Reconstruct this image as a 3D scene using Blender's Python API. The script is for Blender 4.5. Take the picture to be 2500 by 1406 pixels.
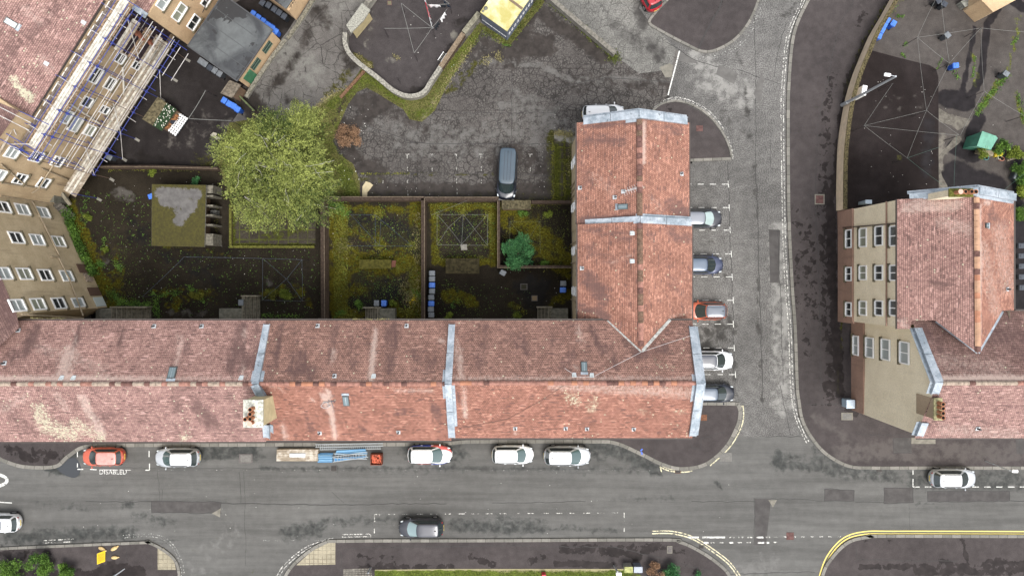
import bpy, math, random
import numpy as np
from mathutils import Vector, Matrix
random.seed(7); rng=np.random.default_rng(11)
for o in list(bpy.data.objects): bpy.data.objects.remove(o)
SC=bpy.context.scene; COL=SC.collection
# ---------------------------------------------------------------- camera, sky, sun
H=66.7; NX,NY,S0=1250.0,680.0,25.0        # flying height in m, plan origin, plan scale (units per metre)
cd=bpy.data.cameras.new('camera'); cam=bpy.data.objects.new('camera',cd); COL.objects.link(cam)
cam.location=(0,0,H); cam.rotation_euler=(0,0,0)
cd.sensor_width=36; cd.lens=36*H*S0/2500; cd.shift_y=-(703-NY)/2500; cd.clip_end=1500
SC.camera=cam
SUN_EL,SUN_AZ=math.radians(64),math.radians(150)   # sun stands south-south-east (azimuth clockwise from +Y)
w=bpy.data.worlds.new('World'); SC.world=w; w.use_nodes=True
wn=w.node_tree; bg=wn.nodes['Background']
sky=wn.nodes.new('ShaderNodeTexSky'); sky.sky_type='NISHITA'; sky.sun_disc=False
sky.sun_elevation=SUN_EL; sky.sun_rotation=SUN_AZ; sky.dust_density=4; sky.ozone_density=0.6; sky.air_density=1.0
hs=wn.nodes.new('ShaderNodeHueSaturation'); hs.inputs['Saturation'].default_value=0.28
wn.links.new(sky.outputs[0],hs.inputs['Color']); wn.links.new(hs.outputs[0],bg.inputs[0]); bg.inputs[1].default_value=0.15
sd=bpy.data.lights.new('sun','SUN'); sun=bpy.data.objects.new('sun',sd); COL.objects.link(sun)
sd.energy=1.0; sd.angle=math.radians(26); sd.color=(1,.965,.92)
sdir=Vector((math.sin(SUN_AZ)*math.cos(SUN_EL),math.cos(SUN_AZ)*math.cos(SUN_EL),math.sin(SUN_EL)))
sun.rotation_euler=sdir.to_track_quat('Z','Y').to_euler(); sun.location=(40,-40,60)
SC.render.engine='CYCLES'
SC.view_settings.view_transform='Standard'; SC.view_settings.look='None'; SC.view_settings.gamma=1; SC.view_settings.exposure=1.10
# ---------------------------------------------------------------- helpers
def P(px,py,h=0.0):
    k=(1-h/H)/S0
    return Vector(((px-NX)*k,(NY-py)*k,h))
def toplan(v):                                   # world points -> plan units (arrays)
    f=S0*H/(H-v[:,2]); return np.stack([NX+v[:,0]*f, NY-v[:,1]*f],1)
def plane3(a,b,c):
    n=(b-a).cross(c-a).normalized(); return n,n.dot(a)
def onplane(px,py,pl):
    n,d=pl; G=P(px,py,0); t=(d-n.dot(G))/n.dot(Vector((-G.x,-G.y,H))); return P(px,py,H*t)
def link(o,parent=None):
    COL.objects.link(o)
    if parent is not None: o.parent=parent
    return o
def tag(o,label=None,cat=None,group=None,kind=None):
    if label: o['label']=label
    if cat: o['category']=cat
    if group: o['group']=group
    if kind: o['kind']=kind
    return o
def T(name,label,cat,loc=(0,0,0),rz=0,group=None):
    o=bpy.data.objects.new(name,None); o.empty_display_size=.3; link(o); o.location=loc; o.rotation_euler=(0,0,rz)
    return tag(o,label,cat,group)
def dup(root,loc,rz,label=None):
    r=root.copy(); COL.objects.link(r); r.location=loc; r.rotation_euler=(0,0,rz)
    if label: r['label']=label
    for ch in list(root.children):
        c=ch.copy(); COL.objects.link(c); c.parent=r
        for g in ch.children:
            d=g.copy(); COL.objects.link(d); d.parent=c
    return r
class MB:
    def __init__(s): s.v=[]; s.f=[]; s.uv=[]; s.mi=[]; s.sm=[]
    def add(s,vs,fs,uvs=None,mi=0,sm=False):
        b=len(s.v); s.v+= [tuple(v) for v in vs]
        for k,f in enumerate(fs):
            s.f.append([b+i for i in f]); s.mi.append(mi); s.sm.append(sm)
            s.uv.append(uvs[k] if uvs else [(s.v[b+i][0],s.v[b+i][1]) for i in f])
        return s
    def box(s,c,d,rz=0,mi=0,taper=1.0):
        c=Vector(c); hx,hy,hz=d[0]/2,d[1]/2,d[2]/2; R=Matrix.Rotation(rz,3,'Z'); vs=[]
        for z,t in ((-hz,taper),(hz,1)):
            for x,y in ((-hx,-hy),(hx,-hy),(hx,hy),(-hx,hy)): vs.append(c+R@Vector((x*t,y*t,z)))
        return s.add(vs,[(3,2,1,0),(4,5,6,7),(0,1,5,4),(1,2,6,5),(2,3,7,6),(3,0,4,7)],mi=mi)
    def bbox(s,c,d,rz=0,mi=0,b=.03):     # box with chamfered upper edges and corners
        c=Vector(c); hx,hy,hz=d[0]/2,d[1]/2,d[2]/2; R=Matrix.Rotation(rz,3,'Z'); vs=[]
        for z,i in ((-hz,0),(hz-b,0),(hz,b)):
            for x,y in ((-hx+i+b,-hy+i),(hx-i-b,-hy+i),(hx-i,-hy+i+b),(hx-i,hy-i-b),(hx-i-b,hy-i),(-hx+i+b,hy-i),(-hx+i,hy-i-b),(-hx+i,-hy+i+b)):
                vs.append(c+R@Vector((x,y,z)))
        fs=[tuple(range(7,-1,-1)),tuple(range(16,24))]
        for r in (0,8):
            for k in range(8): fs.append((r+k,r+(k+1)%8,r+8+(k+1)%8,r+8+k))
        return s.add(vs,fs,mi=mi)
    def prism(s,poly,z0,z1,mi=0,cap0=False):   # poly: xy list, counter-clockwise or not
        n=len(poly); a=sum(poly[i][0]*poly[(i+1)%n][1]-poly[(i+1)%n][0]*poly[i][1] for i in range(n))
        if a<0: poly=poly[::-1]
        vs=[(p[0],p[1],z0) for p in poly]+[(p[0],p[1],z1) for p in poly]
        fs=[tuple(range(n,2*n))]+[(i,(i+1)%n,n+(i+1)%n,n+i) for i in range(n)]
        if cap0: fs.append(tuple(range(n-1,-1,-1)))
        return s.add(vs,fs,mi=mi)
    def tube(s,p0,p1,r0,r1=None,n=8,mi=0,cap=True):
        p0=Vector(p0); p1=Vector(p1); r1=r0 if r1 is None else r1; d=(p1-p0)
        if d.length<1e-6: return s
        d.normalize(); a=d.orthogonal().normalized(); b=d.cross(a); vs=[]
        for p,r in ((p0,r0),(p1,r1)):
            for k in range(n): t=2*math.pi*k/n; vs.append(p+a*math.cos(t)*r+b*math.sin(t)*r)
        fs=[(k,(k+1)%n,n+(k+1)%n,n+k) for k in range(n)]
        s.add(vs,fs,mi=mi,sm=True)
        if cap: s.add(vs,[tuple(range(n-1,-1,-1)),tuple(range(n,2*n))],mi=mi)
        return s
    def ribbon(s,pts,w,z0,z1,mi=0,closed=False,off=0.0):   # box-section strip along a line of xy points
        pts=[Vector((p[0],p[1])) for p in pts]; n=len(pts); L=[];R=[];U=[0]
        for i in range(n):
            a=pts[i]-pts[i-1] if (i>0 or closed) else pts[1]-pts[0]
            b=pts[(i+1)%n]-pts[i] if (i<n-1 or closed) else pts[i]-pts[i-1]
            a.normalize(); b.normalize(); t=(a+b)
            t=t.normalized() if t.length>1e-4 else a
            nn=Vector((-t.y,t.x)); k=1/max(.35,nn.dot(Vector((-a.y,a.x))))
            L.append(pts[i]+nn*(w/2+off)*k); R.append(pts[i]+nn*(-w/2+off)*k)
            if i: U.append(U[-1]+(pts[i]-pts[i-1]).length)
        vs=[];
        for i in range(n): vs+=[(L[i].x,L[i].y,z0),(L[i].x,L[i].y,z1),(R[i].x,R[i].y,z1),(R[i].x,R[i].y,z0)]
        fs=[];uv=[]
        for i in range(n-1+(1 if closed else 0)):
            j=(i+1)%n; u0=U[i]; u1=U[j] if j else U[i]+(pts[0]-pts[i]).length
            q=[(1,2),(0,1),(2,3)] if z1>z0 else [(1,2)]
            for a_,b_ in q:
                fs.append((4*i+b_,4*j+b_,4*j+a_,4*i+a_)); uv.append([(u0,0),(u1,0),(u1,w),(u0,w)])
        if not closed and z1>z0:
            fs+= [(0,1,2,3),(4*n-1,4*n-2,4*n-3,4*n-4)]; uv+=[[(0,0)]*4]*2
        return s.add(vs,fs,uv,mi=mi)
    def ball(s,c,r,n=10,m=6,mi=0,sx=1,sy=1,sz=1):
        vs=[];fs=[]
        for j in range(m+1):
            ph=math.pi*j/m
            for i in range(n): t=2*math.pi*i/n; vs.append((c[0]+r*sx*math.sin(ph)*math.cos(t),c[1]+r*sy*math.sin(ph)*math.sin(t),c[2]+r*sz*math.cos(ph)))
        for j in range(m):
            for i in range(n): fs.append((j*n+i,(j+1)*n+i,(j+1)*n+(i+1)%n,j*n+(i+1)%n))
        return s.add(vs,fs,mi=mi,sm=True)
    def build(s,name,mats,parent=None,label=None):
        me=bpy.data.meshes.new(name); me.from_pydata(s.v,[],s.f)
        if not isinstance(mats,(list,tuple)): mats=[mats]
        for m in mats: me.materials.append(m)
        me.polygons.foreach_set('material_index',s.mi); me.polygons.foreach_set('use_smooth',s.sm)
        ul=me.uv_layers.new(name='UVMap'); flat=[c for f in s.uv for c in f]
        if len(flat)==len(me.loops): ul.data.foreach_set('uv',np.array(flat,dtype=np.float32).ravel())
        me.update(); o=bpy.data.objects.new(name,me); link(o,parent)
        if label: o['label']=label
        return o
def smooth_line(pts,n=6,closed=False):
    out=[];m=len(pts)
    for i in range(m if closed else m-1):
        p0=pts[(i-1)%m] if (closed or i>0) else pts[0]; p1=pts[i]; p2=pts[(i+1)%m]; p3=pts[(i+2)%m] if (closed or i+2<m) else pts[-1]
        for k in range(n):
            t=k/n; t2=t*t; t3=t2*t
            out.append(tuple(.5*((2*p1[c])+(-p0[c]+p2[c])*t+(2*p0[c]-5*p1[c]+4*p2[c]-p3[c])*t2+(-p0[c]+3*p1[c]-3*p2[c]+p3[c])*t3) for c in (0,1)))
    if not closed: out.append(tuple(pts[-1][:2]))
    return out
def clip(poly,ax,val,ge):
    out=[];n=len(poly)
    for i in range(n):
        a=poly[i-1]; b=poly[i]; ia=(a[ax]>=val)==ge or a[ax]==val; ib=(b[ax]>=val)==ge or b[ax]==val
        if ia!=ib:
            t=(val-a[ax])/(b[ax]-a[ax]); q=[a[0]+(b[0]-a[0])*t,a[1]+(b[1]-a[1])*t]; q[ax]=val; out.append(tuple(q))
        if ib: out.append(b)
    return out
def tess(poly,cell):
    xs=[p[0] for p in poly]; ys=[p[1] for p in poly]; V={};vl=[];F=[]
    if sum(poly[i-1][0]*poly[i][1]-poly[i][0]*poly[i-1][1] for i in range(len(poly)))<0: poly=poly[::-1]
    for i in range(math.floor(min(xs)/cell),math.ceil(max(xs)/cell)):
        st=clip(clip(poly,0,i*cell,True),0,(i+1)*cell,False)
        if len(st)<3: continue
        sy=[p[1] for p in st]
        for j in range(math.floor(min(sy)/cell),math.ceil(max(sy)/cell)):
            c=clip(clip(st,1,j*cell,True),1,(j+1)*cell,False)
            if len(c)<3: continue
            f=[]
            for p in c:
                k=(round(p[0],4),round(p[1],4))
                if k not in V: V[k]=len(vl); vl.append(k)
                if V[k] not in f: f.append(V[k])
            if len(f)>2: F.append(f)
    return vl,F
def segdist(pts,line):
    d=np.full(len(pts),1e9)
    if len(line)==1: return np.hypot(pts[:,0]-line[0][0],pts[:,1]-line[0][1])
    for a,b in zip(line[:-1],line[1:]):
        a=np.array(a,float); b=np.array(b,float); ab=b-a; L=max(1e-9,(ab**2).sum())
        t=np.clip(((pts-a)@ab)/L,0,1); q=a+t[:,None]*ab; d=np.minimum(d,np.hypot(*(pts-q).T))
    return d
def setmask(me,strokes,base=(0,0,0)):
    n=len(me.vertices); co=np.empty(n*3); me.vertices.foreach_get('co',co); co=co.reshape(-1,3); pp=toplan(co)
    m=np.zeros((n,4),np.float32); m[:,:3]=base; m[:,3]=1
    for ch,line,r,st in strokes:
        c='RGB'.index(ch); d=segdist(pp,line); v=np.clip(1.25*(1-d/r),0,1); v=v*v*(3-2*v)*abs(st)
        if st>0: m[:,c]=np.maximum(m[:,c],v)
        else: m[:,c]*=1-v
    a=me.color_attributes.new('mk','FLOAT_COLOR','POINT'); a.data.foreach_set('color',m.ravel())
def sheet(name,poly,z,mat,cell=.4,strokes=(),base=(0,0,0),kind='structure',parent=None,smooth=0,closed=True):
    if smooth: poly=smooth_line(poly,smooth,True)
    vl,F=tess([tuple(P(x,y,z).xy) for x,y in poly],cell)
    me=bpy.data.meshes.new(name); me.from_pydata([(x,y,z) for x,y in vl],[],F); me.materials.append(mat)
    ul=me.uv_layers.new(name='UVMap'); 
    idx=np.empty(len(me.loops),int); me.loops.foreach_get('vertex_index',idx); ul.data.foreach_set('uv',np.array(vl,np.float32)[idx].ravel())
    setmask(me,strokes,base); o=bpy.data.objects.new(name,me); link(o,parent)
    if kind: o['kind']=kind
    return o
# ---------------------------------------------------------------- node helpers
class NT:
    def __init__(s,name):
        s.m=bpy.data.materials.new(name); s.m.use_nodes=True; s.t=s.m.node_tree; s.b=s.t.nodes['Principled BSDF']; s.out=s.t.nodes['Material Output']
    def n(s,ty,**k):
        nd=s.t.nodes.new(ty)
        for a,v in k.items(): setattr(nd,a,v)
        return nd
    def lk(s,a,b): s.t.links.new(a,b)
    def put(s,sock,v):
        if hasattr(v,'links') or isinstance(v,bpy.types.NodeSocket): s.lk(v,sock)
        elif isinstance(v,(tuple,list)): sock.default_value=(*v,1) if len(v)==3 and len(sock.default_value)==4 else v
        else: sock.default_value=v
    def pos(s): return s.n('ShaderNodeNewGeometry').outputs['Position']
    def uv(s): return s.n('ShaderNodeUVMap',uv_map='UVMap').outputs[0]
    def scl(s,v,sc):
        m=s.n('ShaderNodeVectorMath',operation='MULTIPLY'); s.put(m.inputs[0],v); m.inputs[1].default_value=sc; return m.outputs[0]
    def noise(s,v,sc,det=4,ro=.55,dist=0):
        t=s.n('ShaderNodeTexNoise'); s.put(t.inputs['Vector'],v); t.inputs['Scale'].default_value=sc; t.inputs['Detail'].default_value=det; t.inputs['Roughness'].default_value=ro; t.inputs['Distortion'].default_value=dist
        return t.outputs[0]
    def ma(s,op,a,b=0.0,c=None,cl=False):
        m=s.n('ShaderNodeMath',operation=op,use_clamp=cl); s.put(m.inputs[0],a); s.put(m.inputs[1],b)
        if c is not None: s.put(m.inputs[2],c)
        return m.outputs[0]
    def step(s,x,lo,hi,a=0.0,b=1.0):
        m=s.n('ShaderNodeMapRange',interpolation_type='SMOOTHSTEP'); s.put(m.inputs[0],x); m.inputs[1].default_value=lo; m.inputs[2].default_value=hi; m.inputs[3].default_value=a; m.inputs[4].default_value=b
        return m.outputs[0]
    def mix(s,f,a,b,bt='MIX'):
        m=s.n('ShaderNodeMix',data_type='RGBA',blend_type=bt); s.put(m.inputs[0],f); s.put(m.inputs[6],a); s.put(m.inputs[7],b); return m.outputs[2]
    def sep(s,c):
        q=s.n('ShaderNodeSeparateColor'); s.lk(c,q.inputs[0]); return q.outputs
    def attr(s,nm): return s.n('ShaderNodeAttribute',attribute_name=nm).outputs['Color']
    def bump(s,h,st=.3,d=.02):
        b=s.n('ShaderNodeBump'); b.inputs['Strength'].default_value=st; b.inputs['Distance'].default_value=d; s.lk(h,b.inputs['Height']); s.lk(b.outputs[0],s.b.inputs['Normal'])
    def cov(s,mask,noi,k=1.9,soft=.08):      # coverage mask broken up by noise
        x=s.ma('ADD',mask,s.ma('MULTIPLY',s.ma('SUBTRACT',noi,.5),k)); return s.step(x,.5-soft,.5+soft)
MATS={}
def plain(name,col,rough=.6,metal=0,var=0,vs=3.0,coat=0,bump=0,emis=None):
    if name in MATS: return MATS[name]
    n=NT(name); n.b.inputs['Roughness'].default_value=rough; n.b.inputs['Metallic'].default_value=metal
    if rough>=.75: n.b.inputs['Specular IOR Level'].default_value=.15
    if coat: n.b.inputs['Coat Weight'].default_value=coat; n.b.inputs['Coat Roughness'].default_value=.08
    if var:
        p=n.n('ShaderNodeTexCoord').outputs['Object']; f=n.noise(p,vs,5,.6)
        n.lk(n.mix(n.step(f,.3,.7),tuple(c*(1-var) for c in col),tuple(min(1,c*(1+var)) for c in col)),n.b.inputs['Base Color'])
        if bump: n.bump(f,bump)
    else: n.b.inputs['Base Color'].default_value=(*col,1)
    MATS[name]=n.m; return n.m
def ground_mat(name,lo,hi,speck=(14,.35),crack=None,wet=(.018,.016,.015),moss=(.07,.075,.012),light=(.22,.21,.19),big=.12,wetn=.9,wetk=1.9,mossn=1.6,seam=None,wsoft=.06,streak=0,mott=.55):
    n=NT(name); p=n.pos(); mk=n.sep(n.attr('mk'))
    c=n.mix(n.step(n.noise(p,big,6,.62),.32,.68),lo,hi)
    f=n.noise(p,1.3,5,.6); c=n.mix(mott,c,n.mix(n.step(f,.3,.7),(.72,.72,.72),(1.25,1.25,1.25)),'MULTIPLY')
    sp=n.noise(p,speck[0],3,.75); a=speck[1]
    c=n.mix(1.0,c,n.mix(n.step(sp,.33,.67),(1-a,)*3,(1+a,)*3),'MULTIPLY')
    if streak: c=n.mix(streak,c,n.mix(n.step(n.noise(n.scl(p,(.06,.9,1)),1,5,.65),.3,.7),(.80,.80,.80),(1.16,1.16,1.16)),'MULTIPLY')
    vg=n.n('ShaderNodeTexVoronoi'); n.put(vg.inputs['Vector'],p); vg.inputs['Scale'].default_value=9
    c=n.mix(n.ma('MULTIPLY',n.step(vg.outputs['Distance'],.10,.06),n.step(n.noise(p,3.1,2),.56,.62)),c,tuple(min(.6,h*2.6) for h in hi))
    if seam:
        q=n.n('ShaderNodeSeparateXYZ'); n.lk(n.scl(p,(1/seam[0],1/seam[1],1)),q.inputs[0])
        dx=n.ma('ABSOLUTE',n.ma('SUBTRACT',n.ma('FRACT',q.outputs[0]),.5)); dy=n.ma('ABSOLUTE',n.ma('SUBTRACT',n.ma('FRACT',q.outputs[1]),.5))
        m=n.ma('MAXIMUM',n.step(dx,.5-seam[2]/seam[0],.5),n.step(dy,.5-seam[2]/seam[1],.5)); c=n.mix(n.ma('MULTIPLY',m,n.step(n.noise(p,.9,3),.4,.6,.35,1)),c,seam[3])
    if crack:
        d=n.n('ShaderNodeVectorMath',operation='ADD'); n.lk(p,d.inputs[0]); nz=n.n('ShaderNodeTexNoise'); n.lk(p,nz.inputs[0]); nz.inputs['Scale'].default_value=2.5; nz.inputs['Detail'].default_value=4
        sc=n.n('ShaderNodeVectorMath',operation='SCALE'); n.lk(nz.outputs['Color'],sc.inputs[0]); sc.inputs['Scale'].default_value=.3; n.lk(sc.outputs[0],d.inputs[1])
        fs=[]
        for k,(s_,w_) in enumerate(((crack[0],crack[1]),(crack[0]*2.3,crack[1]*1.6))):
            v=n.n('ShaderNodeTexVoronoi',feature='DISTANCE_TO_EDGE'); n.lk(d.outputs[0],v.inputs['Vector']); v.inputs['Scale'].default_value=s_
            f_=n.step(v.outputs['Distance'],w_,w_*.25); g=n.step(n.noise(p,.28+.2*k,4,.6),.38+.05*k,.50+.05*k); fs.append(n.ma('MULTIPLY',f_,g))
        cr=n.ma('MULTIPLY',n.ma('MAXIMUM',fs[0],fs[1]),crack[2]); c=n.mix(cr,c,tuple(x*.22 for x in lo))
    nb=n.noise(p,wetn,7,.62,.3); fb=n.cov(mk[2],n.noise(p,1.1,6,.65),1.9,.25); c=n.mix(fb,c,n.mix(n.step(sp,.35,.65),tuple(x*.8 for x in light),light))
    fw=n.cov(mk[0],nb,wetk,wsoft); c=n.mix(fw,c,n.mix(n.step(f,.35,.65),tuple(x*.75 for x in wet),tuple(x*1.25 for x in wet)))
    fg=n.cov(mk[1],n.noise(p,mossn,7,.7,.4),2.1,.16); mc=n.mix(n.step(n.noise(p,5,4,.7),.35,.65),tuple(x*.45 for x in moss),tuple(x*1.35 for x in moss)); fg=n.ma('MULTIPLY',fg,n.ma('SUBTRACT',1,n.ma('MULTIPLY',fw,.8))); c=n.mix(fg,c,mc)
    n.lk(c,n.b.inputs['Base Color']); n.lk(n.ma('SUBTRACT',.9,n.ma('MULTIPLY',fw,.25)),n.b.inputs['Roughness']); n.b.inputs['Specular IOR Level'].default_value=.12
    n.bump(n.ma('ADD',sp,n.ma('MULTIPLY',fg,.8)),.35,.02)
    MATS[name]=n.m; return n.m
def roof_mat(name,lo,hi,soot=(.075,.045,.042),lich=(.42,.42,.30),pale=(.45,.36,.31),brick=(.17,.15)):
    n=NT(name); uv=n.uv(); p=n.pos(); mk=n.sep(n.attr('mk'))
    b=n.n('ShaderNodeTexBrick'); n.lk(uv,b.inputs['Vector']); b.inputs['Scale'].default_value=1; b.inputs['Brick Width'].default_value=brick[0]; b.inputs['Row Height'].default_value=brick[1]
    b.inputs['Mortar Size'].default_value=.014; b.inputs['Mortar Smooth'].default_value=.3; b.inputs['Bias'].default_value=-.05
    b.inputs['Color1'].default_value=(*lo,1); b.inputs['Color2'].default_value=(*hi,1); b.inputs['Mortar'].default_value=(*[x*.35 for x in lo],1)
    st=n.scl(uv,(1,.35,1))
    hf=n.noise(uv,5.5,6,.82); c0=n.mix(1.0,b.outputs[0],n.mix(n.step(hf,.34,.66),(.72,.70,.70),(1.22,1.2,1.2)),'MULTIPLY'); c=n.mix(.85,c0,n.mix(n.step(n.noise(p,.5,9,.8),.36,.64),(.74,.70,.69),(1.18,1.14,1.12)),'MULTIPLY'); sx=n.n('ShaderNodeSeparateXYZ'); n.lk(uv,sx.inputs[0]); rl=n.step(n.ma('ABSOLUTE',n.ma('SUBTRACT',n.ma('FRACT',n.ma('MULTIPLY',sx.outputs[1],1/brick[1])),.5)),.22,.48); c=n.mix(n.ma('MULTIPLY',rl,n.step(n.noise(p,.8,4),.35,.65,.12,.45)),c,tuple(x*.42 for x in lo)); wnn=n.n('ShaderNodeTexWhiteNoise',noise_dimensions='2D'); sn=n.n('ShaderNodeVectorMath',operation='SNAP'); n.lk(uv,sn.inputs[0]); sn.inputs[1].default_value=(brick[0],brick[1],1); n.lk(sn.outputs[0],wnn.inputs['Vector']); wv=wnn.outputs[0]; c=n.mix(1.0,c,n.mix(wv,(.84,.835,.83),(1.14,1.135,1.13)),'MULTIPLY')
    v=n.n('ShaderNodeTexVoronoi'); n.lk(n.scl(uv,(2.6,9.0,1)),v.inputs['Vector']); v.inputs['Scale'].default_value=1
    rv=n.sep(v.outputs['Color'])[0]; c=n.mix(n.ma('MULTIPLY',n.step(rv,.955,.97),.5),c,tuple(x*1.3 for x in hi)); c=n.mix(n.ma('MULTIPLY',n.step(rv,.07,.05),.6),c,soot)
    dk=n.cov(n.ma('ADD',n.ma('MULTIPLY',mk[0],.9),.12),n.noise(st,1.4,8,.75,.5),1.5,.22); c=n.mix(n.ma('MULTIPLY',dk,.78),c,soot)
    pl=n.cov(mk[2],n.noise(n.scl(uv,(1,.55,1)),5.5,9,.85,.4),2.3,.34); c=n.mix(n.ma('MULTIPLY',pl,.62),c,pale)
    v2=n.n('ShaderNodeTexVoronoi'); n.lk(n.scl(uv,(1,1,1)),v2.inputs['Vector']); v2.inputs['Scale'].default_value=4.2; r2=n.sep(v2.outputs['Color'])[1]
    spot=n.ma('MULTIPLY',n.step(v2.outputs['Distance'],.30,.2),n.step(n.ma('ADD',r2,n.ma('MULTIPLY',mk[1],.9)),.965,.975)); c=n.mix(n.ma('MULTIPLY',spot,.85),c,lich)
    lf=n.cov(n.ma('MULTIPLY',mk[1],.8),n.noise(p,5.5,9,.85),2.6,.12); c=n.mix(n.ma('MULTIPLY',lf,.8),c,lich)
    n.lk(c,n.b.inputs['Base Color']); n.b.inputs['Roughness'].default_value=.9; n.b.inputs['Specular IOR Level'].default_value=.2
    n.bump(b.outputs['Fac'],-.3,.01); 
    MATS[name]=n.m; return n.m
def wall_mat(name,c0,c1,sc=1.0,streak=.5):
    n=NT(name); p=n.pos(); f=n.noise(p,.6*sc,6,.65); g=n.noise(p,9,3,.7); st=n.noise(n.scl(p,(2.2,2.2,.25)),1,5,.6)
    c=n.mix(n.step(f,.3,.7),c0,c1); c=n.mix(.6,c,n.mix(n.step(g,.3,.7),(.8,)*3,(1.15,)*3),'MULTIPLY')
    c=n.mix(n.ma('MULTIPLY',n.step(st,.52,.75),streak),c,tuple(x*.35 for x in c0)); n.lk(c,n.b.inputs['Base Color']); n.b.inputs['Roughness'].default_value=.92; n.bump(g,.4,.015)
    MATS[name]=n.m; return n.m
def paint_mat(name,col,wear=.45,sc=3.5):
    n=NT(name); p=n.pos(); n.b.inputs['Base Color'].default_value=(*col,1); n.b.inputs['Roughness'].default_value=.7
    f=n.step(n.noise(p,sc,6,.75),wear-.06,wear+.04); t=n.n('ShaderNodeBsdfTransparent'); m=n.n('ShaderNodeMixShader'); n.lk(f,m.inputs[0]); n.lk(t.outputs[0],m.inputs[1]); n.lk(n.b.outputs[0],m.inputs[2]); n.lk(m.outputs[0],n.out.inputs[0])
    MATS[name]=n.m; return n.m
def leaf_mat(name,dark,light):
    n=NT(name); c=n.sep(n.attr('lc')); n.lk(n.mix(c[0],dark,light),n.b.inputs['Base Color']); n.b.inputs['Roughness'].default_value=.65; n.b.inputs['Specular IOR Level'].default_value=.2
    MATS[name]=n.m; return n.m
def cards(name,C,D,size,asp,lc,mat,parent=None,kind=None):
    """leaf-sized quads: centres C, long directions D"""
    N=len(C); R=rng.normal(size=(N,3)); D=D/np.linalg.norm(D,axis=1)[:,None]; B=np.cross(D,R); B/=np.linalg.norm(B,axis=1)[:,None]
    s=np.asarray(size).reshape(-1,1)*np.ones((N,1)); a=D*s; b=B*s*asp
    V=np.stack([C-a*.5,C-a*.05+b*.5,C+a*.5,C-a*.05-b*.5],1).reshape(-1,3)
    me=bpy.data.meshes.new(name); me.vertices.add(4*N); me.vertices.foreach_set('co',V.ravel().astype(np.float32)); me.loops.add(4*N); me.loops.foreach_set('vertex_index',np.arange(4*N,dtype=np.int32))
    me.polygons.add(N); me.polygons.foreach_set('loop_start',np.arange(0,4*N,4,dtype=np.int32)); me.update(calc_edges=True)
    at=me.color_attributes.new('lc','FLOAT_COLOR','POINT'); q=np.ones((4*N,4),np.float32); q[:,:3]=np.repeat(np.clip(lc,0,1),4)[:,None]; at.data.foreach_set('color',q.ravel())
    me.materials.append(mat); o=bpy.data.objects.new(name,me); link(o,parent)
    if kind: o['kind']=kind
    return o
# ---------------------------------------------------------------- materials
A_main=ground_mat('asphalt_main',(0.0875,0.0859,0.0809),(0.1064,0.1051,0.0994),mott=.25,speck=(16,.14),wet=(.034,.036,.034),wetn=1.6,big=.07,wetk=1.5,wsoft=.3,streak=1.0,light=(.15,.147,.14))
A_side=ground_mat('asphalt_chippings',(0.0861,0.0836,0.0797),(0.1353,0.1312,0.1245),speck=(10,.55),wet=(.04,.038,.035),light=(.24,.235,.22),big=.08,wsoft=.2)
A_park=ground_mat('asphalt_cracked',(.064,.058,.054),(.105,.097,.09),speck=(9,.38),crack=(1.5,.075,.72),wet=(.034,.029,.026),moss=(.045,.044,.01),light=(.125,.12,.112),wetn=1.2,big=.12,seam=(9.2,4.1,.05,(.02,.017,.014)),wsoft=.2)
A_drive=ground_mat('asphalt_drive',(.085,.078,.072),(.125,.118,.108),speck=(12,.25),crack=(.35,.02,.7),wet=(.025,.021,.018),moss=(.045,.042,.012),light=(.16,.155,.14),wsoft=.3)
A_pale=ground_mat('asphalt_worn',(0.1105,0.108,0.1003),(0.1573,0.153,0.1403),speck=(9,.35),crack=(.7,.03,.5),wet=(.05,.047,.044),wsoft=.3)
A_pave=ground_mat('pavement_asphalt',(.044,.038,.0375),(.058,.050,.049),speck=(16,.22),wet=(.021,.017,.0165),moss=(.05,.05,.012),light=(.086,.076,.072),wetn=1.4,wetk=2.2,wsoft=.03)
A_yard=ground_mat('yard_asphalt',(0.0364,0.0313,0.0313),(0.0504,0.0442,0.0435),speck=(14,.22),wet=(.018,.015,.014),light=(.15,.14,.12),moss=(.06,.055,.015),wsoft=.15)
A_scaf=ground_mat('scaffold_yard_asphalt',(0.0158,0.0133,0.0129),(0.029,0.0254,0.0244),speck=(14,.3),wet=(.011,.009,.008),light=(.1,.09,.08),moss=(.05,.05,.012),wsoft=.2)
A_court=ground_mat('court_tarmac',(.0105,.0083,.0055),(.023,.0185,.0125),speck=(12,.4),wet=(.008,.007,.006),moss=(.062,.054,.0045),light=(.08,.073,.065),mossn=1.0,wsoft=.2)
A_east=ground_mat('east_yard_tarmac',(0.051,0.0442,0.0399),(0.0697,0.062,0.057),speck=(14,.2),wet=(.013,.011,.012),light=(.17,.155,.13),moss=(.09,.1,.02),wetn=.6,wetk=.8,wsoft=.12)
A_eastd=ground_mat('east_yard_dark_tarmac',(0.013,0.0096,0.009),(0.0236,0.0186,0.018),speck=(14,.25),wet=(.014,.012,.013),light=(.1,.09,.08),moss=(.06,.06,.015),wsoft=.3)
M_grass=ground_mat('verge_soil',(.05,.05,.016),(.11,.105,.035),speck=(9,.5),wet=(.03,.024,.014),moss=(.07,.085,.014),light=(.21,.19,.11),mossn=1.1,wetn=1.3)
M_lawn=ground_mat('lawn',(.065,.09,.014),(.11,.14,.025),speck=(9,.4),wet=(.06,.06,.02),moss=(.075,.13,.01),light=(.3,.27,.15))
M_slab=plain('concrete_slab',(.2,.19,.165),.9,var=.22,vs=2.5,bump=.2)
M_buff=ground_mat('buff_paving',(.24,.215,.155),(.29,.26,.19),speck=(10,.12),seam=(.42,.42,.05,(.12,.105,.075)))
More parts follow.
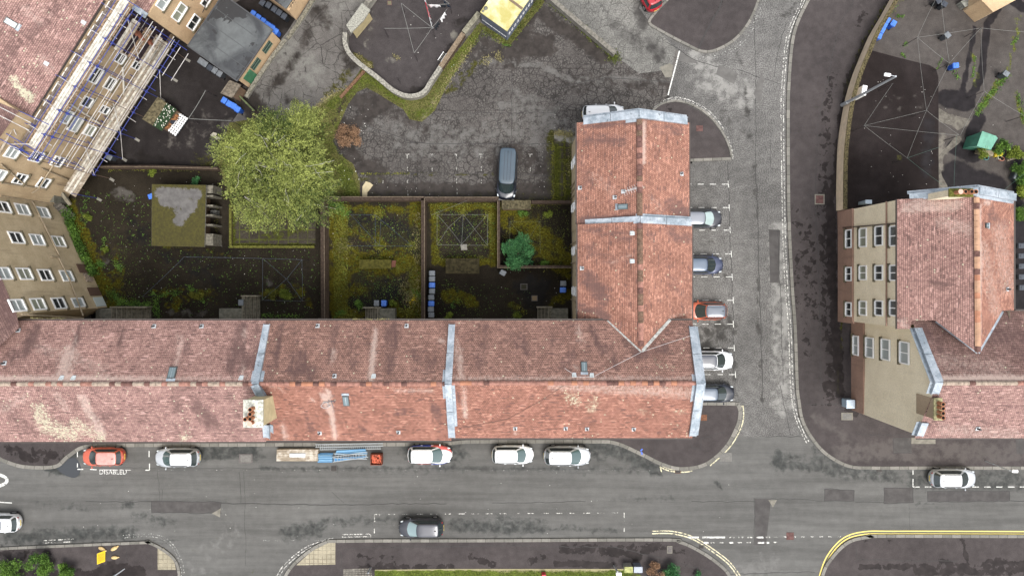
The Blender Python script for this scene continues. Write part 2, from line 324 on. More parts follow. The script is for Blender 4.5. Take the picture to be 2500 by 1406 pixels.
M_cob=ground_mat('cobble_paving',(.12,.11,.095),(.2,.19,.165),speck=(6,.3),seam=(.3,.2,.06,(.035,.03,.025)))
M_oldpave=ground_mat('old_slabs',(.03,.025,.018),(.05,.043,.033),speck=(8,.35),seam=(.95,.95,.09,(.07,.08,.012)),moss=(.05,.055,.008),wet=(.03,.026,.02))
n=NT('kerb_stone'); uv_=n.uv(); x_=n.n('ShaderNodeSeparateXYZ'); n.lk(n.scl(uv_,(1.1,1,1)),x_.inputs[0]); j_=n.step(n.ma('ABSOLUTE',n.ma('SUBTRACT',n.ma('FRACT',x_.outputs[0]),.5)),.45,.5)
wn_=n.n('ShaderNodeTexWhiteNoise',noise_dimensions='1D'); n.lk(n.ma('FLOOR',n.ma('ADD',x_.outputs[0],.0)),wn_.inputs['W']); kc=n.mix(wn_.outputs[0],(.12,.115,.10),(.19,.18,.158)); kc=n.mix(.5,kc,n.mix(n.step(n.noise(n.pos(),5,5,.7),.3,.7),(.65,)*3,(1.2,)*3),'MULTIPLY')
n.lk(n.mix(n.ma('MULTIPLY',j_,.85),kc,(.035,.03,.022)),n.b.inputs['Base Color']); n.b.inputs['Roughness'].default_value=.9; M_kerb=n.m
P_white=paint_mat('road_paint_white',(.54,.54,.51),.44,5); P_worn=paint_mat('road_paint_worn',(.52,.51,.47),.53,5); P_yel=paint_mat('road_paint_yellow',(.62,.50,.13),.3); P_cream=paint_mat('road_paint_cream',(.55,.51,.34),.47,4)
P_faint=paint_mat('road_paint_faint',(.45,.45,.42),.58,7)
M_seam=paint_mat('tar_seam',(.022,.020,.019),.38,2.0)
# ---------------------------------------------------------------- ground
def W2(pts,z=0): return [tuple(P(x,y,z).xy) for x,y in pts]
mb=MB(); R_=260; mb.add([(-R_,-R_,-.012),(R_,-R_,-.012),(R_,R_,-.012),(-R_,R_,-.012)],[(0,1,2,3)])
g=mb.build('ground',A_drive); g['kind']='structure'
sheet('main_road',[(-90,1020),(2620,1020),(2620,1700),(-90,1700)],0,A_main,.5,[
 ('R',[(20,1310),(120,1306),(320,1300)],30,.62),('R',[(420,1272),(330,1262)],22,.5),('R',[(700,1300),(780,1290)],34,.62),('R',[(790,1272),(960,1268)],20,.5),('R',[(1110,1280),(1230,1288),(1320,1284)],30,.62),('R',[(1220,1262),(1300,1290)],26,.5),
 ('R',[(1320,1288),(1500,1294)],18,.48),('R',[(620,1100),(480,1110)],30,.7),('R',[(495,1105),(640,1118)],20,.5),('R',[(640,1144),(960,1146),(1240,1146),(1560,1148)],14,.5),('R',[(1000,1100),(1120,1105)],44,.6),('R',[(1450,1085),(1540,1110),(1600,1146)],34,.66),('R',[(1460,1095)],60,.55),
 ('R',[(1905,1125)],46,.72),('R',[(1940,1130),(2060,1150),(2180,1160)],34,.55),('R',[(1990,1110),(2090,1150)],22,.5),('R',[(2230,1170),(2480,1172)],44,.55),('R',[(300,1236),(330,1233)],12,.7),('R',[(90,1232),(210,1240)],16,.42),('R',[(2240,1232),(2290,1232)],12,.4),('R',[(1500,1220),(1660,1213)],14,.4),('R',[(2150,1100),(2160,1150)],14,.4),
 ('R',[(1750,1180),(1765,1188)],8,.8),('R',[(0,1330),(430,1318)],16,.4),('R',[(700,1330),(1700,1316)],10,.3),('R',[(1660,1200),(1680,1200)],8,.7),('B',[(480,1390),(560,1300)],60,.34),('R',[(190,1100),(120,1140),(180,1150)],26,.95),('B',[(1880,1380),(1790,1406)],50,.5),('R',[(1990,1060),(1985,1135)],16,.4)])
sheet('side_street',[(1590,-60),(2060,-60),(1973,0),(1937,85),(1925,205),(1923,307),(1926,562),(1945,938),(1950,1062),(1870,1066),(1670,1066),(1670,380),(1600,270),(1634,235),(1658,125),(1620,100),(1560,20)],.004,A_side,.4,[
 ('B',[(1900,560),(1912,1000)],50,.5),('B',[(1820,230),(1720,200)],60,.5),('R',[(1800,100),(1830,300),(1845,420),(1850,700),(1860,980)],12,.42),('R',[(1770,280),(1800,330)],40,.42),('R',[(1690,850),(1760,800)],60,.62),('R',[(1760,520),(1800,980)],14,.35),('R',[(1700,900),(1700,980)],30,.5),('R',[(1730,590)],16,.55),('R',[(1740,700)],18,.5),('R',[(1720,480)],16,.45),('R',[(1745,820)],20,.55),('R',[(1960,0),(1900,60)],20,.4),('R',[(1890,560),(1900,690)],10,.4),('B',[(1700,140),(1760,190)],40,.6)])
sheet('worn_road',[(1290,-60),(1600,-60),(1560,20),(1590,60),(1650,120),(1640,170),(1560,180),(1520,150),(1330,-5)],.008,A_pale,.4,[('R',[(1560,100),(1610,130)],40,.6),('R',[(1500,60),(1560,110)],30,.5),('R',[(1400,120),(1510,150)],20,.5),('R',[(1560,20),(1570,60)],30,.7)])
sheet('car_park',[(1640,128),(1634,240),(1600,262),(1690,300),(1690,400),(1390,400),(1390,497),(800,490),(805,330),(860,210),(900,200),(1165,80),(1300,-40),(1340,-20),(1505,140),(1560,150)],.004,A_park,.35,[
 ('R',[(1300,0),(1240,120),(1330,110)],55,.85),('R',[(1330,40),(1480,140)],34,.8),('R',[(870,250),(960,240),(840,320)],34,.8),('R',[(1080,160),(1180,110),(1240,140)],55,.62),('R',[(830,300),(860,400),(930,420)],40,.75),('R',[(880,465),(1400,470)],34,.95),('R',[(1270,380),(1340,400),(1340,480)],60,.62),('R',[(1200,380),(1260,500)],34,.6),('G',[(880,478),(1390,480)],20,.55),('G',[(900,425),(1000,422),(1210,425)],8,.5),('R',[(1400,200),(1640,200)],60,.45),
 ('B',[(1000,350),(1300,330)],90,.45),('B',[(1250,250),(1400,330)],70,.5),('B',[(1200,150),(1320,160),(1400,200),(1500,190),(1640,200)],16,.55),('B',[(900,300),(1050,340)],50,.4),('G',[(1345,330),(1350,480)],26,.7),('G',[(930,440),(870,440)],14,.5),('G',[(1170,150),(1100,220)],24,.5),('R',[(950,270),(1040,320)],30,.5)])
sheet('driveway',[(930,-60),(915,0),(855,80),(850,130),(890,175),(850,220),(735,285),(600,300),(570,240),(700,80),(790,-60)],.004,A_drive,.35,[
 ('R',[(770,30),(740,120),(655,230)],22,.65),('R',[(850,90),(860,160)],40,.62),('R',[(600,240),(640,290)],50,.9),('R',[(700,240),(720,250)],20,.5),('G',[(850,180),(800,230)],22,.6),('R',[(790,20),(800,60)],26,.5),('B',[(680,110),(760,180)],70,.55),('B',[(850,0),(800,60)],40,.4)])
sheet('drying_yard',[(1250,-80),(1174,40),(1077,171),(1040,229),(995,242),(968,225),(927,197),(886,164),(857,135),(847,100),(925,-5),(960,-60)],.012,A_yard,.35,[
 ('B',[(1108,88),(1116,96)],20,.75),('B',[(945,140),(960,150)],12,.5),('R',[(1000,225),(1040,222)],22,.7),('R',[(1070,150),(1100,110)],14,.6),('B',[(915,30),(890,120)],14,.36),('R',[(1150,20),(1120,60)],30,.4),('G',[(865,135),(905,160)],14,.8),('B',[(870,140),(900,160)],14,.6),('B',[(985,205)],14,.4)])
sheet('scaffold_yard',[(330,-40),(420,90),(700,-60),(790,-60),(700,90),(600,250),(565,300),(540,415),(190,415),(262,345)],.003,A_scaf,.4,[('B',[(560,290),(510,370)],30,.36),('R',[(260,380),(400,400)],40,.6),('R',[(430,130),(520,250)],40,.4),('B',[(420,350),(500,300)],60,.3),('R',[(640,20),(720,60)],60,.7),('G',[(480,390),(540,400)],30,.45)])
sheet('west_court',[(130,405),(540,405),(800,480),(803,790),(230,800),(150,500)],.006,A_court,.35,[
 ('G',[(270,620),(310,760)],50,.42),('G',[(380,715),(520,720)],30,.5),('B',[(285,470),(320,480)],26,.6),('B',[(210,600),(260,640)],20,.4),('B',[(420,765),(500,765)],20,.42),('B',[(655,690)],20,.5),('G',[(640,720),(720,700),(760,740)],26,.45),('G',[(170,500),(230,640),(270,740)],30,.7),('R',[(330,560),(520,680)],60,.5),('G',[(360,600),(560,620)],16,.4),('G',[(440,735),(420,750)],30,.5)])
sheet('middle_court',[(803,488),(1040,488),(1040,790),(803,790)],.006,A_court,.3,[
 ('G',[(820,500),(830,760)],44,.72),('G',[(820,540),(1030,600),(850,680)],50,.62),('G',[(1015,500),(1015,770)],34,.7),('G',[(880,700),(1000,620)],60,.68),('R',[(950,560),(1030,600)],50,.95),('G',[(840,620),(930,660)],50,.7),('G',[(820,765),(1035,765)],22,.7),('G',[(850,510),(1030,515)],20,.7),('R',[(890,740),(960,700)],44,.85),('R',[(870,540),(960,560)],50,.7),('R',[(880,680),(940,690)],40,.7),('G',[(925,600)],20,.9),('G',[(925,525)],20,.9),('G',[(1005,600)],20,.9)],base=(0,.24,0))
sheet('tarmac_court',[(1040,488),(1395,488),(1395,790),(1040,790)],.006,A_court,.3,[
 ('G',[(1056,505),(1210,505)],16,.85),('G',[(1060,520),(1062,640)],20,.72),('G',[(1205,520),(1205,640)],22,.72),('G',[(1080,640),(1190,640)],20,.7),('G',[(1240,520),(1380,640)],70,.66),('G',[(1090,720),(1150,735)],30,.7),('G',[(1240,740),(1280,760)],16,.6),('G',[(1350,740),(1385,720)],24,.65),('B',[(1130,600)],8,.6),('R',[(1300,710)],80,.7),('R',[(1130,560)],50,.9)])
sheet('old_paved_patch',[(567,500),(770,500),(770,598),(567,600)],.012,M_oldpave,.35,[('G',[(570,480),(570,598),(765,600)],10,.9),('G',[(640,580),(740,560)],20,.5)])
sheet('slab_path',[(1353,322),(1408,330),(1408,500),(1353,500)],.012,M_oldpave,.3,[('G',[(1358,360),(1358,490)],16,.9),('G',[(1390,400),(1390,490)],30,.6),('B',[(1360,330),(1400,340)],18,.9)])
sheet('verge_ground',[(700,300),(735,283),(790,250),(800,235),(850,215),(882,168),(1000,243),(1043,232),(1090,160),(1172,55),(1235,98),(1320,-10),(1330,5),(1245,112),(1230,108),(1178,72),(1150,120),(1095,200),(1062,270),(1030,298),(1000,292),(985,268),(920,228),(895,215),(872,225),(850,255),(830,300),(812,345),(826,375),(862,400),(878,440),(880,489),(800,489),(680,485),(560,470),(530,400),(560,300),(620,290)],.014,M_grass,.3,[
 ('G',[(800,260),(860,210),(900,190),(980,240)],26,.62),('G',[(840,420),(860,470)],30,.85),('R',[(740,300),(760,340)],30,.6),('B',[(740,290),(800,240)],12,.55),('G',[(1000,280),(1050,270)],22,.5),('B',[(1030,290),(1060,250)],12,.5),('G',[(1100,160),(1160,90)],20,.6),('R',[(840,240),(815,300)],14,.6),('G',[(600,350),(760,460)],120,.4)])
sheet('east_yard',[(2177,-5),(2147,44),(2119,92),(2095,147),(2078,195),(2060,259),(2048,341),(2042,410),(2041,520),(2300,520),(2470,510),(2480,800),(2620,800),(2620,-60),(2210,-60)],.003,A_east,.35,[
 ('R',[(2450,0),(2410,60),(2405,110),(2395,190),(2370,240)],16,.95),('R',[(2380,70),(2350,220)],12,.8),('R',[(2310,240),(2360,250)],40,.9),('R',[(2390,290),(2370,330)],30,.9),('B',[(2320,290),(2360,300)],16,.8),('B',[(2300,330),(2296,420),(2310,470)],14,.75),('B',[(2345,335),(2320,360),(2296,382)],6,1),('R',[(2330,430),(2420,460)],70,.8),('R',[(2380,380),(2330,360)],34,.9),('B',[(2410,430),(2420,470)],24,.45),('G',[(2440,200),(2400,260)],16,.75),('G',[(2460,180),(2490,40)],9,.6),('G',[(2370,130),(2380,150)],8,.7),
 ('R',[(2480,520),(2500,780)],60,.9),('R',[(2480,380),(2490,470)],30,.8),('G',[(2375,210),(2390,180)],8,.7),('G',[(2480,230),(2500,300)],12,.7),('R',[(2460,-10),(2500,20)],24,.8),('G',[(2130,110),(2200,0)],10,.5),('R',[(2215,110),(2180,60)],40,.25)])
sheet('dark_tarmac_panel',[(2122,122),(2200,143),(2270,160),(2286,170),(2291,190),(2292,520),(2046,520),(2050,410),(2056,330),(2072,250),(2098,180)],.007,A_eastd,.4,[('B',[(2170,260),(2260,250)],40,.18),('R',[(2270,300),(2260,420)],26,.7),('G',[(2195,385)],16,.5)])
# pavements (raised) -------------------------------------------------
def pavement(poly,strokes,kerbs,mat=A_pave,sm=0,z=.12,kw=.3):
    if sm: poly=smooth_line(poly,sm,True)
    sheet('pavement',poly,z,mat,.3,strokes)
    for k in kerbs:
        m=MB(); m.ribbon(smooth_line(W2(k[0]),6) if len(k[0])>2 else W2(k[0]),k[1] if len(k)>1 else kw,-.01,z+.012,off=0); o=m.build('kerb',M_kerb); o['kind']='structure'
k1=[(2580,1141),(2228,1141),(2130,1141),(2072,1137),(2020,1110),(1986,1075),(1959,1028),(1949,977),(1945,938),(1940,800),(1933,700),(1926,562),(1924,478),(1923,307),(1925,205),(1937,85),(1973,0),(2010,-60)]
pavement(smooth_line(k1,4)+[(2190,-60),(2177,0),(2119,92),(2095,147),(2060,259),(2044,341),(2041,478),(2045,560),(2200,560),(2200,900),(2580,900)],[
 ('R',[(2180,0),(2110,110),(2070,200),(2052,300),(2035,470)],13,.85),('G',[(2165,10),(2110,100),(2058,230)],7,.8),('R',[(2030,180),(2015,330),(2010,470)],26,.52),('R',[(2025,470),(2035,700),(2050,960)],20,.97),('R',[(2010,480),(2020,700),(2030,960)],34,.55),('R',[(1965,560),(1985,770)],40,.46),('R',[(1960,760),(1975,860)],22,.45),('R',[(2110,30),(2090,60)],16,.5),('B',[(2110,20),(2120,30)],10,.35),('G',[(2048,960),(2056,700)],6,.7),('R',[(2060,1000),(2090,1010)],14,.7),('R',[(1940,500),(1946,740)],18,.4),('R',[(1990,985),(2040,990)],8,.5),('B',[(2060,1100),(2250,1105),(2500,1105)],46,.62),('B',[(1990,1020),(2060,1060)],26,.5)],
 [(k1,)])
k2=[(-90,1100),(-10,1114),(10,1123),(60,1138),(135,1138),(165,1115),(200,1092),(240,1086)]
k3=[(240,1086),(500,1085),(760,1084),(920,1084),(1060,1083),(1100,1081),(1130,1078),(1170,1077),(1300,1077),(1440,1077),(1500,1080),(1560,1105),(1618,1133),(1665,1143),(1722,1132),(1770,1092),(1797,1045),(1806,1012),(1802,990),(1790,985),(1705,984)]
pavement(smooth_line(k2,4)+[(240,1086),(1060,1083),(1130,1078),(1170,1077)]+smooth_line(k3[9:],4)+[(1660,984),(1660,1000),(-90,1000)],[
 ('R',[(20,1100),(150,1110)],26,.6),('R',[(60,1120),(110,1125)],16,.6),('R',[(700,1070),(1400,1070)],8,.8),('G',[(240,1076),(1100,1074)],5,.5)],[(k2,.34),(k3,.34)])
pavement([(1672,390),(1672,300),(1604,300)]+smooth_line([(1590,276),(1612,258),(1650,250),(1690,262),(1730,288),(1760,325),(1777,360),(1782,388)],4),[('R',[(1630,262),(1640,270)],8,.6)],[([(1590,275),(1612,256),(1650,247),(1692,258),(1732,285),(1762,322),(1780,360),(1786,386)],.2),([(1784,388),(1680,392)],.26)])
k5=[(1690,-60),(1630,0),(1602,30),(1585,56),(1610,75),(1680,112),(1712,126),(1745,124),(1790,100),(1825,60),(1848,10),(1860,-40)]
pavement(smooth_line(k5,4),[('R',[(1765,0),(1740,50)],6,.6)],[(k5,.24)])
k6=[(-90,1345),(0,1338),(180,1330),(350,1323),(362,1322),(395,1338),(425,1362),(438,1395),(440,1460)]
pavement(smooth_line(k6,4)+[(440,1600),(-90,1600)],[('R',[(0,1350),(70,1348)],16,.6),('R',[(80,1350),(120,1345)],14,.5),('R',[(0,1380),(60,1400),(320,1400)],22,.75),('R',[(260,1385),(340,1400)],30,.9),('R',[(0,1365),(100,1370)],10,.5)],[(k6,.26)])
k7=[(672,1470),(700,1400),(735,1360),(790,1325),(850,1319),(1200,1318),(1610,1316),(1660,1322),(1705,1342),(1750,1372),(1780,1404),(1800,1470)]
pavement(smooth_line(k7,4)+[(1800,1600),(672,1600)],[
 ('R',[(870,1360),(960,1370)],20,.5),('R',[(880,1385),(1100,1382)],16,.6),('R',[(1150,1360),(1200,1375)],20,.6),('R',[(1290,1370),(1330,1362)],18,.6),('R',[(1380,1340),(1520,1345),(1600,1335)],24,.66),('R',[(1360,1375),(1500,1380)],16,.85),('R',[(1490,1340),(1560,1360)],14,.9),('R',[(1620,1335),(1660,1345)],16,.5),('R',[(1560,1385),(1720,1390)],12,.4),('R',[(1660,1340),(1690,1400)],16,.45)],[(k7,.3)])
k8=[(1996,1470),(2008,1400),(2030,1360),(2070,1322),(2120,1309),(2170,1307),(2600,1308)]
pavement(smooth_line(k8,4)+[(2600,1600),(1996,1600)],[('R',[(2350,1318),(2366,1400)],8,.9),('R',[(2100,1385),(2260,1380)],14,.75),('R',[(2240,1390),(2500,1390)],24,.75),('R',[(2300,1370),(2340,1380)],16,.7),('R',[(2420,1370),(2500,1380)],20,.6),('R',[(2100,1320),(2200,1322)],6,.5)],[(k8,.3)])
def flat(name,poly,z,mat,kind='structure',label=None,cat=None,h=0.0):
    m=MB(); w=W2(poly,z); m.prism(w,z-h,z) if h else m.add([(x,y,z) for x,y in w],[tuple(range(len(w)))],[[p for p in w]])
    o=m.build(name,mat); 
    return tag(o,label,cat,None,kind if not cat else None)
for q in ([(385,1336),(400,1338),(424,1365),(430,1390),(385,1390)],[(723,1379),(760,1345),(800,1325),(819,1322),(819,1377)]):
    o=sheet('buff_paving',q,.128,M_buff,.5)
sheet('cobble_strip',[(838,1389),(905,1386),(915,1440),(838,1440)],.126,M_cob,.4)
sheet('lawn',[(915,1390),(1100,1388),(1520,1388),(1560,1400),(1600,1440),(1600,1600),(915,1600)],.13,M_lawn,.3,[('B',[(850,1390),(1100,1386),(1520,1386)],7,1),('R',[(1550,1400),(1600,1400)],30,.6),('B',[(1150,1388),(1480,1390)],11,.6)])
# repair patches and slabs
PT=plain('asphalt_patch',(.064,.060,.058),.9,var=.18,vs=1.2,bump=.2); PT2=plain('asphalt_patch_pale',(.11,.106,.10),.9,var=.15,vs=1.5,bump=.2); PT3=plain('tactile_slab_light',(.165,.155,.13),.9,var=.2,vs=2)
for q in ([(370,1222),(539,1225),(538,1253),(370,1250)],[(2013,1193),(2085,1196),(2085,1222),(2012,1222)],[(2158,1190),(2228,1190),(2229,1227),(2159,1228)],[(2264,1198),(2466,1198),(2466,1223),(2265,1224)],[(1843,1216),(1883,1216),(1870,1330),(1843,1330)],[(1877,560),(1905,562),(1902,690),(1880,690)]):
    flat('road_patch',q,.005,PT)
for q in ([(1660,128),(1700,150),(1705,156),(1655,150)],[(1755,158),(1802,180),(1792,206),(1748,182)],[(1840,230),(1858,180),(1866,190),(1856,262)]): flat('road_patch',q,.012,PT2)
for q in ([(2225,1068),(2284,1068),(2284,1083),(2225,1083)],): flat('concrete_slab',q,.128,PT3)
for q in ([(2180,1068),(2224,1068),(2226,1106),(2181,1106)],[(2480,1070),(2560,1070),(2560,1108),(2482,1108)]): flat('pavement_patch',q,.127,PT)
flat('concrete_pad',[(1610,165),(1635,155),(1643,160),(1640,188),(1625,190)],.013,PT3)
# tar seams and cracks
m=MB()
def jl(pts,w=.05,z=.007,step=14,amp=1.6):
    out=[]
    for a,b in zip(pts[:-1],pts[1:]):
        L=math.hypot(b[0]-a[0],b[1]-a[1]); k=max(1,int(L/step))
        for i in range(k): t=i/k; out.append((a[0]+(b[0]-a[0])*t+random.uniform(-amp,amp),a[1]+(b[1]-a[1])*t+random.uniform(-amp,amp)))
    out.append(pts[-1]); m.ribbon(W2(out,z),w,z,z)
for q in (([(210,1225),(370,1224)],),([(539,1228),(800,1232),(1060,1228),(1090,1229)],.07),([(1200,1228),(1430,1224)],.06),([(1690,1224),(1845,1224)],.05),([(585,1150),(588,1226)],.04),([(596,1150),(600,1380)],.03),([(370,1222),(539,1225),(538,1253),(370,1250),(370,1222)],.05),([(2013,1193),(2085,1196),(2085,1222),(2012,1222),(2013,1193)],.05),([(2158,1190),(2228,1190),(2229,1227),(2159,1228),(2158,1190)],.06),([(2264,1198),(2466,1198),(2466,1223),(2265,1224),(2264,1198)],.05),([(1843,1216),(1841,1330)],.05),([(190,1141),(640,1143),(1600,1145)],.025),([(2466,1223),(2560,1222)],.08),([(2089,1225),(2158,1226)],.05),([(1883,1216),(2012,1222)],.04),([(840,1228),(810,1200)],.03),([(385,1150),(390,1222)],.03),([(398,1195),(395,1222)],.03),([(2220,1190),(2222,1400)],.02),([(1990,1395),(1760,1402)],.05),([(500,1150),(2500,1150)],.0)):
    if len(q)<2 or q[1]>0: jl(q[0],q[1] if len(q)>1 else .05,.009)
for q in (([(1777,395),(1795,960)],.06),([(1845,400),(1863,990)],.07),([(1840,0),(1846,200),(1845,400)],.05),([(1900,560),(1912,940)],.05),([(1905,940),(1930,1062)],.05),([(1870,1066),(1960,1066)],.05),([(1880,340),(1882,410),(1905,415)],.04),([(1918,60),(1898,130),(1890,190)],.05),([(1640,240),(1700,262)],.04),([(1800,170),(1900,205),(1912,206)],.05),([(1625,102),(1700,150),(1760,165)],.06),([(1955,0),(1915,160)],.04)): jl(q[0],q[1],.011)
for q in (([(880,423),(1210,425),(1350,430)],.05),([(1000,277),(1400,275)],.04),([(900,310),(1020,350)],.06),([(990,350),(1390,352)],.06),([(1350,350),(1352,500)],.04),([(1330,220),(1480,190),(1640,200)],.05),([(1280,180),(1340,240),(1420,270)],.06),([(1250,180),(1250,350)],.04),([(960,420),(1030,300)],.03)): jl(q[0],q[1],.009)
for q in (([(2085,0),(2050,60),(2030,150),(1998,300),(1990,480),(2000,700),(2006,985)],.05),([(1950,986),(2045,986)],.04),([(2092,1060),(2225,1062)],.035),([(1930,325),(1990,326)],.03),([(1765,0),(1735,60),(1705,120)],.12),([(1690,1085),(1692,1095),(1710,1096),(1712,1070),(1770,1055)],.05),([(1600,1090),(1595,1125)],.04),([(840,1340),(900,1335),(1290,1330),(1296,1340),(1345,1334),(1500,1334),(1760,1400)],.05),([(832,1345),(836,1406)],.05),([(2090,1330),(2092,1365),(2340,1370)],.05),([(2360,1320),(2500,1360)],.0),([(220,1340),(222,1380)],.03),([(370,1335),(370,1390)],.04),([(310,1340),(311,1370)],.04),([(2181,1068),(2181,1106),(2226,1106)],.05)):
    if q[1]: jl(q[0],q[1],.131)
o=m.build('tar_seams',M_seam); o['kind']='structure'
# road markings ------------------------------------------------------
def marks(name,lines,mat,z=.012):
    m=MB()
    for l in lines:
        w=l[1]; m.ribbon(W2(l[0],z),w,z,z)
    o=m.build(name,mat); o['kind']='structure'; return o
def dash(p,q,on,off):
    L=math.hypot(q[0]-p[0],q[1]-p[1]); s=0; out=[]
    while s<L:
        e=min(L,s+on); f=lambda t:(p[0]+(q[0]-p[0])*t/L,p[1]+(q[1]-p[1])*t/L); out.append([f(s),f(e)]); s+=on+off
    return out
def offs(line,d):
    out=[]
    for i,p in enumerate(line):
        a=line[max(0,i-1)]; b=line[min(len(line)-1,i+1)]; L=math.hypot(b[0]-a[0],b[1]-a[1]) or 1; out.append((p[0]-(b[1]-a[1])/L*d,p[1]+(b[0]-a[0])/L*d))
    return out
st=[(2006,1395),(1980,1062),(1968,1060)]
dl=smooth_line([(1978,-50),(1965,0),(1928,85),(1915,205),(1913,307),(1917,562),(1923,700),(1931,800),(1936,938),(1943,1000),(1958,1045),(1975,1078)],6)
marks('double_line_marking',[(offs(dl,0),.1),(offs(dl,6),.1)],P_worn)
yl=smooth_line([(2000,1450),(2008,1395),(2025,1350),(2060,1312),(2110,1299),(2180,1297),(2560,1299)],6)
yl=smooth_line([(1993,1450),(2002,1400),(2022,1352),(2060,1312),(2110,1297),(2180,1296),(2300,1296),(2600,1297)],6)
marks('yellow_double_line',[(yl,.12),(offs(yl,6.5),.12)],P_yel)
cl=smooth_line([(1808,990),(1809,1020),(1800,1050),(1775,1090),(1730,1132)],6); cl2=smooth_line([(1614,1141),(1640,1150),(1680,1151),(1730,1138)],5)
marks('corner_double_line',[(cl,.11),(offs(cl,-6),.11),(cl2[:12],.11),(offs(cl2,-5)[:8],.1),([(1803,991),(1812,991)],.1),([(1612,1138),(1615,1152)],.11)],P_cream)
cl3=smooth_line([(1592,1302),(1640,1302),(1690,1315),(1740,1346),(1780,1378),(1810,1420)],6); marks('corner_line_marking',[(cl3,.11),(offs(cl3,-6),.1)],P_cream)
il=smooth_line([(1595,265),(1620,247),(1650,238),(1695,250),(1738,278),(1768,318),(1784,355),(1790,388)],6); marks('island_line_marking',[(il,.11),(offs(il,5),.1)],P_worn)
nl=smooth_line([(1700,138),(1740,138),(1795,113),(1832,70),(1860,10),(1868,-40)],6); marks('north_kerb_marking',[(nl,.1),(offs(nl,6),.1)],P_faint)
sl=smooth_line([(680,1410),(700,1380),(750,1340),(815,1318)],6); marks('kerb_line_marking',[(sl,.1),(offs(sl,-6),.1),([(835,1304),(905,1303)],.1),([(835,1310),(905,1309)],.1),([(905,1303),(905,1313)],.09),([(105,1319),(180,1315)],.1),([(105,1325),(135,1323)],.1),([(155,1323),(175,1321)],.1)],P_worn)
sl=smooth_line([(300,1312),(380,1310),(420,1335),(441,1380),(443,1420)],6); marks('faint_kerb_marking',[(sl,.1),(offs(sl,-6),.1)],P_faint)
L=[]
for x,y in ((1778,450),(1780,507),(1782,562),(1785,620),(1787,676),(1790,733),(1790,791),(1792,849),(1795,914)):
    L.append(([(x,y-8),(x+1,y+8)],.07)); L.append(([(x-15,y),(x,y)],.07))
    for k in (1,2,3): L.append(([(x-15-k*30,y),(x-k*30,y)],.07))
marks('parking_bay_marking',L,P_white)
L=[(q,.08) for q in dash((2229,1188),(2520,1188),16,13)]+[([(2229,1143),(2229,1158)],.08),([(2229,1168),(2229,1188)],.08)]
marks('parking_lane_marking',L,P_white)
L=[(q,.07) for q in dash((914,1255),(1524,1251),17,17)]+[([(914,1255),(915,1273)],.08),([(914,1290),(914,1307)],.08),([(1524,1250),(1524,1272)],.08),([(1524,1287),(1524,1300)],.09)]
marks('lane_edge_marking',L,P_worn)
L=[([(189,1101),(189,1115)],.09),([(189,1130),(189,1140)],.09),([(189,1145),(203,1145)],.1),([(220,1145),(236,1146)],.09),([(364,1100),(364,1115)],.09),([(365,1131),(365,1147)],.09),([(355,1147),(365,1147)],.1),([(250,1146),(320,1147)],.05)]
marks('disabled_bay_marking',L,P_white); marks('faint_bay_marking',[(q,.05) for q in dash((385,1147),(1600,1148),8,22)],P_faint)
marks('stop_line_marking',[([(1659,125),(1631,233)],.13)],P_white)
L=[(q,.16) for q in dash((1680,1311),(1706,1311),26,40)]+[(q,.17) for q in ([(1715,1311),(1770,1311)],[(1850,1311),(1864,1311)],[(1718,1324),(1730,1324)],[(1782,1324),(1790,1324)],[(1850,1324),(1866,1324)],[(1872,1324),(1878,1324)])]
marks('give_way_marking',L,P_white,.0125); marks('give_way_dashes',[(q,.1) for q in dash((1890,1310),(2075,1309),9,13)]+[(q,.12) for q in dash((1715,1311),(1880,1311),12,10)]+[(q,.11) for q in dash((1735,1324),(1900,1323),10,12)],P_worn,.0135)
marks('centre_line_marking',[([(-20,1224),(29,1227)],.1)],P_white)
marks('faint_give_way',[(q,.1) for q in dash((640,1319),(790,1318),18,14)],P_faint)
L=[([(1000+i*60,377),(990+i*60,377)],.05) for i in range(6)]+[([(994+i*60,377),(994+i*60,388)],.06) for i in range(6)]+[([(995+i*60,407),(995+i*60,418)],.06) for i in range(6)]+[([(995+i*60,436),(995+i*60,448)],.06) for i in (0,2,3)]+[([(935,436),(935,448)],.05),([(995,465),(996,478)],.05),([(1116,462),(1116,480)],.05),([(1355,278),(1355,290)],.05),([(1355,305),(1355,315)],.05)]
marks('car_park_bay_marking',L,P_worn)
arc=[(-30+52*math.cos(a),1172+19*math.sin(a)*1.0) for a in np.linspace(-1.6,1.6,24)]
marks('road_letter_marking',[([(-30+48*math.cos(a)*.98,1172+17*math.sin(a)) for a in np.linspace(-1.57,1.57,26)],.3)],P_white)
def text(name,body,px,py,z,size,mat,parent=None,rz=0.0,sx=1,ext=0,loc=None):
    cu=bpy.data.curves.new(name,'FONT'); cu.body=body; cu.size=size; cu.align_x='CENTER'; cu.align_y='CENTER'; cu.extrude=ext; cu.space_character=1.05
    t=bpy.data.objects.new(name,cu); COL.objects.link(t); dg=bpy.context.evaluated_depsgraph_get(); me=bpy.data.meshes.new_from_object(t.evaluated_get(dg)); bpy.data.objects.remove(t)
    me.materials.clear(); me.materials.append(mat); o=bpy.data.objects.new(name,me); link(o,parent); o.location=loc if loc else P(px,py,z); o.rotation_euler=(0,0,rz); o.scale=(sx,1,1); return o
text('disabled_lettering','DISABLED',276,1152,.014,.66,paint_mat('road_paint_letters',(.6,.6,.57),.46,5),sx=.9)['kind']='structure'
flat('puddle',smooth_line([(140,1138),(165,1120),(185,1118),(196,1135),(196,1150),(185,1165),(165,1162),(145,1150)],4,True),.0105,plain('puddle_water',(.035,.038,.042),.07))
CP=plain('torn_concrete',(.115,.105,.088),.9,var=.35,vs=2.5,bump=.3)
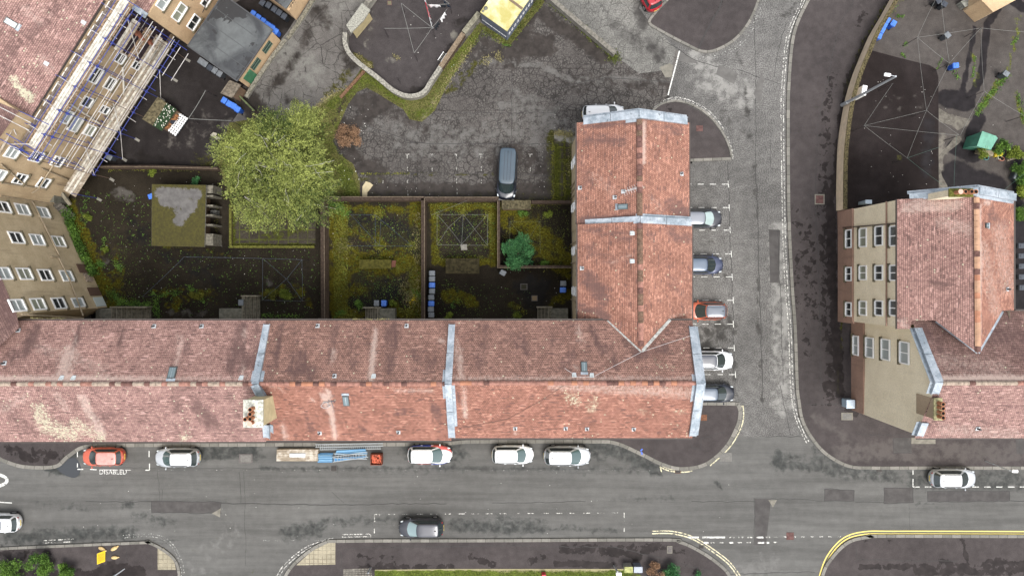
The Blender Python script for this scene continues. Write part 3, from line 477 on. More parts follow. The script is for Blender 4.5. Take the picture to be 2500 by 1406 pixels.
for q in ([(2292,264),(2325,285),(2370,291),(2352,312),(2338,319),(2322,306),(2292,298)],[(2292,380),(2318,352),(2334,330),(2348,333),(2344,348),(2322,366),(2296,386)],[(2292,400),(2300,430),(2322,470),(2292,470)]): flat('concrete_patch',q,.009,CP)
# small ground marks: triangular repair, litter
flat('road_patch',[(517,1253),(539,1240),(537,1262)],.0135,PT3); flat('road_patch',[(1876,1220),(1897,1220),(1887,1238)],.0135,PT3)
def cover(px,py,w,h,mat,label,frame=None,z=.015,rz=0,cat='manhole cover',bars=0):
    t=T('manhole_cover' if not bars else 'drain_grate',label,cat,P(px,py,z).xyz,rz); k=1/S0
    m=MB(); m.box((0,0,.004),(w*k,h*k,.012)); m.build('frame',frame or M_slab,t)
    m=MB()
    if bars:
        m.box((0,0,.012),(w*k*.9,h*k*.85,.004),mi=0); m.build('pit',mat,t); m=MB()
        for i in range(bars): m.box((0,(-.5+(i+.5)/bars)*h*k*.8,.018),(w*k*.8,h*k*.3/bars,.006))
        m.build('grate',plain('cast_iron',(.09,.08,.07),.7),t)
    else: m.bbox((0,0,.012),(w*k*.78,h*k*.78,.016),b=.006); m.build('lid',mat,t)
    return t
iron=plain('iron_lid',(.085,.075,.07),.7,var=.3,vs=6); rust=plain('rust_lid',(.13,.06,.035),.8,var=.3,vs=6); rlid=plain('red_brown_lid',(.10,.055,.05),.85,var=.3); blk=plain('pit_dark',(.008,.008,.008),.9); grl=plain('grey_lid',(.14,.135,.125),.9,var=.15,vs=5)
cover(1708,314,16,14,rlid,'square red-brown manhole cover in the pavement by the curved island',rlid,.135); cover(1718,1019,20,19,rust,'square orange-brown manhole cover in dark frame on the corner pavement',plain('dark_frame',(.05,.045,.042),.9),.135)
cover(1772,1115,30,22,grl,'pale grey rectangular manhole cover in the road mouth by the corner kerb',grl); cover(600,1119,33,22,grl,'large grey manhole cover in the parking lane beside the plank stack',iron)
cover(2001,487,24,25,rlid,'manhole cover in a pale square frame on the curved east pavement',PT3,.135); cover(2068,1016,28,18,grl,'pale rectangular cover beside the wall corner on the east pavement',PT3,.135)
cover(1929,1308,18,18,rlid,'red-brown square cover in the road beside the give way dashes',rlid); cover(1635,1341,13,18,iron,'iron cover in a pale frame on the south pavement',PT3,.135)
cover(1305,728,15,14,plain('tan_lid',(.2,.15,.09),.9),'tan square drain cover in the black court',iron); cover(1279,700,17,15,plain('dark_green_lid',(.035,.035,.022),.9),'dull dark drain cover in the black court',iron)
cover(815,1143,13,14,blk,'road drain grate below the scaffold tube pile',iron,bars=4,cat='drain grate'); cover(1655,1150,14,10,blk,'road drain grate against the rounded corner kerb',rust,bars=3,cat='drain grate'); cover(2146,1147,14,9,blk,'road drain grate at the north kerb of the east road',iron,bars=3,cat='drain grate'); cover(1712,1334,12,9,blk,'road drain grate in the curve of the south kerb',iron,bars=3,cat='drain grate')
o=cover(951,8,11,11,plain('moss_lid',(.12,.11,.07),.9),'round mossy cover in the drying yard',rlid,.02)
# ---------------------------------------------------------------- buildings
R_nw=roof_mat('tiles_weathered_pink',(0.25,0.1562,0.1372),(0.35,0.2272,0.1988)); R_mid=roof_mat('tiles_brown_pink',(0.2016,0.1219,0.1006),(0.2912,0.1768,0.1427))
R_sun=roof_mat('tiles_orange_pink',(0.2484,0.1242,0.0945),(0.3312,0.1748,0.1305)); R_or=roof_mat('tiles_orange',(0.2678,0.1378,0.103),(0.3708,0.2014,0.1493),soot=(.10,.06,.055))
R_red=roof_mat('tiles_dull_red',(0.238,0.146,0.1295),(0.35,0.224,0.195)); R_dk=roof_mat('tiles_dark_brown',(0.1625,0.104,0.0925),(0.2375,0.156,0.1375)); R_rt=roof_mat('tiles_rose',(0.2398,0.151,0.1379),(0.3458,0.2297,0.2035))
Wl=wall_mat('harled_wall_tan',(.42,.33,.20),(.53,.425,.275),1,.35); Wl2=wall_mat('harled_wall_sand',(.70,.61,.44),(.78,.69,.51),1,.1); Wbr=wall_mat('brown_stone_base',(.27,.17,.125),(.34,.21,.155),1,.3)
Wdk=wall_mat('dark_brown_wall',(.10,.06,.035),(.17,.11,.065),1,.4); Wor=wall_mat('buff_harling',(.42,.29,.17),(.5,.36,.215),1,.15)
lead=NT('lead_flashing'); f_=lead.noise(lead.pos(),.9,7,.7,.5); g_=lead.noise(lead.pos(),7,4,.6); c_=lead.mix(lead.step(f_,.34,.66),(.20,.24,.275),(.40,.44,.48)); c_=lead.mix(lead.step(lead.noise(lead.pos(),2.3,7,.75,1.0),.56,.66),c_,(.12,.135,.145)); c_=lead.mix(.5,c_,lead.mix(lead.step(g_,.3,.7),(.75,)*3,(1.2,)*3),'MULTIPLY'); lead.lk(c_,lead.b.inputs['Base Color']); lead.b.inputs['Roughness'].default_value=.55; lead.b.inputs['Metallic'].default_value=.15; M_lead=lead.m
M_gut=plain('gutter_dark',(.045,.035,.03),.7); M_frame=plain('white_upvc',(.84,.84,.82),.45,coat=.3); M_glass=plain('window_glass',(.03,.035,.035),.12,coat=.6); M_blind=plain('window_blind',(.32,.35,.34),.35,coat=.6); M_curt=plain('window_curtain',(.24,.25,.19),.3,coat=.6)
M_sill=plain('stone_sill',(.11,.095,.06),.9,var=.35); M_pipe=plain('pipe_buff',(.30,.24,.16),.7,var=.2); M_pot=plain('terracotta_pot',(.34,.15,.08),.85,var=.35,vs=5); M_soot=plain('flue_dark',(.01,.008,.007),.95); M_wvent=plain('white_flashing',(.42,.44,.45),.6,var=.1); M_moss=plain('moss_clump',(.09,.09,.02),.95,var=.5,vs=6,bump=.5)
class Roof:
    def __init__(s): s.mb=MB(); s.mats=[]; s.st=[]; s.parts=[]
def roofplane(parent,poly,pl,mat,strokes=(),udir=None,cell=.45,name='roof_slope',base=(0,0,0)):
    P3=[onplane(x,y,pl) for x,y in poly]; n=pl[0] if pl[0].z>0 else -pl[0]; O=P3[0]
    u=(udir-n*udir.dot(n)).normalized(); v=n.cross(u)
    vl,F=tess([((p-O).dot(u),(p-O).dot(v)) for p in P3],cell)
    me=bpy.data.meshes.new(name); me.from_pydata([tuple(O+u*a+v*b) for a,b in vl],[],F); me.materials.append(mat); ul=me.uv_layers.new(name='UVMap')
    idx=np.empty(len(me.loops),int); me.loops.foreach_get('vertex_index',idx); off=np.array([random.uniform(0,40),0],np.float32); ul.data.foreach_set('uv',(np.array(vl,np.float32)[idx]+off).ravel()); setmask(me,strokes,base)
    o=bpy.data.objects.new(name,me); link(o,parent); return o
def walls(parent,pts,mat,name='wall',z0=0.0):    # pts: (plan x, plan y, height) of the wall head
    m=MB(); V=[P(*p) for p in pts]; n=len(V); a=sum(V[i-1].x*V[i].y-V[i].x*V[i-1].y for i in range(n))
    if a<0: V=V[::-1]
    for i in range(n):
        p,q=V[i],V[(i+1)%n]; L=(q-p).xy.length; m.add([(p.x,p.y,z0),(q.x,q.y,z0),tuple(q),tuple(p)],[(0,1,2,3)])
    return m.build(name,mat,parent)
def bar3(m,a,b,w,h,mi=0,up=Vector((0,0,1))):      # box along a 3-D line
    a=Vector(a);b=Vector(b); d=(b-a).normalized(); s=d.cross(up).normalized()*w/2; t=s.cross(d).normalized()*h/2
    vs=[a-s-t,a+s-t,a+s+t,a-s+t,b-s-t,b+s-t,b+s+t,b-s+t]
    m.add(vs,[(0,3,2,1),(4,5,6,7),(0,1,5,4),(1,2,6,5),(2,3,7,6),(3,0,4,7)],mi=mi)
def gutter(parent,a,b,name='gutter',w=.14,mat=None):
    m=MB(); bar3(m,P(*a),P(*b),w,.12); return m.build(name,mat or M_gut,parent)
def ridge(parent,a,b,mat,w=.34,dark=None):
    m=MB(); A=P(*a)+Vector((0,0,.03));B=P(*b)+Vector((0,0,.03)); L=(B-A).length; k=max(1,int(L/.45)); d=(B-A)/k
    for i in range(k):
        p=A+d*i; q=p+d*.94; s=d.normalized().cross(Vector((0,0,1)))*w/2; z=Vector((0,0,.13+.012*(i%2)))
        m.add([p-s,p-s*.5+z*.75,p+z,p+s*.5+z*.75,p+s,q-s,q-s*.5+z*.75,q+z,q+s*.5+z*.75,q+s],[(0,1,6,5),(1,2,7,6),(2,3,8,7),(3,4,9,8),(0,4,3,2,1),(5,6,7,8,9)],mi=0 if random.random()<.62 else random.choice((1,2)))
    return m.build('ridge',mat,parent)
RG=[plain('ridge_pink',(.27,.14,.11),.9,var=.3,vs=4),plain('ridge_orange',(.34,.16,.10),.9,var=.15),plain('ridge_sooty',(.12,.065,.055),.9,var=.3,vs=4)]
RG2=[plain('ridge_mossy',(.13,.085,.06),.9,var=.4,vs=5),RG[2],RG[0]]; RG3=[plain('ridge_buff',(.38,.23,.15),.9,var=.15,vs=2),RG[1],RG[2]]; RGd=[plain('ridge_lichen',(.30,.24,.19),.9,var=.3,vs=5),RG[0],RG[2]]
def skew(parent,pts,w=.52,lift=.30,name='parapet'):     # lead covered gable parapet
    m=MB(); V=[P(*p)+Vector((0,0,lift)) for p in pts]
    for a,b in zip(V[:-1],V[1:]):
        L=(b-a).length; k=max(1,int(L/1.9)); d=(b-a)/k
        for i in range(k): bar3(m,a+d*i,a+d*(i+1)-d.normalized()*.05,w+.03*(i%2),.10+.02*(i%2))
        s=d.normalized().cross(Vector((0,0,1))).normalized(); up=Vector((0,0,-.28))
        for sg in (1,-1): bar3(m,a+s*sg*(w/2-.02)+up*.6,b+s*sg*(w/2-.02)+up*.6,.03,.34)
        for sg in (1,-1): bar3(m,a+s*sg*(w/2+.10)+up,b+s*sg*(w/2+.10)+up,.26,.03)
    return m.build(name,M_lead,parent)
def pot(parent,x,y,z,h=.55,r=.14,mat=None,cap=False):
    m=MB(); m.tube((x,y,z),(x,y,z+h),r,r*.85,12); m.tube((x,y,z+h-.08),(x,y,z+h),r*1.08,r*1.08,12); o=m.build('chimney_pot',mat or M_pot,parent)
    m=MB(); m.tube((x,y,z+h+.001),(x,y,z+h+.006),r*.72 if not cap else r*1.25,r*.72 if not cap else r*1.25,12); m.build('cowl' if cap else 'flue',plain('pot_cap',(.5,.33,.26),.8) if cap else M_soot,o); return o
def skylight(parent,px,py,pl,w,h,udir):
    c=onplane(px,py,pl); n=pl[0] if pl[0].z>0 else -pl[0]; u=(udir-n*udir.dot(n)).normalized(); v=n.cross(u); R=Matrix((u,v,n)).transposed()
    def bx(m,x,y,z,sx,sy,sz):
        vs=[c+R@Vector((x+a*sx/2,y+b*sy/2,z+e*sz/2)) for e in (-1,1) for a,b in ((-1,-1),(1,-1),(1,1),(-1,1))]
        m.add(vs,[(3,2,1,0),(4,5,6,7),(0,1,5,4),(1,2,6,5),(2,3,7,6),(3,0,4,7)])
    m=MB(); bx(m,0,0,.05,w,h,.12); o=m.build('skylight',plain('skylight_frame',(.05,.055,.055),.5),parent)
    m=MB(); bx(m,0,0,.115,w*.8,h*.84,.02); m.build('pane',plain('skylight_glass',(.12,.16,.17),.25,coat=.4),o)
    m=MB(); bx(m,0,0,.128,.03,h*.84,.02); m.build('glazing_bar',M_lead,o)
    m=MB(); bx(m,0,-h/2-.1,.03,w*1.15,.22,.04); m.build('apron',M_lead,o); return o
def vent(parent,px,py,pl,udir,kind=0):
    c=onplane(px,py,pl); n=pl[0] if pl[0].z>0 else -pl[0]; u=(udir-n*udir.dot(n)).normalized(); v=n.cross(u)
    m=MB(); q=[c+u*a+v*b+n*.03 for a,b in ((-.17,-.2),(.17,-.2),(.14,.14),(-.14,.14))]; m.add(q+[p+n*.03 for p in q],[(4,5,6,7),(0,1,5,4),(1,2,6,5),(2,3,7,6),(3,0,4,7)]); o=m.build('vent_flashing',M_wvent,parent)
    m=MB()
    if kind==0: m.tube(c+n*.03,c+Vector((0,0,.42)),.075,.075,10); m.build('vent_pipe',plain('pipe_black',(.02,.02,.022),.5),o)
    elif kind==1:
        for k in (-.15,-.03,.09): m.tube(c+u*k+v*.05+n*.05,c+u*k-v*.25+n*.12,.035,.035,6)
        m.build('vent_outlet',plain('vent_pale',(.5,.55,.55),.6),o)
    return o
def window(parent,px,py,wp,w,h,glass=None,style=0,sill=True,name='window'):
    """framed window set on the wall plane wp=(A,B): the two ends of the wall foot"""
    A,B=wp; d=(B-A); d.z=0; d.normalize(); n=Vector((d.y,-d.x,0))
    if isinstance(px,Vector): c=px
    else:
        pl=(n,n.dot(A)); c=onplane(px,py,pl)
    if n.dot(Vector((-c.x,-c.y,0)))<0 and style!=9: n=-n
    def bx(m,x,y,z,sx,sy,sz):
        vs=[c+d*(x+a*sx/2)+n*(y+b*sy/2)+Vector((0,0,z+e*sz/2)) for e in (-1,1) for a,b in ((-1,-1),(1,-1),(1,1),(-1,1))]
        m.add(vs,[(3,2,1,0),(4,5,6,7),(0,1,5,4),(1,2,6,5),(2,3,7,6),(3,0,4,7)])
    m=MB(); t=.11
    bx(m,-w/2+t/2,.03,0,t,.12,h); bx(m,w/2-t/2,.03,0,t,.12,h); bx(m,0,.03,h/2-t/2,w-2*t,.12,t); bx(m,0,.05,-h/2+t/2,w-2*t,.18,t)
    if style in (0,9): bx(m,0,.025,0,t*.8,.1,h-2*t)
    if style==1: bx(m,0,.025,.0,w-2*t,.1,t*.8)
    o=m.build(name,M_frame,parent)
    gl=glass or random.choice((M_glass,M_glass,M_blind,M_curt)); m=MB(); bx(m,0,.01,0,w-t,.05,h-t); m.build('pane',gl,o)
    if sill: m=MB(); bx(m,0,.1,-h/2-.07,w+.25,.24,.1); m.build('sill',M_sill,o)
    return o
X=Vector((1,0,0)); Y=Vector((0,1,0))
GE,GR=11.0,13.5
pN=plane3(P(0,782,GE),P(600,782,GE),P(600,937,GR)); pS=plane3(P(0,1078,GE),P(600,1078,GE),P(600,937,GR)); pS2=plane3(P(700,1075,GE),P(900,1075,GE),P(900,937,GR)); pS3=plane3(P(1200,1069,GE),P(1600,1069,GE),P(1600,935,GR)); pN3=plane3(P(1200,782,GE),P(1600,782,GE),P(1600,935,GR))
def terrace(label,x0,x1,xr0,xr1,ys,yr,mN,mS,sN,sS,plN,plS,rg,bN=(0,0,0),bS=(0,0,0),wn=()):
    t=T('tenement_building',label,'tenement',(0,0,0))
    roofplane(t,[(x0,782),(x1,782),(xr1,yr),(xr0,yr)],plN,mN,sN,X,base=bN); roofplane(t,[(x1,ys),(x0,ys),(xr0,yr),(xr1,yr)],plS,mS,sS,-X,base=bS)
    ridge(t,(xr0,yr,GR),(xr1,yr,GR),rg); gutter(t,(x0,780,GE-.12),(x1,780,GE-.12)); gutter(t,(x0,ys+1,GE-.12),(x1,ys+1,GE-.12))
    e=1 if x1<1650 else 0
    walls(t,[(x0,799,GE),(x1-(0 if e else 8),799,GE),(xr1-(0 if e else 8),yr,GR-.05),(x1-(0 if e else 8),ys-10,GE),(x0,ys-10,GE),(xr0,yr,GR-.05)],Wl)
    A=P(x0,799,GE);B=P(x1,799,GE); C_=P(x0,ys-10,GE);D=P(x1,ys-10,GE)
    n=int((B-A).length/3.1)
    for k in range(n):
        fx=(k+.5)/n
        for z in (1.9,4.6,7.3,9.8):
            window(t,A.lerp(B,fx)*1.0+Vector((0,0,z-GE)),0,(A,B),1.05,1.35,style=1,sill=False); q=C_.lerp(D,fx); q.z=z; window(t,q-Vector((0,.02,0)),0,(C_,D),1.15,1.4,style=9) if False else None
    for k in range(n):
        fx=(k+.5)/n
        for z in (2.0,4.7,7.4,9.8):
            q=C_.lerp(D,fx); q.z=z; w=window(t,q,0,(D,C_) ,1.15,1.4,style=9)
    return t
b1=terrace('long pink tiled tenement roof at the left, with a pale lichen fan above the street',-70,650,-70,622,1078,937,R_nw,R_rt,
 [('R',[(90,800),(60,860),(30,870)],26,.62),('R',[(200,790),(170,880)],12,.5),('R',[(590,800),(570,900),(610,880)],34,.6),('R',[(630,800),(620,900)],16,.5),('R',[(300,800),(290,860)],10,.5),('B',[(170,860),(150,930)],34,.62),('B',[(0,925),(620,930)],10,.8),('B',[(180,800),(190,860)],10,.4),('B',[(440,820),(430,900)],14,.5),('G',[(0,930),(300,930)],9,.5),('R',[(470,790),(450,850)],22,.4),('B',[(600,800),(590,930)],6,.5),('R',[(380,795),(370,850)],10,.4),('B',[(100,850),(250,900)],30,.35)],
 [('G',[(95,1000),(110,1040),(180,1060)],40,.62),('G',[(180,1030),(250,1070)],30,.55),('G',[(445,1070),(460,1062)],16,.7),('B',[(200,970),(215,1000),(250,1060)],20,.62),('B',[(140,960),(160,1000)],14,.5),('R',[(480,990),(520,1040)],30,.6),('R',[(420,980),(440,1000)],20,.5),('R',[(220,1020),(280,1010)],20,.45),('R',[(20,1000),(60,1060)],26,.35),('B',[(5,1000),(60,970)],24,.4),('R',[(560,960),(580,1040)],20,.35)],pN,pS,RGd,bN=(.12,0,.06),bS=(.1,.045,.03))
ofr=plain('new_tiles_orange',(.36,.16,.09),.9,var=.2,vs=6)
b2=terrace('pinkish-brown tiled tenement roof between the two grey parapets of the bottom row',650,1102,622,1095,1075,937,R_mid,R_sun,
 [('R',[(690,800),(660,920)],16,.6),('R',[(730,870),(720,900),(760,910)],34,.6),('R',[(820,800),(800,880)],22,.45),('R',[(960,800),(950,900)],34,.45),('R',[(1010,860),(1050,900)],30,.45),('B',[(922,800),(905,925)],9,.8),('B',[(818,860),(815,925)],8,.75),('B',[(640,932),(1090,932)],10,.75),('B',[(1060,825),(1095,840)],6,.7),('R',[(1080,800),(1060,900)],14,.35),('R',[(860,810),(860,900)],20,.4)],
 [('B',[(780,960),(805,985),(818,1070)],9,.85),('B',[(800,960),(800,990)],20,.75),('B',[(690,1040),(700,1070)],14,.6),('B',[(960,950),(1060,955)],9,.5),('R',[(1060,990),(1070,1040)],20,.5),('R',[(888,1045),(895,1060)],12,.6),('R',[(670,1040),(680,1070)],6,.9),('R',[(960,1010),(1000,1000)],16,.4),('B',[(760,970),(775,990)],6,.6),('B',[(690,950),(660,943)],8,.5),('R',[(740,1010),(760,1050)],20,.3)],pN,pS2,RG,bN=(.08,0,.04),bS=(.05,0,0))
b3=terrace('longest pink-orange tiled tenement roof at the street corner, right of the second grey parapet',1102,1690,1095,1710,1069,935,R_mid,R_sun,
 [('B',[(1118,850),(1125,925)],16,.6),('B',[(1120,800),(1112,850)],8,.4),('R',[(1180,800),(1170,900)],30,.45),('R',[(1440,800),(1470,860)],18,.55),('R',[(1400,860),(1380,900)],24,.5),('R',[(1250,810),(1290,860)],30,.4),('B',[(1110,928),(1700,928)],9,.8),('G',[(1600,870),(1610,900),(1650,900)],14,.4),('G',[(1640,860)],12,.35),('R',[(1530,830),(1560,870),(1620,850)],26,.5),('R',[(1490,840),(1500,900)],16,.45),('B',[(1410,800),(1420,830)],16,.5),('B',[(1440,880),(1400,900)],8,.5),('R',[(1330,800),(1340,840)],20,.3)],
 [('G',[(1390,970),(1410,980)],26,.55),('G',[(1455,975),(1445,1000)],22,.6),('G',[(1560,1000),(1580,1010)],12,.5),('G',[(1640,1000),(1672,1005)],9,.6),('G',[(1560,985)],9,.6),('G',[(1655,1033)],8,.7),('G',[(1465,1056)],9,.6),('B',[(1128,940),(1133,1020)],8,.8),('B',[(1350,940),(1690,960)],26,.5),('R',[(1115,960),(1135,1010)],10,.6),('B',[(1255,1050),(1258,1060)],8,.5),('G',[(1500,960),(1660,1050)],34,.2)],pN3,pS3,RG,bN=(.06,.01,.04),bS=(.02,.03,.02))
skew(b2,[(654,792,GE),(626,937,GR),(648,978,12.8)]); skew(b2,[(652,1035,11.8),(654,1066,GE)],name='parapet'); skew(b3,[(1104,792,GE),(1095,937,GR),(1104,1066,GE)]); skew(b3,[(1688,797,GE),(1707,935,GR),(1689,1062,GE)],w=.56)
# chimney of the left roof: rendered stack on the gable
def stack(parent,c,sx,sy,z0,z1,mat,topmat,pots,name='chimney'):
    m=MB(); m.box((c.x,c.y,(z0+z1)/2),(sx,sy,z1-z0)); o=m.build(name,mat,parent); m=MB(); m.bbox((c.x,c.y,z1+.05),(sx+.16,sy+.16,.12)); m.build('chimney_cope',topmat,o)
    for k,(dx,dy,cap) in enumerate(pots): pot(o,c.x+dx,c.y+dy,z1+.1,.62,.155,None,cap)
    return o
cream=plain('cream_render',(.52,.45,.27),.9,var=.12,vs=2,bump=.2); whit=plain('lichen_white_cope',(.44,.44,.38),.95,var=.45,vs=5,bump=.5)
zt=15.2; ct=P(619,1009,zt); stack(b2,ct,1.35,1.95,10.8,zt,cream,whit,[(.02,.42,False),(0,.08,False),(0,-.28,False),(-.36,-.30,False),(-.02,-.64,True)])
for px,py in ((421,910),): skylight(b1,px,py,pN,.62,.95,X)
for px,py,k in ((377,796,0),(493,796,0),(46,806,0),(152,921,1),(181,921,1),(590,921,1),(12,886,0)): vent(b1,px,py,pN,X,k)
skylight(b2,845,977,pS2,.5,.95,-X); skylight(b3,1426,896,pN3,.5,.85,X)
for px,py,k in ((776,795,0),(993,795,0),(817,917,0),(913,917,1)): vent(b2,px,py,pN,X,k)
for px,py,k in ((781,1057,0),(973,1055,0)): vent(b2,px,py,pS2,-X,k)
for px,py,k in ((1402,914,1),(1445,915,1)): vent(b3,px,py,pN3,X,k)
for px,py in ((1258,1046),(1381,1046),(1433,1047),(1547,1048)): vent(b3,px,py,pS3,-X,0)
# aerial lying on the middle roof
m=MB(); c=onplane(806,985,pS2)+Vector((0,0,.1))
for a,b in (((-.9,.1,0),(.9,.5,.3)),((.2,.5,.2),(.5,-.4,.2)),((-.1,.2,.1),(.0,.6,.5)),((.35,.45,.2),(.75,.2,.25)),((-.4,-.3,.05),(.2,-.1,.1))): m.tube(c+Vector(a)*.6,c+Vector(b)*.6,.022,n=6)
o=m.build('roof_aerial',plain('aerial_metal',(.09,.10,.12),.5)); tag(o,'tangled grey metal aerial lying on the orange roof beside the white streak','aerial')
m=MB(); pts=[onplane(795+ 9*math.cos(a)*(1+.3*math.sin(3*a)),988+8*math.sin(a),pS2)+Vector((0,0,.08)) for a in np.linspace(0,12,50)]
for a,b in zip(pts[:-1],pts[1:]): m.tube(a,b,.018,n=5,cap=False)
o=m.build('coiled_cable',plain('cable_pale',(.45,.45,.45),.6)); tag(o,'loosely coiled pale cable beside the tangled roof aerial','cable')
m=MB()
for a,b in (((1688,818),(1567,858)),((1567,858),(1500,892)),((1500,892),(1452,917)),((1402,914),(1378,898)),((1402,919),(1450,919))):
    m.tube(onplane(*a,pN3)+Vector((0,0,.12)),onplane(*b,pN3)+Vector((0,0,.12)),.011,n=5,cap=False)
tag(m.build('roof_cable',plain('cable_white',(.55,.55,.55),.6)),'thin white cable running diagonally over the roof from the corner gable','cable')
m=MB()
for a,b in (((1382,936),(1330,972)),((1330,972),(1240,1022)),((1240,1022),(1120,1045))): m.tube(onplane(*a,pS3)+Vector((0,0,.1)),onplane(*b,pS3)+Vector((0,0,.1)),.014,n=5,cap=False)
tag(m.build('roof_cable',M_gut),'thin dark cable sagging across the orange roof above the street','cable')
# north-south wing ----------------------------------------------------
E4,R4_=9.9,12.35; pW4=plane3(P(1410,700,E4),P(1410,600,E4),P(1562,600,R4_)); pE4=plane3(P(1689,700,E4),P(1689,600,E4),P(1562,600,R4_))
b4=T('tenement_building','pink-orange wing roof running into the corner roof in a V, below the middle parapet','tenement')
roofplane(b4,[(1410,548),(1410,779),(1483,780),(1567,857),(1562,541)],pW4,R_or,[('R',[(1430,560),(1540,580)],16,.55),('R',[(1440,680),(1470,730)],40,.6),('R',[(1440,610),(1500,640)],30,.4),('B',[(1490,640),(1540,625)],9,.4),('R',[(1420,750),(1480,775)],22,.6),('G',[(1415,765),(1460,778)],14,.35),('R',[(1520,700),(1550,780)],14,.3)],-Y)
roofplane(b4,[(1562,541),(1567,857),(1635,779),(1690,779),(1690,548)],pE4,R_or,[('R',[(1640,570),(1680,580)],30,.55),('R',[(1640,680),(1660,720)],26,.35),('R',[(1580,560),(1600,600)],22,.4),('B',[(1690,760),(1640,775)],10,.4),('R',[(1600,630),(1640,650)],30,.25)],Y)
ridge(b4,(1562,545,R4_),(1565,846,R4_),RG2,w=.44); gutter(b4,(1409,548,E4-.1),(1409,778,E4-.1)); gutter(b4,(1691,548,E4-.1),(1691,779,E4-.1),w=.1)
m=MB()
for a,b in (((1484,781),(1566,857)),((1567,857),(1636,780))):
    A=onplane(*a,pN3)+Vector((0,0,.06)); B=onplane(*b,pN3)+Vector((0,0,.06)); bar3(m,A,B,.24,.03)
    for i in range(9): q=A.lerp(B,(i+.5)/9); m.ball(q,.12,8,4,sx=1.2,sz=.25)
m.build('valley_lead',plain('valley_mortar',(.33,.33,.31),.8,var=.3,vs=4),b4)
walls(b4,[(1422,548,E4),(1562,541,R4_-.05),(1682,548,E4),(1682,800,E4),(1422,800,E4)],Wl)
E5,R5_=9.6,12.05; pW5=plane3(P(1408,500,E5),P(1408,400,E5),P(1561,400,R5_)); pE5=plane3(P(1682,500,E5),P(1682,400,E5),P(1561,400,R5_))
b5=T('tenement_building','pink-orange tiled wing roof between the top and middle grey parapets, mossy at its south edge','tenement')
roofplane(b5,[(1408,300),(1408,548),(1561,541),(1561,286)],pW5,R_or,[('R',[(1430,310),(1550,300)],14,.55),('R',[(1440,340),(1520,350)],30,.5),('R',[(1420,400),(1440,440)],26,.4),('R',[(1420,540),(1545,532)],12,.95),('G',[(1440,541),(1510,537)],7,.5),('B',[(1450,430),(1500,470)],26,.3),('R',[(1420,350),(1420,500)],10,.3),('R',[(1450,490),(1500,500)],14,.3)],-Y)
roofplane(b5,[(1561,286),(1561,541),(1683,548),(1683,300)],pE5,R_or,[('B',[(1570,300),(1572,400)],9,.8),('R',[(1590,310),(1670,322)],14,.6),('R',[(1640,500),(1680,530)],36,.62),('R',[(1600,360),(1610,430)],12,.3),('R',[(1620,525),(1590,540)],14,.4),('B',[(1590,480),(1620,530)],20,.3)],Y)
ridge(b5,(1561,292,R5_),(1562,541,R5_),RG2,w=.46); gutter(b5,(1407,300,E5-.1),(1407,547,E5-.1)); gutter(b5,(1684,300,E5-.1),(1684,547,E5-.1),w=.1)
skew(b5,[(1424,298,E5),(1559,281,R5_),(1676,297,E5)],w=.6); skew(b5,[(1428,545,E5),(1562,537,R5_),(1686,544,E5)],w=.55)
walls(b5,[(1420,302,E5),(1561,288,R5_-.05),(1676,302,E5),(1676,548,E5),(1420,548,E5)],Wl)
skylight(b5,1521,505,pW5,.45,.85,-Y); vent(b5,1502,482,pW5,-Y,0); vent(b5,1523,468,pW5,-Y,0) 
for px,py in ((1663,425),(1417,459)): vent(b5,px,py,pE5 if px>1561 else pW5,Y if px>1561 else -Y,0)
for px,py,k in ((1546,570,1),(1546,638,1),(1422,655,0)): vent(b4,px,py,pW4,-Y,k)
m=MB(); c=onplane(1523,468,pW5)
m.tube(c+Vector((.3,0,.3)),c+Vector((.9,.15,.9)),.025,n=6)
for k in range(9): q=c+Vector((.3,0,.5))+Vector((.9,.35,.1))*(k/5-.4); m.tube(q-Vector((-.1,.26,0)),q+Vector((-.1,.26,0)),.012,n=5)
m.tube(c+Vector((-.2,-.1,.5)),c+Vector((1.4,.45,.55)),.02,n=6)
o=m.build('tv_aerial',plain('aerial_alu',(.5,.5,.5),.4)); tag(o,'rake-shaped metal tv aerial by the ridge of the wing roof above its skylight','aerial')
for bb,A,B,zs in ((b4,P(1422,548,E4),P(1422,770,E4),(1.6,4.3,6.9)),(b5,P(1420,302,E5),P(1420,545,E5),(1.6,4.3,6.9)),(b4,P(1682,770,E4),P(1682,552,E4),(1.6,4.3,6.9)),(b5,P(1676,545,E5),P(1676,306,E5),(1.6,4.3,6.9))):
    n_=int((B-A).length/2.8)
    for k in range(n_):
        for z in zs: q=A.lerp(B,(k+.5)/n_); q.z=z; window(bb,q,0,(A,B),.9,1.3,style=0 if A.x<10 else 9,sill=False)
def pipes(parent,lines,r=.055,mat=None):
    m=MB()
    for l in lines:
        V=[Vector(q) for q in l]
        for a,b in zip(V[:-1],V[1:]): m.tube(a,b,r,n=7)
    return m.build('drain_pipe',mat or M_pipe,parent)
def onwall(px,py,wp,off=.1):
    A,B=wp; d=(B-A); d.z=0; d.normalize(); n=Vector((d.y,-d.x,0)); c=onplane(px,py,(n,n.dot(A)))
    if n.dot(Vector((-c.x,-c.y,0)))<0: n=-n
    return c+n*off
wW4=(P(1422,548,E4),P(1422,770,E4)); xw=wW4[0].x
for bb,ys_ in ((b4,(590,640,735)),(b5,(440,455,470))):
    L=[]
    for y in ys_: yy=P(1400,y,5).y; L.append([(xw-.1,yy,0),(xw-.1,yy,8.6),(xw-.35,yy+.3,9.3)]); L.append([(xw-.1,yy,4.6),(xw-.1,yy-1.2,5.1),(xw-.1,yy-1.2,7.2)])
    pipes(bb,L)
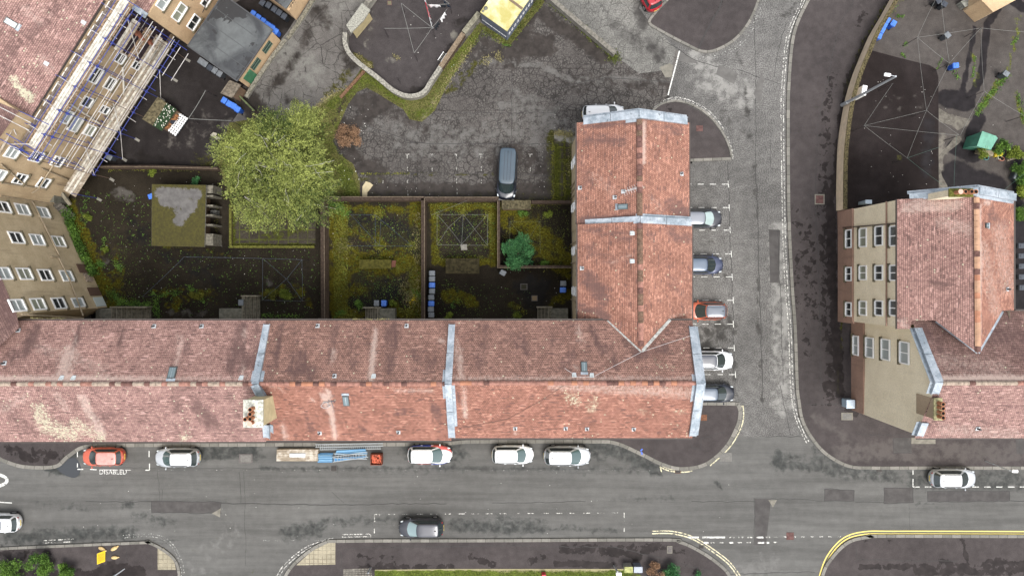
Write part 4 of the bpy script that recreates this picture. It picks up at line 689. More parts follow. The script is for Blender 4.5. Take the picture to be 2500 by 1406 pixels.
# right-hand block ----------------------------------------------------
E6,R6_=10.9,13.4; pW6=plane3(P(2190,700,E6),P(2190,600,E6),P(2384,600,R6_)); pE6=plane3(P(2475,700,E6),P(2475,600,E6),P(2384,600,R6_))
b6=T('tenement_building','dull red tiled block on the right with a narrow pale orange slope beyond its ridge','tenement')
roofplane(b6,[(2190,487),(2190,803),(2222,803),(2226,782),(2283,782),(2387,862),(2384,478)],pW6,R_red,[('B',[(2210,510),(2340,500)],24,.6),('B',[(2300,540),(2360,560)],34,.45),('R',[(2230,690),(2340,700)],30,.3),('B',[(2195,780),(2215,800)],14,.6),('R',[(2200,560),(2200,760)],10,.3),('B',[(2230,480),(2330,500)],12,.5),('G',[(2235,780),(2270,778)],6,.6)],-Y)
roofplane(b6,[(2384,478),(2387,862),(2447,758),(2475,758),(2475,488)],pE6,R_or,[('R',[(2420,520),(2450,550)],22,.45),('B',[(2390,500),(2392,850)],7,.9),('B',[(2405,490),(2415,498)],10,.8),('B',[(2440,560),(2460,700)],40,.4),('B',[(2400,600),(2430,760)],30,.4)],Y)
ridge(b6,(2384,482,R6_),(2387,860,R6_),RG3,w=.46); gutter(b6,(2189,487,E6-.1),(2189,803,E6-.1)); gutter(b6,(2476,488,E6-.1),(2476,758,E6-.1))
skew(b6,[(2215,482,E6),(2385,467,R6_),(2474,483,E6)],w=.55)
b7=T('tenement_building','bottom right tenement, dark north slope, rose south slope, four pots on its gable','tenement')
pN7=plane3(P(2300,780,E6),P(2400,780,E6),P(2400,935,R6_)); pS7=plane3(P(2300,1069,E6),P(2400,1069,E6),P(2400,935,R6_))
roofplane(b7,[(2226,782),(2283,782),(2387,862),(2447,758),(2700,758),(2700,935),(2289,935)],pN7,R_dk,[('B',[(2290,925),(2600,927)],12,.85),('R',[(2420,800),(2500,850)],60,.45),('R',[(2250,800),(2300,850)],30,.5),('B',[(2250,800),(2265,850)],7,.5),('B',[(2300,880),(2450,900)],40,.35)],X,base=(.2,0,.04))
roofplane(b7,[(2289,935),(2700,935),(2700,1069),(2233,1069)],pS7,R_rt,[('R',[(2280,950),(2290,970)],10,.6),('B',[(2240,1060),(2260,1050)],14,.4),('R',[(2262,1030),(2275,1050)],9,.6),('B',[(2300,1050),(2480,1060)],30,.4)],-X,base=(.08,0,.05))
ridge(b7,(2293,935,R6_),(2600,935,R6_),RGd); gutter(b7,(2237,1070,E6-.1),(2600,1070,E6-.1)); gutter(b7,(2447,757,E6-.1),(2700,757,E6-.1))
skew(b7,[(2236,800,E6),(2287,932,R6_),(2277,960,12.9)],w=.6); skew(b7,[(2253,1030,11.5),(2240,1062,E6)],w=.55)
m=MB()
for a,b in (((2284,784),(2386,861)),((2388,861),(2447,760))): bar3(m,onplane(*a,pN7)+Vector((0,0,.06)),onplane(*b,pN7)+Vector((0,0,.06)),.2,.03)
m.build('valley_lead',M_lead,b7)
walls(b6,[(2202,486,E6),(2384,476,R6_-.05),(2466,486,E6),(2466,800,E6),(2202,800,E6)],Wl2)
walls(b7,[(2243,790,E6),(2700,790,E6),(2700,1062,E6),(2240,1062,E6),(2289,935,R6_-.05)],Wl2)
F6=(P(2045,516,0),P(2045,800,0)); F6=(Vector((P(2202,486,E6).x,F6[0].y,0)),Vector((P(2202,486,E6).x,F6[1].y,0))); xg=P(2241,900,E6).x; F7=(Vector((xg,P(0,790,0).y,0)),Vector((xg,P(0,1000,0).y,0)))
m=MB(); a0=P(0,486,E6).y+.03; a1=P(0,800,E6).y
m.prism([(F6[0].x-.10,a0),(F6[0].x-.10,P(0,770,0).y-.6),(F6[0].x+.05,P(0,770,0).y-.6),(F6[0].x+.05,a0)],0,3.05); m.build('ground_storey',Wbr,b6)
yb0=P(0,792,0).y-1.2; yb1=P(0,1000,0).y
m=MB(); m.prism([(xg-.10,P(0,790,E6).y),(xg-.10,P(0,1062,E6).y+.02),(xg+.05,P(0,1062,E6).y+.02),(xg+.05,P(0,790,E6).y)],0,2.4); m.build('ground_storey',Wbr,b7)
m=MB()
for z_ in (3.05,8.8): m.box((F6[0].x-.13,(a0+a1)/2,z_),(.1,a0-a1,.07))
m.build('string_course',Wbr,b6)
for y in (580,666,752):
    for x,w_,g in ((2073,.95,M_glass),(2108,1.0,M_curt),(2147,1.05,M_glass),(2184,1.05,M_glass)):
        window(b6,x,y+(0 if x>2080 else 3)-(4 if y==580 and x>2140 else 0),F6 if x>2080 else (F6[0]-X*.13,F6[1]-X*.13),1.75 if y==580 else 1.35,(1.1 if x>2080 else .95)*1.15,glass=g,style=0)
for x,y in ((2090,843),(2124,848),(2163,853),(2209,861)): window(b7,x,y,F7 if x>2100 else (F7[0]-X*.13,F7[1]-X*.13),1.9,1.35 if x>2100 else 1.0,glass=M_blind,style=0)
pipes(b6,[[onwall(2196,545,F6),onwall(2060,556,F6,.1)]],mat=plain('pipe_dark',(.07,.05,.04),.6)); 

# chimneys: north gable stack and south gable stack
zc=14.6; c=P(2345,471,zc); stack(b6,c,1.7,.5,9.5,zc,Wl2,M_moss,[(-.45,0,True),(-.08,0,False),(.38,0,False),(.7,0,False)])
zc=13.1; c=P(2289,998,zc); stack(b7,c,.52,1.6,10.7,zc,wall_mat('chimney_harl_brown',(.30,.225,.15),(.38,.29,.2),1,.2),plain('mossy_cope',(.27,.25,.14),.95,var=.4,vs=4),[(.0,.5,False),(.0,.17,False),(.0,-.2,False),(.0,-.55,False)])
m=MB(); gx=xg-.02; q0=P(2255,975,12.2); q1=P(2240,1035,11.2)
pass
skylight(b6,2408,551,pE6,.4,.4,Y); vent(b6,2458,706,pE6,Y,0); vent(b7,2386,1046,pS7,-X,0)
# left block ----------------------------------------------------------
E8=12.1; G8=(P(150,505,0),P(262,750,0)); Gm=(P(263,346,0),P(150,505,0)); G9=(P(414,109,0),P(263,346,0))
def up(p,h): q=Vector(p); q.z=h; return q
def wallquad(parent,A,B,h,mat,name='wall',back=9.0,z0=0):
    m=MB(); d=(B-A).normalized(); n=Vector((-d.y,d.x,0)); 
    if n.dot(Vector((-A.x,-A.y,0)))>0: n=-n
    V=[A,B,B+n*back,A+n*back]; m.prism([(v.x,v.y) for v in V],z0,h,cap0=False); return m.build(name,mat,parent)
b8=T('tenement_building','tan harled tenement with rows of white windows at the far left, facing the black court','tenement')
wallquad(b8,G8[0],G8[1],E8,Wl,back=8.5); Wl9=wall_mat('harled_wall_brown',(.35,.255,.15),(.45,.34,.21),1,.4); wallquad(b8,Gm[0],G8[0],E8,Wl9,back=6.0)
d8=(G8[1]-G8[0]).normalized(); n8=Vector((d8.y,-d8.x,0)); n8=n8 if n8.dot(-G8[0])>0 else -n8
EA=up(G8[0]+n8*.35,E8+.05); EB=up(G8[1]+n8*.35,E8+.05); pl8=plane3(EA,EB,EA-n8*5+Vector((0,0,2.6)))
roofplane(b8,[(-90,460),(-5,660),(40,765),(47,800),(-30,870),(-160,900)],pl8,R_dk,[('R',[(0,700),(30,780)],40,.6)],-d8,base=(.4,0,0))
roofplane(b8,[(0,252),(48,272),(42,277),(-98,470),(-220,400),(-60,225)],plane3(P(0,252,12.15),P(42,277,12.15),P(-98,470,12.15)),R_dk,[],d8,base=(.4,0,0)); m=MB(); bar3(m,P(45,803,11.2),P(-15,868,12.2),.3,.1); m.build('valley_lead',M_lead,b8)
for x,y,g in ((190,739,M_blind),(143,741,M_glass),(92,743,M_curt),(42,746,M_blind),(162,674,M_blind),(110,672,M_glass),(59,669,M_curt),(8,668,M_blind),
              (142,590,M_curt),(90,586,M_blind),(39,581,M_glass),(104,519,M_blind),(54,512,M_blind),(6,506,M_glass)):
    window(b8,x,y,G8,1.1 if x<180 else .95,1.55,glass=g,style=1)
for x,y,g in ((140,394,M_glass),(88,382,M_glass),(29,372,M_blind),(105,446,M_glass),(48,436,M_glass),(-4,426,M_blind)): window(b8,x,y,Gm,1.05,1.3,glass=g,style=1)
m=MB()
def panel(m,px,py,wp,w,h,off=.05,t=.06):
    c=onwall(px,py,wp,off); A,B=wp; d=(B-A); d.z=0; d.normalize(); n=Vector((d.y,-d.x,0))
    vs=[c+d*(a*w/2)+n*(b*t/2)+Vector((0,0,e*h/2)) for e in (-1,1) for a,b in ((-1,-1),(1,-1),(1,1),(-1,1))]
    m.add(vs,[(3,2,1,0),(4,5,6,7),(0,1,5,4),(1,2,6,5),(2,3,7,6),(3,0,4,7)])
brd=plain('window_board_brown',(.12,.075,.055),.8); m=MB(); panel(m,205,656,G8,.9,1.9); m.build('boarded_window',brd,b8); m=MB(); panel(m,229,712,G8,.85,1.7); m.build('boarded_window',brd,b8)
m=MB(); panel(m,214,678,G8,.9,1.0); m.build('boarded_window',plain('board_peeling',(.33,.26,.2),.8,var=.6,vs=6),b8); m=MB(); panel(m,242,737,G8,.95,1.5); m.build('door',plain('door_white',(.5,.55,.52),.6),b8)
pp=lambda wp,l: [onwall(x,y,wp,.12) for x,y in l]
pipes(b8,[pp(G8,[(200,778),(50,769)]),pp(G8,[(200,772),(170,690),(140,630),(122,628)]),pp(G8,[(142,625),(80,500),(66,478)]),pp(G8,[(130,500),(0,480)]),pp(Gm,[(135,390),(90,460),(75,470)]),pp(Gm,[(110,460),(0,445)]),pp(Gm,[(65,455),(0,400)]),pp(Gm,[(170,440),(100,410)])],r=.07)
b9=T('tenement_building','dull pink tiled tenement with a yellow-white lichen streak, top left behind the scaffold','tenement')
wallquad(b9,G9[0]+(G9[0]-G9[1]).normalized()*4.5,G9[1],10.6,Wl9,back=9)
d9=(G9[1]-G9[0]).normalized(); n9=Vector((d9.y,-d9.x,0)); n9=n9 if n9.dot(-G9[0])>0 else -n9
EA=up(G9[0]+n9*.1,10.7); EB=up(G9[1]+n9*.1,10.7); pl9=plane3(EA,EB,EA-n9*5+Vector((0,0,2.7)))
roofplane(b9,[(257,-5),(76,284),(0,252),(-80,215),(-80,-80),(300,-80)],pl9,R_rt,[('G',[(30,190),(50,220),(75,240)],20,.85),('G',[(75,150),(100,190)],22,.3),('G',[(100,10),(110,30)],20,.4),('R',[(140,20),(80,80)],26,.5),('R',[(30,100),(0,200)],40,.35),('B',[(60,20),(100,60)],20,.4),('B',[(100,140),(120,170)],20,.45),('R',[(180,60),(130,120)],20,.35)],-d9,base=(.15,.05,.05))
gutter(b9,(256,2,10.55),(77,286,10.55)); skylight(b9,27,57,pl9,.5,.9,-d9)
for x,y in ((40,62),(203,55),(112,155)): vent(b9,x,y,pl9,-d9,3)
for x,y,w_,g in ((292,142,1.0,M_glass),(232,184,1.5,M_glass),(268,204,1.2,M_glass),(211,249,1.0,M_glass),(183,303,1.5,M_blind),(254,268,.8,M_glass),(332,160,.8,M_glass),(218,318,1.1,M_curt),(160,285,1.3,M_blind)):
    window(b9,x,y,G9,w_,1.25,glass=g,style=1)
[window(b9,up(G9[0].lerp(G9[1],k/8.2)-n9*.02,9.55),0,G9,1.0,1.2,glass=M_glass,style=1,sill=False) for k in range(-2,9)]
pipes(b9,[pp(G9,[(327,140),(266,105)]),pp(G9,[(240,300),(165,250)]),pp(G9,[(300,230),(297,160)])],r=.09,mat=plain('pipe_white',(.55,.52,.45),.7))
# block beside the flat roofed store
Ga=P(462,112,0); d9u=-d9; Gb=Ga+d9u*9
b10=T('tenement_building','buff harled tenement with big white windows beside the black flat roof, top left','tenement')
wallquad(b10,Ga,Gb,7.6,Wor,back=1.6); m=MB(); e=Ga-n9*1.6; 
pl10=plane3(up(Ga+n9*.05,7.65),up(Gb+n9*.05,7.65),up(Ga-n9*4,9.8)); roofplane(b10,[(358,36),(400,-32),(360,-90),(290,-70),(322,14)],pl10,R_rt,[],d9u); m=MB(); bar3(m,P(358,40,7.8),P(322,14,8.2),.5,.15); m.build('parapet',M_lead,b10)
W10=(Ga,Gb)
m=MB(); s=-n9
A=Ga+d9u*.0; 
def poly3(mb,vs): mb.add(vs,[tuple(range(len(vs)))])
q=[Ga,Ga-n9*4.6,up(Ga-n9*4.6,8.8),up(Ga,7.6)]; poly3(m,q); m.build('gable_wall',Wdk,b10)
for x,y,w_,g in ((472,55,1.5,M_glass),(437,30,1.7,M_curt),(399,2,1.6,M_blind),(502,2,1.2,M_glass),(466,-25,1.2,M_blind)): window(b10,x,y,W10,w_,1.25 if x!=502 else 1.0,glass=g,style=0)
pipes(b10,[pp(W10,[(535,5),(515,40),(470,98)]),pp(W10,[(492,30),(508,-8)])],r=.04,mat=M_gut)
# flat roofs ----------------------------------------------------------
fn=NT('felt_roof'); p_=fn.pos(); a_=fn.noise(p_,.28,6,.6,.8); b_=fn.noise(p_,1.6,6,.7); c_=fn.mix(fn.step(a_,.36,.62),(.026,.028,.031),(.085,.092,.093)); c_=fn.mix(fn.step(fn.noise(p_,.42,5,.6,.3),.57,.59),c_,(.016,.016,.017)); c_=fn.mix(.5,c_,fn.mix(fn.step(b_,.3,.7),(.7,)*3,(1.3,)*3),'MULTIPLY'); fn.lk(c_,fn.b.inputs['Base Color']); fn.b.inputs['Roughness'].default_value=.6; M_felt=fn.m
def flatroof(name,label,cat,rp,h,wmat,rmat,t=.14,over=.22,trim=None):
    o=T(name,label,cat); V=[P(x,y,h) for x,y in rp]; c=sum(V,Vector())/len(V); m=MB(); m.prism([(v.x,v.y) for v in V],h-t,h,cap0=True); r=m.build('roof',rmat,o)
    I=[v+(c-v).normalized()*over for v in V]; m=MB(); m.prism([(v.x,v.y) for v in I],0,h-t); m.build('wall',wmat,o)
    if trim: m=MB(); m.ribbon([(v.x,v.y) for v in [c+(v-c)*.995 for v in V]],.1,h,h+.05,closed=True); m.build('roof_edge',trim,o)
    return o,V,I
felt_edge=plain('felt_edge',(.05,.052,.055),.6)
s1,V,I=flatroof('flat_roof_store','square store with a wet black felt flat roof, tan walls and green grilles','store building',[(458,113),(579,199),(666,73),(545,-13)],2.9,Wor,M_felt,trim=felt_edge)
m=MB(); 
for k in (1,2,3): bar3(m,V[0].lerp(V[3],k/4)+Vector((0,0,.01)),V[1].lerp(V[2],k/4)+Vector((0,0,.01)),.05,.03)
m.build('felt_seam',plain('felt_seam',(.055,.058,.06),.6),s1)
SW=(I[1],I[2]); grn=plain('green_grille',(.05,.12,.08),.6); gd=plain('green_door',(.045,.16,.08),.5,var=.15)
def onseg(A,B,t,z,off):
    d=(B-A);d.z=0; d.normalize(); n=Vector((d.y,-d.x,0)); c=A.lerp(B,t); c.z=z; return c+n*off,d,n
for t_ in (.40,.75):
    m=MB(); c,d,n_=onseg(I[1],I[2],t_,1.6,.06)
    for k in range(9): bar3(m,c+d*(k-4)*.13-Vector((0,0,.45)),c+d*(k-4)*.13+Vector((0,0,.45)),.035,.035)
    for z_ in (-.42,0,.42): bar3(m,c-d*.6+Vector((0,0,z_)),c+d*.6+Vector((0,0,z_)),.04,.04)
    m.build('window_grille',grn,s1); m=MB(); bar3(m,c-d*.6-n_*.05,c+d*.6-n_*.05,.04,.9); m.build('window',M_glass,s1)
m=MB(); c,d,n_=onseg(I[1],I[2],.17,1.0,.04); bar3(m,c-d*.55,c+d*.55,.06,2.0); m.build('door',gd,s1)
s2,V,I=flatroof('porch_shelter','small porch with a brown weathered slab roof beside the row of blue bins','bin shelter',[(560,196),(588,207),(566,240),(538,228)],2.1,Wdk,plain('weathered_slab',(.13,.11,.085),.95,var=.45,vs=4,bump=.4))
s3,V3,I=flatroof('flat_roof_store','small buff store with a black roof corner and graffiti, at the top edge','store building',[(698,22),(716,-4),(640,-60),(600,-50)],2.7,Wor,M_felt)
c,d,n_=onseg(P(724,50,0),P(766,-14,0),.5,1.3,.0); m=MB(); m.prism(W2([(724,50),(762,-10),(640,-100),(600,-45)]),0,2.3); m.build('wall',Wor,s3)
m=MB(); 
for k in range(7): q=P(708+k*2.2,18-k*3.2,2.31); m.box((q.x,q.y,2.32),(.04,.22+.12*(k%3),.02),rz=.6*(k%2)-.3)
m.build('graffiti',plain('graffiti_black',(.02,.02,.02),.8),s3)
M_yr=NT('yellow_roof'); c_=M_yr.mix(M_yr.step(M_yr.noise(M_yr.pos(),.6,7,.7,.5),.35,.68),(.35,.31,.10),(.58,.55,.34)); M_yr.lk(c_,M_yr.b.inputs['Base Color']); M_yr.b.inputs['Roughness'].default_value=.85
sb=plain('substation_blue_grey',(.10,.115,.15),.7,var=.15,vs=2)
s4,V,I=flatroof('substation','box-shaped blue-grey building with a pale yellow flat roof and plank band','substation',[(1172,30),(1238,77),(1305,-19),(1239,-66)],2.7,sb,M_yr.m,over=.05)
m=MB(); bar3(m,P(1243,-2,2.74),P(1275,22,2.74),.22,.05); m.build('roof_joint',plain('joint_brown',(.15,.11,.08),.9),s4)
m=MB()
for A,B,zz in ((I[0],I[1],1.0),(I[1],I[2],1.2),(I[1],I[2],1.5)):
    for k in range(9):
        c,d,n_=onseg(A,B,.08+k*.105,zz,.0); n_=n_ if n_.dot(-c)>0 else -n_; c+=n_*.04; bar3(m,c-d*.14,c+d*.14,.03,.05)
m.build('wall_vent',plain('vent_white',(.6,.6,.6),.6),s4); m=MB(); c=P(1186,21,2.75); m.ball((c.x,c.y,2.76),.2,10,4,sz=.15); m.ball((c.x-.25,c.y-.25,2.76),.13,8,4,sz=.2); m.build('roof_puddle',plain('puddle',(.12,.12,.1),.1),s4)
peb=plain('pebbled_concrete',(.24,.235,.2),.95,var=.45,vs=9,bump=.5)
s5,V,I=flatroof('concrete_bin_shelter','concrete bin shelter with a pebbled grey roof on the curved yard wall','bin shelter',[(884,8),(904,25),(888,50),(857,81),(845,62)],2.0,plain('cream_harling',(.36,.30,.17),.9,var=.12),peb)
mr=NT('mossy_flat_roof'); p_=mr.pos(); q_=mr.sep(mr.attr('mk')); a_=mr.noise(p_,2.6,7,.7,.6); cvr=mr.cov(q_[0],mr.noise(p_,3.4,8,.85,.3),2.2,.03); mo=mr.mix(mr.step(mr.noise(p_,5,4,.7),.3,.7),(.026,.022,.001),(.054,.047,.003)); c_=mr.mix(cvr,mo,mr.mix(mr.step(mr.noise(p_,2,3),.3,.7),(.075,.071,.068),(.115,.11,.105))); mr.lk(c_,mr.b.inputs['Base Color']); mr.b.inputs['Roughness'].default_value=.85; mr.bump(a_,.5,.03)
s6=T('brick_bin_store','large bin store with a moss covered flat roof worn bare in a grey patch','bin store'); m=MB(); V=[P(x,y,2.28) for x,y in ((371,450),(503,452),(499,603),(370,600))]
o=sheet('roof',[(371,450),(503,452),(499,603),(370,600)],2.3,mr.m,.25,[('R',[(390,470),(480,475)],24,.85),('R',[(400,490),(470,500),(435,540)],24,.85),('R',[(430,510),(445,545)],16,.6)],parent=s6,kind=None)
m.prism([(v.x,v.y) for v in V],2.12,2.29,cap0=True); m.build('roof_slab',M_slab,s6); wx0,wy0,wx1,wy1=V[3].x+.15,V[3].y+.15,V[1].x-.1,V[0].y-.15
m=MB(); m.prism([(wx0,wy0),(wx1-.5,wy0),(wx1-.5,wy1),(wx0,wy1)],0,2.12); m.build('wall',Wdk,s6)
m=MB(); yy=np.linspace(wy0,wy1,7); 
for k,y in enumerate(yy): m.box((wx1+.1,y,1.0),(1.1,.16,2.0))
m.box((wx1+.1,wy0+.45,1.0),(1.05,.9,1.98)); m.box((wx1+.1,wy1-.35,1.0),(1.05,.6,1.98)); m.build('bay_divider',plain('divider_grey',(.13,.12,.095),.9,var=.4,vs=4),s6)
m=MB()
m.box((wx1+.1,(yy[3]+yy[4])/2-.1,.35),(.6,.5,.7))
m.build('stored_rubbish',plain('rubbish_grey',(.10,.10,.09),.8,var=.7,vs=8),s6)
mossr=plain('moss_roof_olive',(.06,.055,.012),.95,var=.4,vs=4,bump=.6); brnr=plain('moss_roof_brown',(.03,.025,.012),.95,var=.5,vs=4,bump=.6)
for nm,lab,rp,h,rm in (('low_bin_shelter','low bin shelter with an olive moss roof in the mossy court',[(877,634),(955,634),(955,656),(877,656)],1.3,mossr),('low_bin_shelter','low bin shelter with a dark brown moss roof beside the row of wheelie bins',[(1088,631),(1170,631),(1170,668),(1088,668)],1.4,brnr),
    ('low_bin_shelter','low bin shelter with a gravelly brown roof below the camper van',[(1225,489),(1296,489),(1296,511),(1225,511)],1.4,plain('moss_roof_gravel',(.07,.06,.035),.95,var=.6,vs=6,bump=.6))):
    flatroof(nm,lab,'bin shelter',rp,h,Wdk,rm,over=.1)
flat('roof_slab_piece',[(957,636),(967,636),(965,652),(955,652)],1.0,plain('fallen_lid_red',(.12,.05,.035),.8),None,'small reddish board leaning at the end of the olive moss shelter','board',h=.1)
s9,V,I=flatroof('garden_store','small brown mossy slab-roofed store in the scaffold yard','bin store',[(347,291),(385,237),(431,267),(394,320)],1.5,Wdk,plain('moss_roof_rusty',(.10,.085,.05),.95,var=.6,vs=4,bump=.6))
s10,V,I=flatroof('tenement_building','corner of a flat-roofed buff building at the top right edge','building',[(2395,0),(2425,30),(2500,-10),(2470,-60),(2400,-60)],2.6,Wor,Wor,over=.02)
for q,lb in (([(2345,5),(2360,-4),(2372,12),(2356,18)],'smaller grey pallet-like slab pile by the buff building at the top right'),([(2363,20),(2385,2),(2402,18),(2382,36)],'larger grey ridged slab pile by the buff building at the top right')):
    o=T('slab_pile',lb,'slab pile'); m=MB(); m.prism(W2(q,.7),0,.7); m.build('stack',plain('pile_grey',(.16,.16,.14),.9,var=.5,vs=5),o); m=MB()
    for k in range(5): a=P(*q[0],.7).lerp(P(*q[1],.7),(k+.5)/5); b=P(*q[3],.7).lerp(P(*q[2],.7),(k+.5)/5); bar3(m,a,b,.14,.08)
    m.build('top_slat',plain('slat_grey',(.24,.24,.21),.9,var=.3),o)
# ---------------------------------------------------------------- garden walls
M_cope=plain('dark_tile_cope',(.045,.032,.024),.9,var=.35,vs=5,bump=.4); M_brick=plain('yard_wall_brown',(.08,.055,.04),.95,var=.3,vs=4); M_gcope=plain('grey_stone_cope',(.15,.14,.12),.95,var=.35,vs=4,bump=.4)
M_wh=plain('wall_pale_edge',(.15,.12,.085),.9,var=.3,vs=5)
def gwall(label,pts,w,h,mat,cope,cw=None,sm=0,edge=None,name='garden_wall',cat='wall'):
    pts=W2(smooth_line(pts,sm) if sm else pts); o=T(name,label,cat); m=MB(); m.ribbon(pts,w,0,h); m.build('wall',mat,o)
    m=MB(); m.ribbon(pts,cw or w+.08,h+.001,h+.08); m.build('coping',cope,o)
    if edge: m=MB(); m.ribbon(pts,.045,h+.081,h+.10,off=edge); m.build('coping_edge',M_wh,o)
    return o
gwall('long brown coped wall between the black court and the mossy court',[(798,489),(800,785)],.34,1.5,M_brick,M_cope,edge=.15)
gwall('brown coped wall between the car park and the mossy court',[(800,489),(1040,489)],.3,1.5,M_brick,M_cope,edge=.14)
gwall('brown coped wall between the mossy court and the row of wheelie bins',[(1038,489),(1038,785)],.3,1.5,M_brick,M_cope,edge=.14)
gwall('short brown coped wall between the clothes line frame and the camper van bay',[(1041,490),(1218,490)],.3,1.5,M_brick,M_cope,edge=.14)
gwall('narrow wall with a pale edge at the right of the clothes line frame',[(1218,493),(1218,652),(1392,652)],.2,1.4,M_brick,M_cope,edge=-.08)
gwall('low coped wall right of the gravel-roofed shelter behind the camper van',[(1297,497),(1392,497)],.22,1.3,M_brick,M_cope)
gwall('grey wall between the scaffold yard and the black court',[(236,392),(258,412),(400,412),(545,416)],.16,1.2,M_brick,M_cope,edge=-.05)
gwall('low kerb wall framing the old paved patch under the tree',[(566,500),(566,603),(770,603)],.16,.3,M_brick,M_moss)
gwall('short green edged wall behind the four blue bins',[(588,236),(628,276)],.06,.7,M_brick,plain('green_cope',(.09,.11,.05),.9,var=.3))
DY=[(925,-8),(893,25),(880,48),(857,85),(846,110)]
gwall('curved grey coped wall running up past the concrete bin shelter',[(930,-20),(897,25)],.42,1.0,M_slab,M_gcope)
gwall('curved lichened wall along the lower edge of the drying yard',[(848,88),(848,113),(858,138),(884,164),(927,197),(962,226),(992,240),(1019,240),(1040,229),(1056,204),(1078,171)],.34,.9,M_slab,plain('lichen_cope',(.22,.21,.18),.95,var=.5,vs=6,bump=.5),sm=3)
gwall('straight brown wall from the drying yard towards the yellow-roofed substation',[(1078,171),(1133,90)],.38,.9,M_brick,plain('brown_cope',(.17,.13,.09),.95,var=.35,vs=5),edge=-.14)
gwall('straight mossy grey wall touching the corner of the yellow-roofed substation',[(1134,89),(1171,42)],.4,1.0,M_slab,plain('mossy_grey_cope',(.17,.16,.12),.95,var=.4,vs=5))
gwall('weedy coped wall from the substation to the turning area',[(1325,-10),(1498,138)],.34,.9,M_slab,M_gcope)
E=[(2177,-10),(2147,44),(2119,92),(2095,147),(2076,195),(2058,259),(2046,341),(2041,410),(2040,515)]
gwall('long curved tan harled retaining wall with a mossy cope beside the east pavement',[(x+4,y) for x,y in E],.3,1.55,plain('tan_retaining_wall',(.62,.50,.36),.9,var=.12,vs=1.5),plain('mossy_white_cope',(.075,.062,.032),.95,var=.8,vs=9,bump=.5),sm=3)
gwall('low wall of the scaffold yard beside the grilled store',[(700,100),(668,142),(632,195),(604,240)],.3,.35,M_slab,plain('rubble_cope',(.16,.15,.12),.95,var=.5,vs=5,bump=.5))
gwall('low rubble wall in front of the small buff store',[(775,-10),(742,45),(705,98)],.3,.35,M_slab,plain('rubble_cope2',(.14,.13,.10),.95,var=.5,vs=5,bump=.5))
gwall('white metal box standing on the curved tan wall beside the tall lamp post',[(2085,245),(2089,222)],.34,1.75,M_frame,M_frame,name='white_box',cat='box')
m=MB(); a=P(893,172,0); b=P(832,240,0); m.ribbon([a.xy,b.xy],.28,0,.22); o=m.build('timber_beam',plain('rotten_timber',(.13,.075,.045),.95,var=.4,vs=5)); tag(o,'rotten reddish timber edging beam across the grass verge','timber beam')
# stairs ---------------------------------------------------------------
def stairs(label,x0,x1,y0,y1,n,left=True,h=.95,land=None):
    o=T('concrete_stairs',label,'stairs'); A=P(x0,y1,0); B=P(x1,y0,0); L=(B.x-A.x)/n; m=MB()
    for k in range(n):
        z=h*((k+1)/n if left else (n-k)/n); m.prism([(A.x+k*L,A.y),(A.x+(k+1)*L,A.y),(A.x+(k+1)*L,B.y),(A.x+k*L,B.y)],0,z)
        m.prism([(A.x+k*L,A.y),(A.x+k*L+.06,A.y),(A.x+k*L+.06,B.y),(A.x+k*L,B.y)],z,z+.02,mi=1)
    m.build('steps',[plain('step_concrete',(.11,.10,.075),.95,var=.45,vs=4),plain('step_nosing',(.20,.18,.14),.9)],o)
    m=MB(); m.ribbon([(A.x-.1,B.y+.08),(B.x+.1,B.y+.08)],.12,0,h*.9+.15); m.build('side_wall',plain('stair_wall',(.2,.18,.135),.9,var=.3),o)
    if land:
        C=P(land[0],y1,0);D=P(land[1],max(y0,752),0); m=MB(); m.prism([(C.x,C.y),(D.x,C.y),(D.x,D.y),(C.x,D.y)],0,h); m.build('landing',plain('landing_concrete',(.13,.125,.10),.9,var=.3,vs=3),o)
    return o
stairs('grey concrete steps with a weedy edge below the white-doored wall corner',285,370,751,785,8,False,land=(248,285))
stairs('short concrete steps with a landing beside the grey bin in the black court',600,636,724,785,5,False,land=(545,600))
stairs('dark narrow concrete steps with a pale landing in the mossy court',893,932,752,785,6,True,land=(932,968))
stairs('dark concrete steps in the corner of the black court under the wing roof',1312,1345,751,785,4,True,land=(1345,1385))
o=T('entrance_stairs','weathered grey timber and slab stair leading to the wall corner above the hedge','stairs'); m=MB(); gw=plain('grey_timber',(.11,.10,.085),.95,var=.4,vs=4)
a=P(133,500,1.2); b=P(170,530,.2)
for k in range(7): c=a.lerp(b,k/6); m.box(c+Vector((.0,.0,0)),(1.1,.3,.12),rz=.55)
m.build('tread',gw,o); m=MB(); bar3(m,P(139,455,1.5),P(172,500,.5),.3,.25); m.build('side_wall',plain('stair_wall',(.2,.18,.135),.9,var=.3),o)
m=MB(); m.prism(W2([(105,466),(132,470),(132,495),(105,492)],2.0),0,2.0); m.build('landing',plain('landing_concrete',(.13,.125,.10),.9),o)
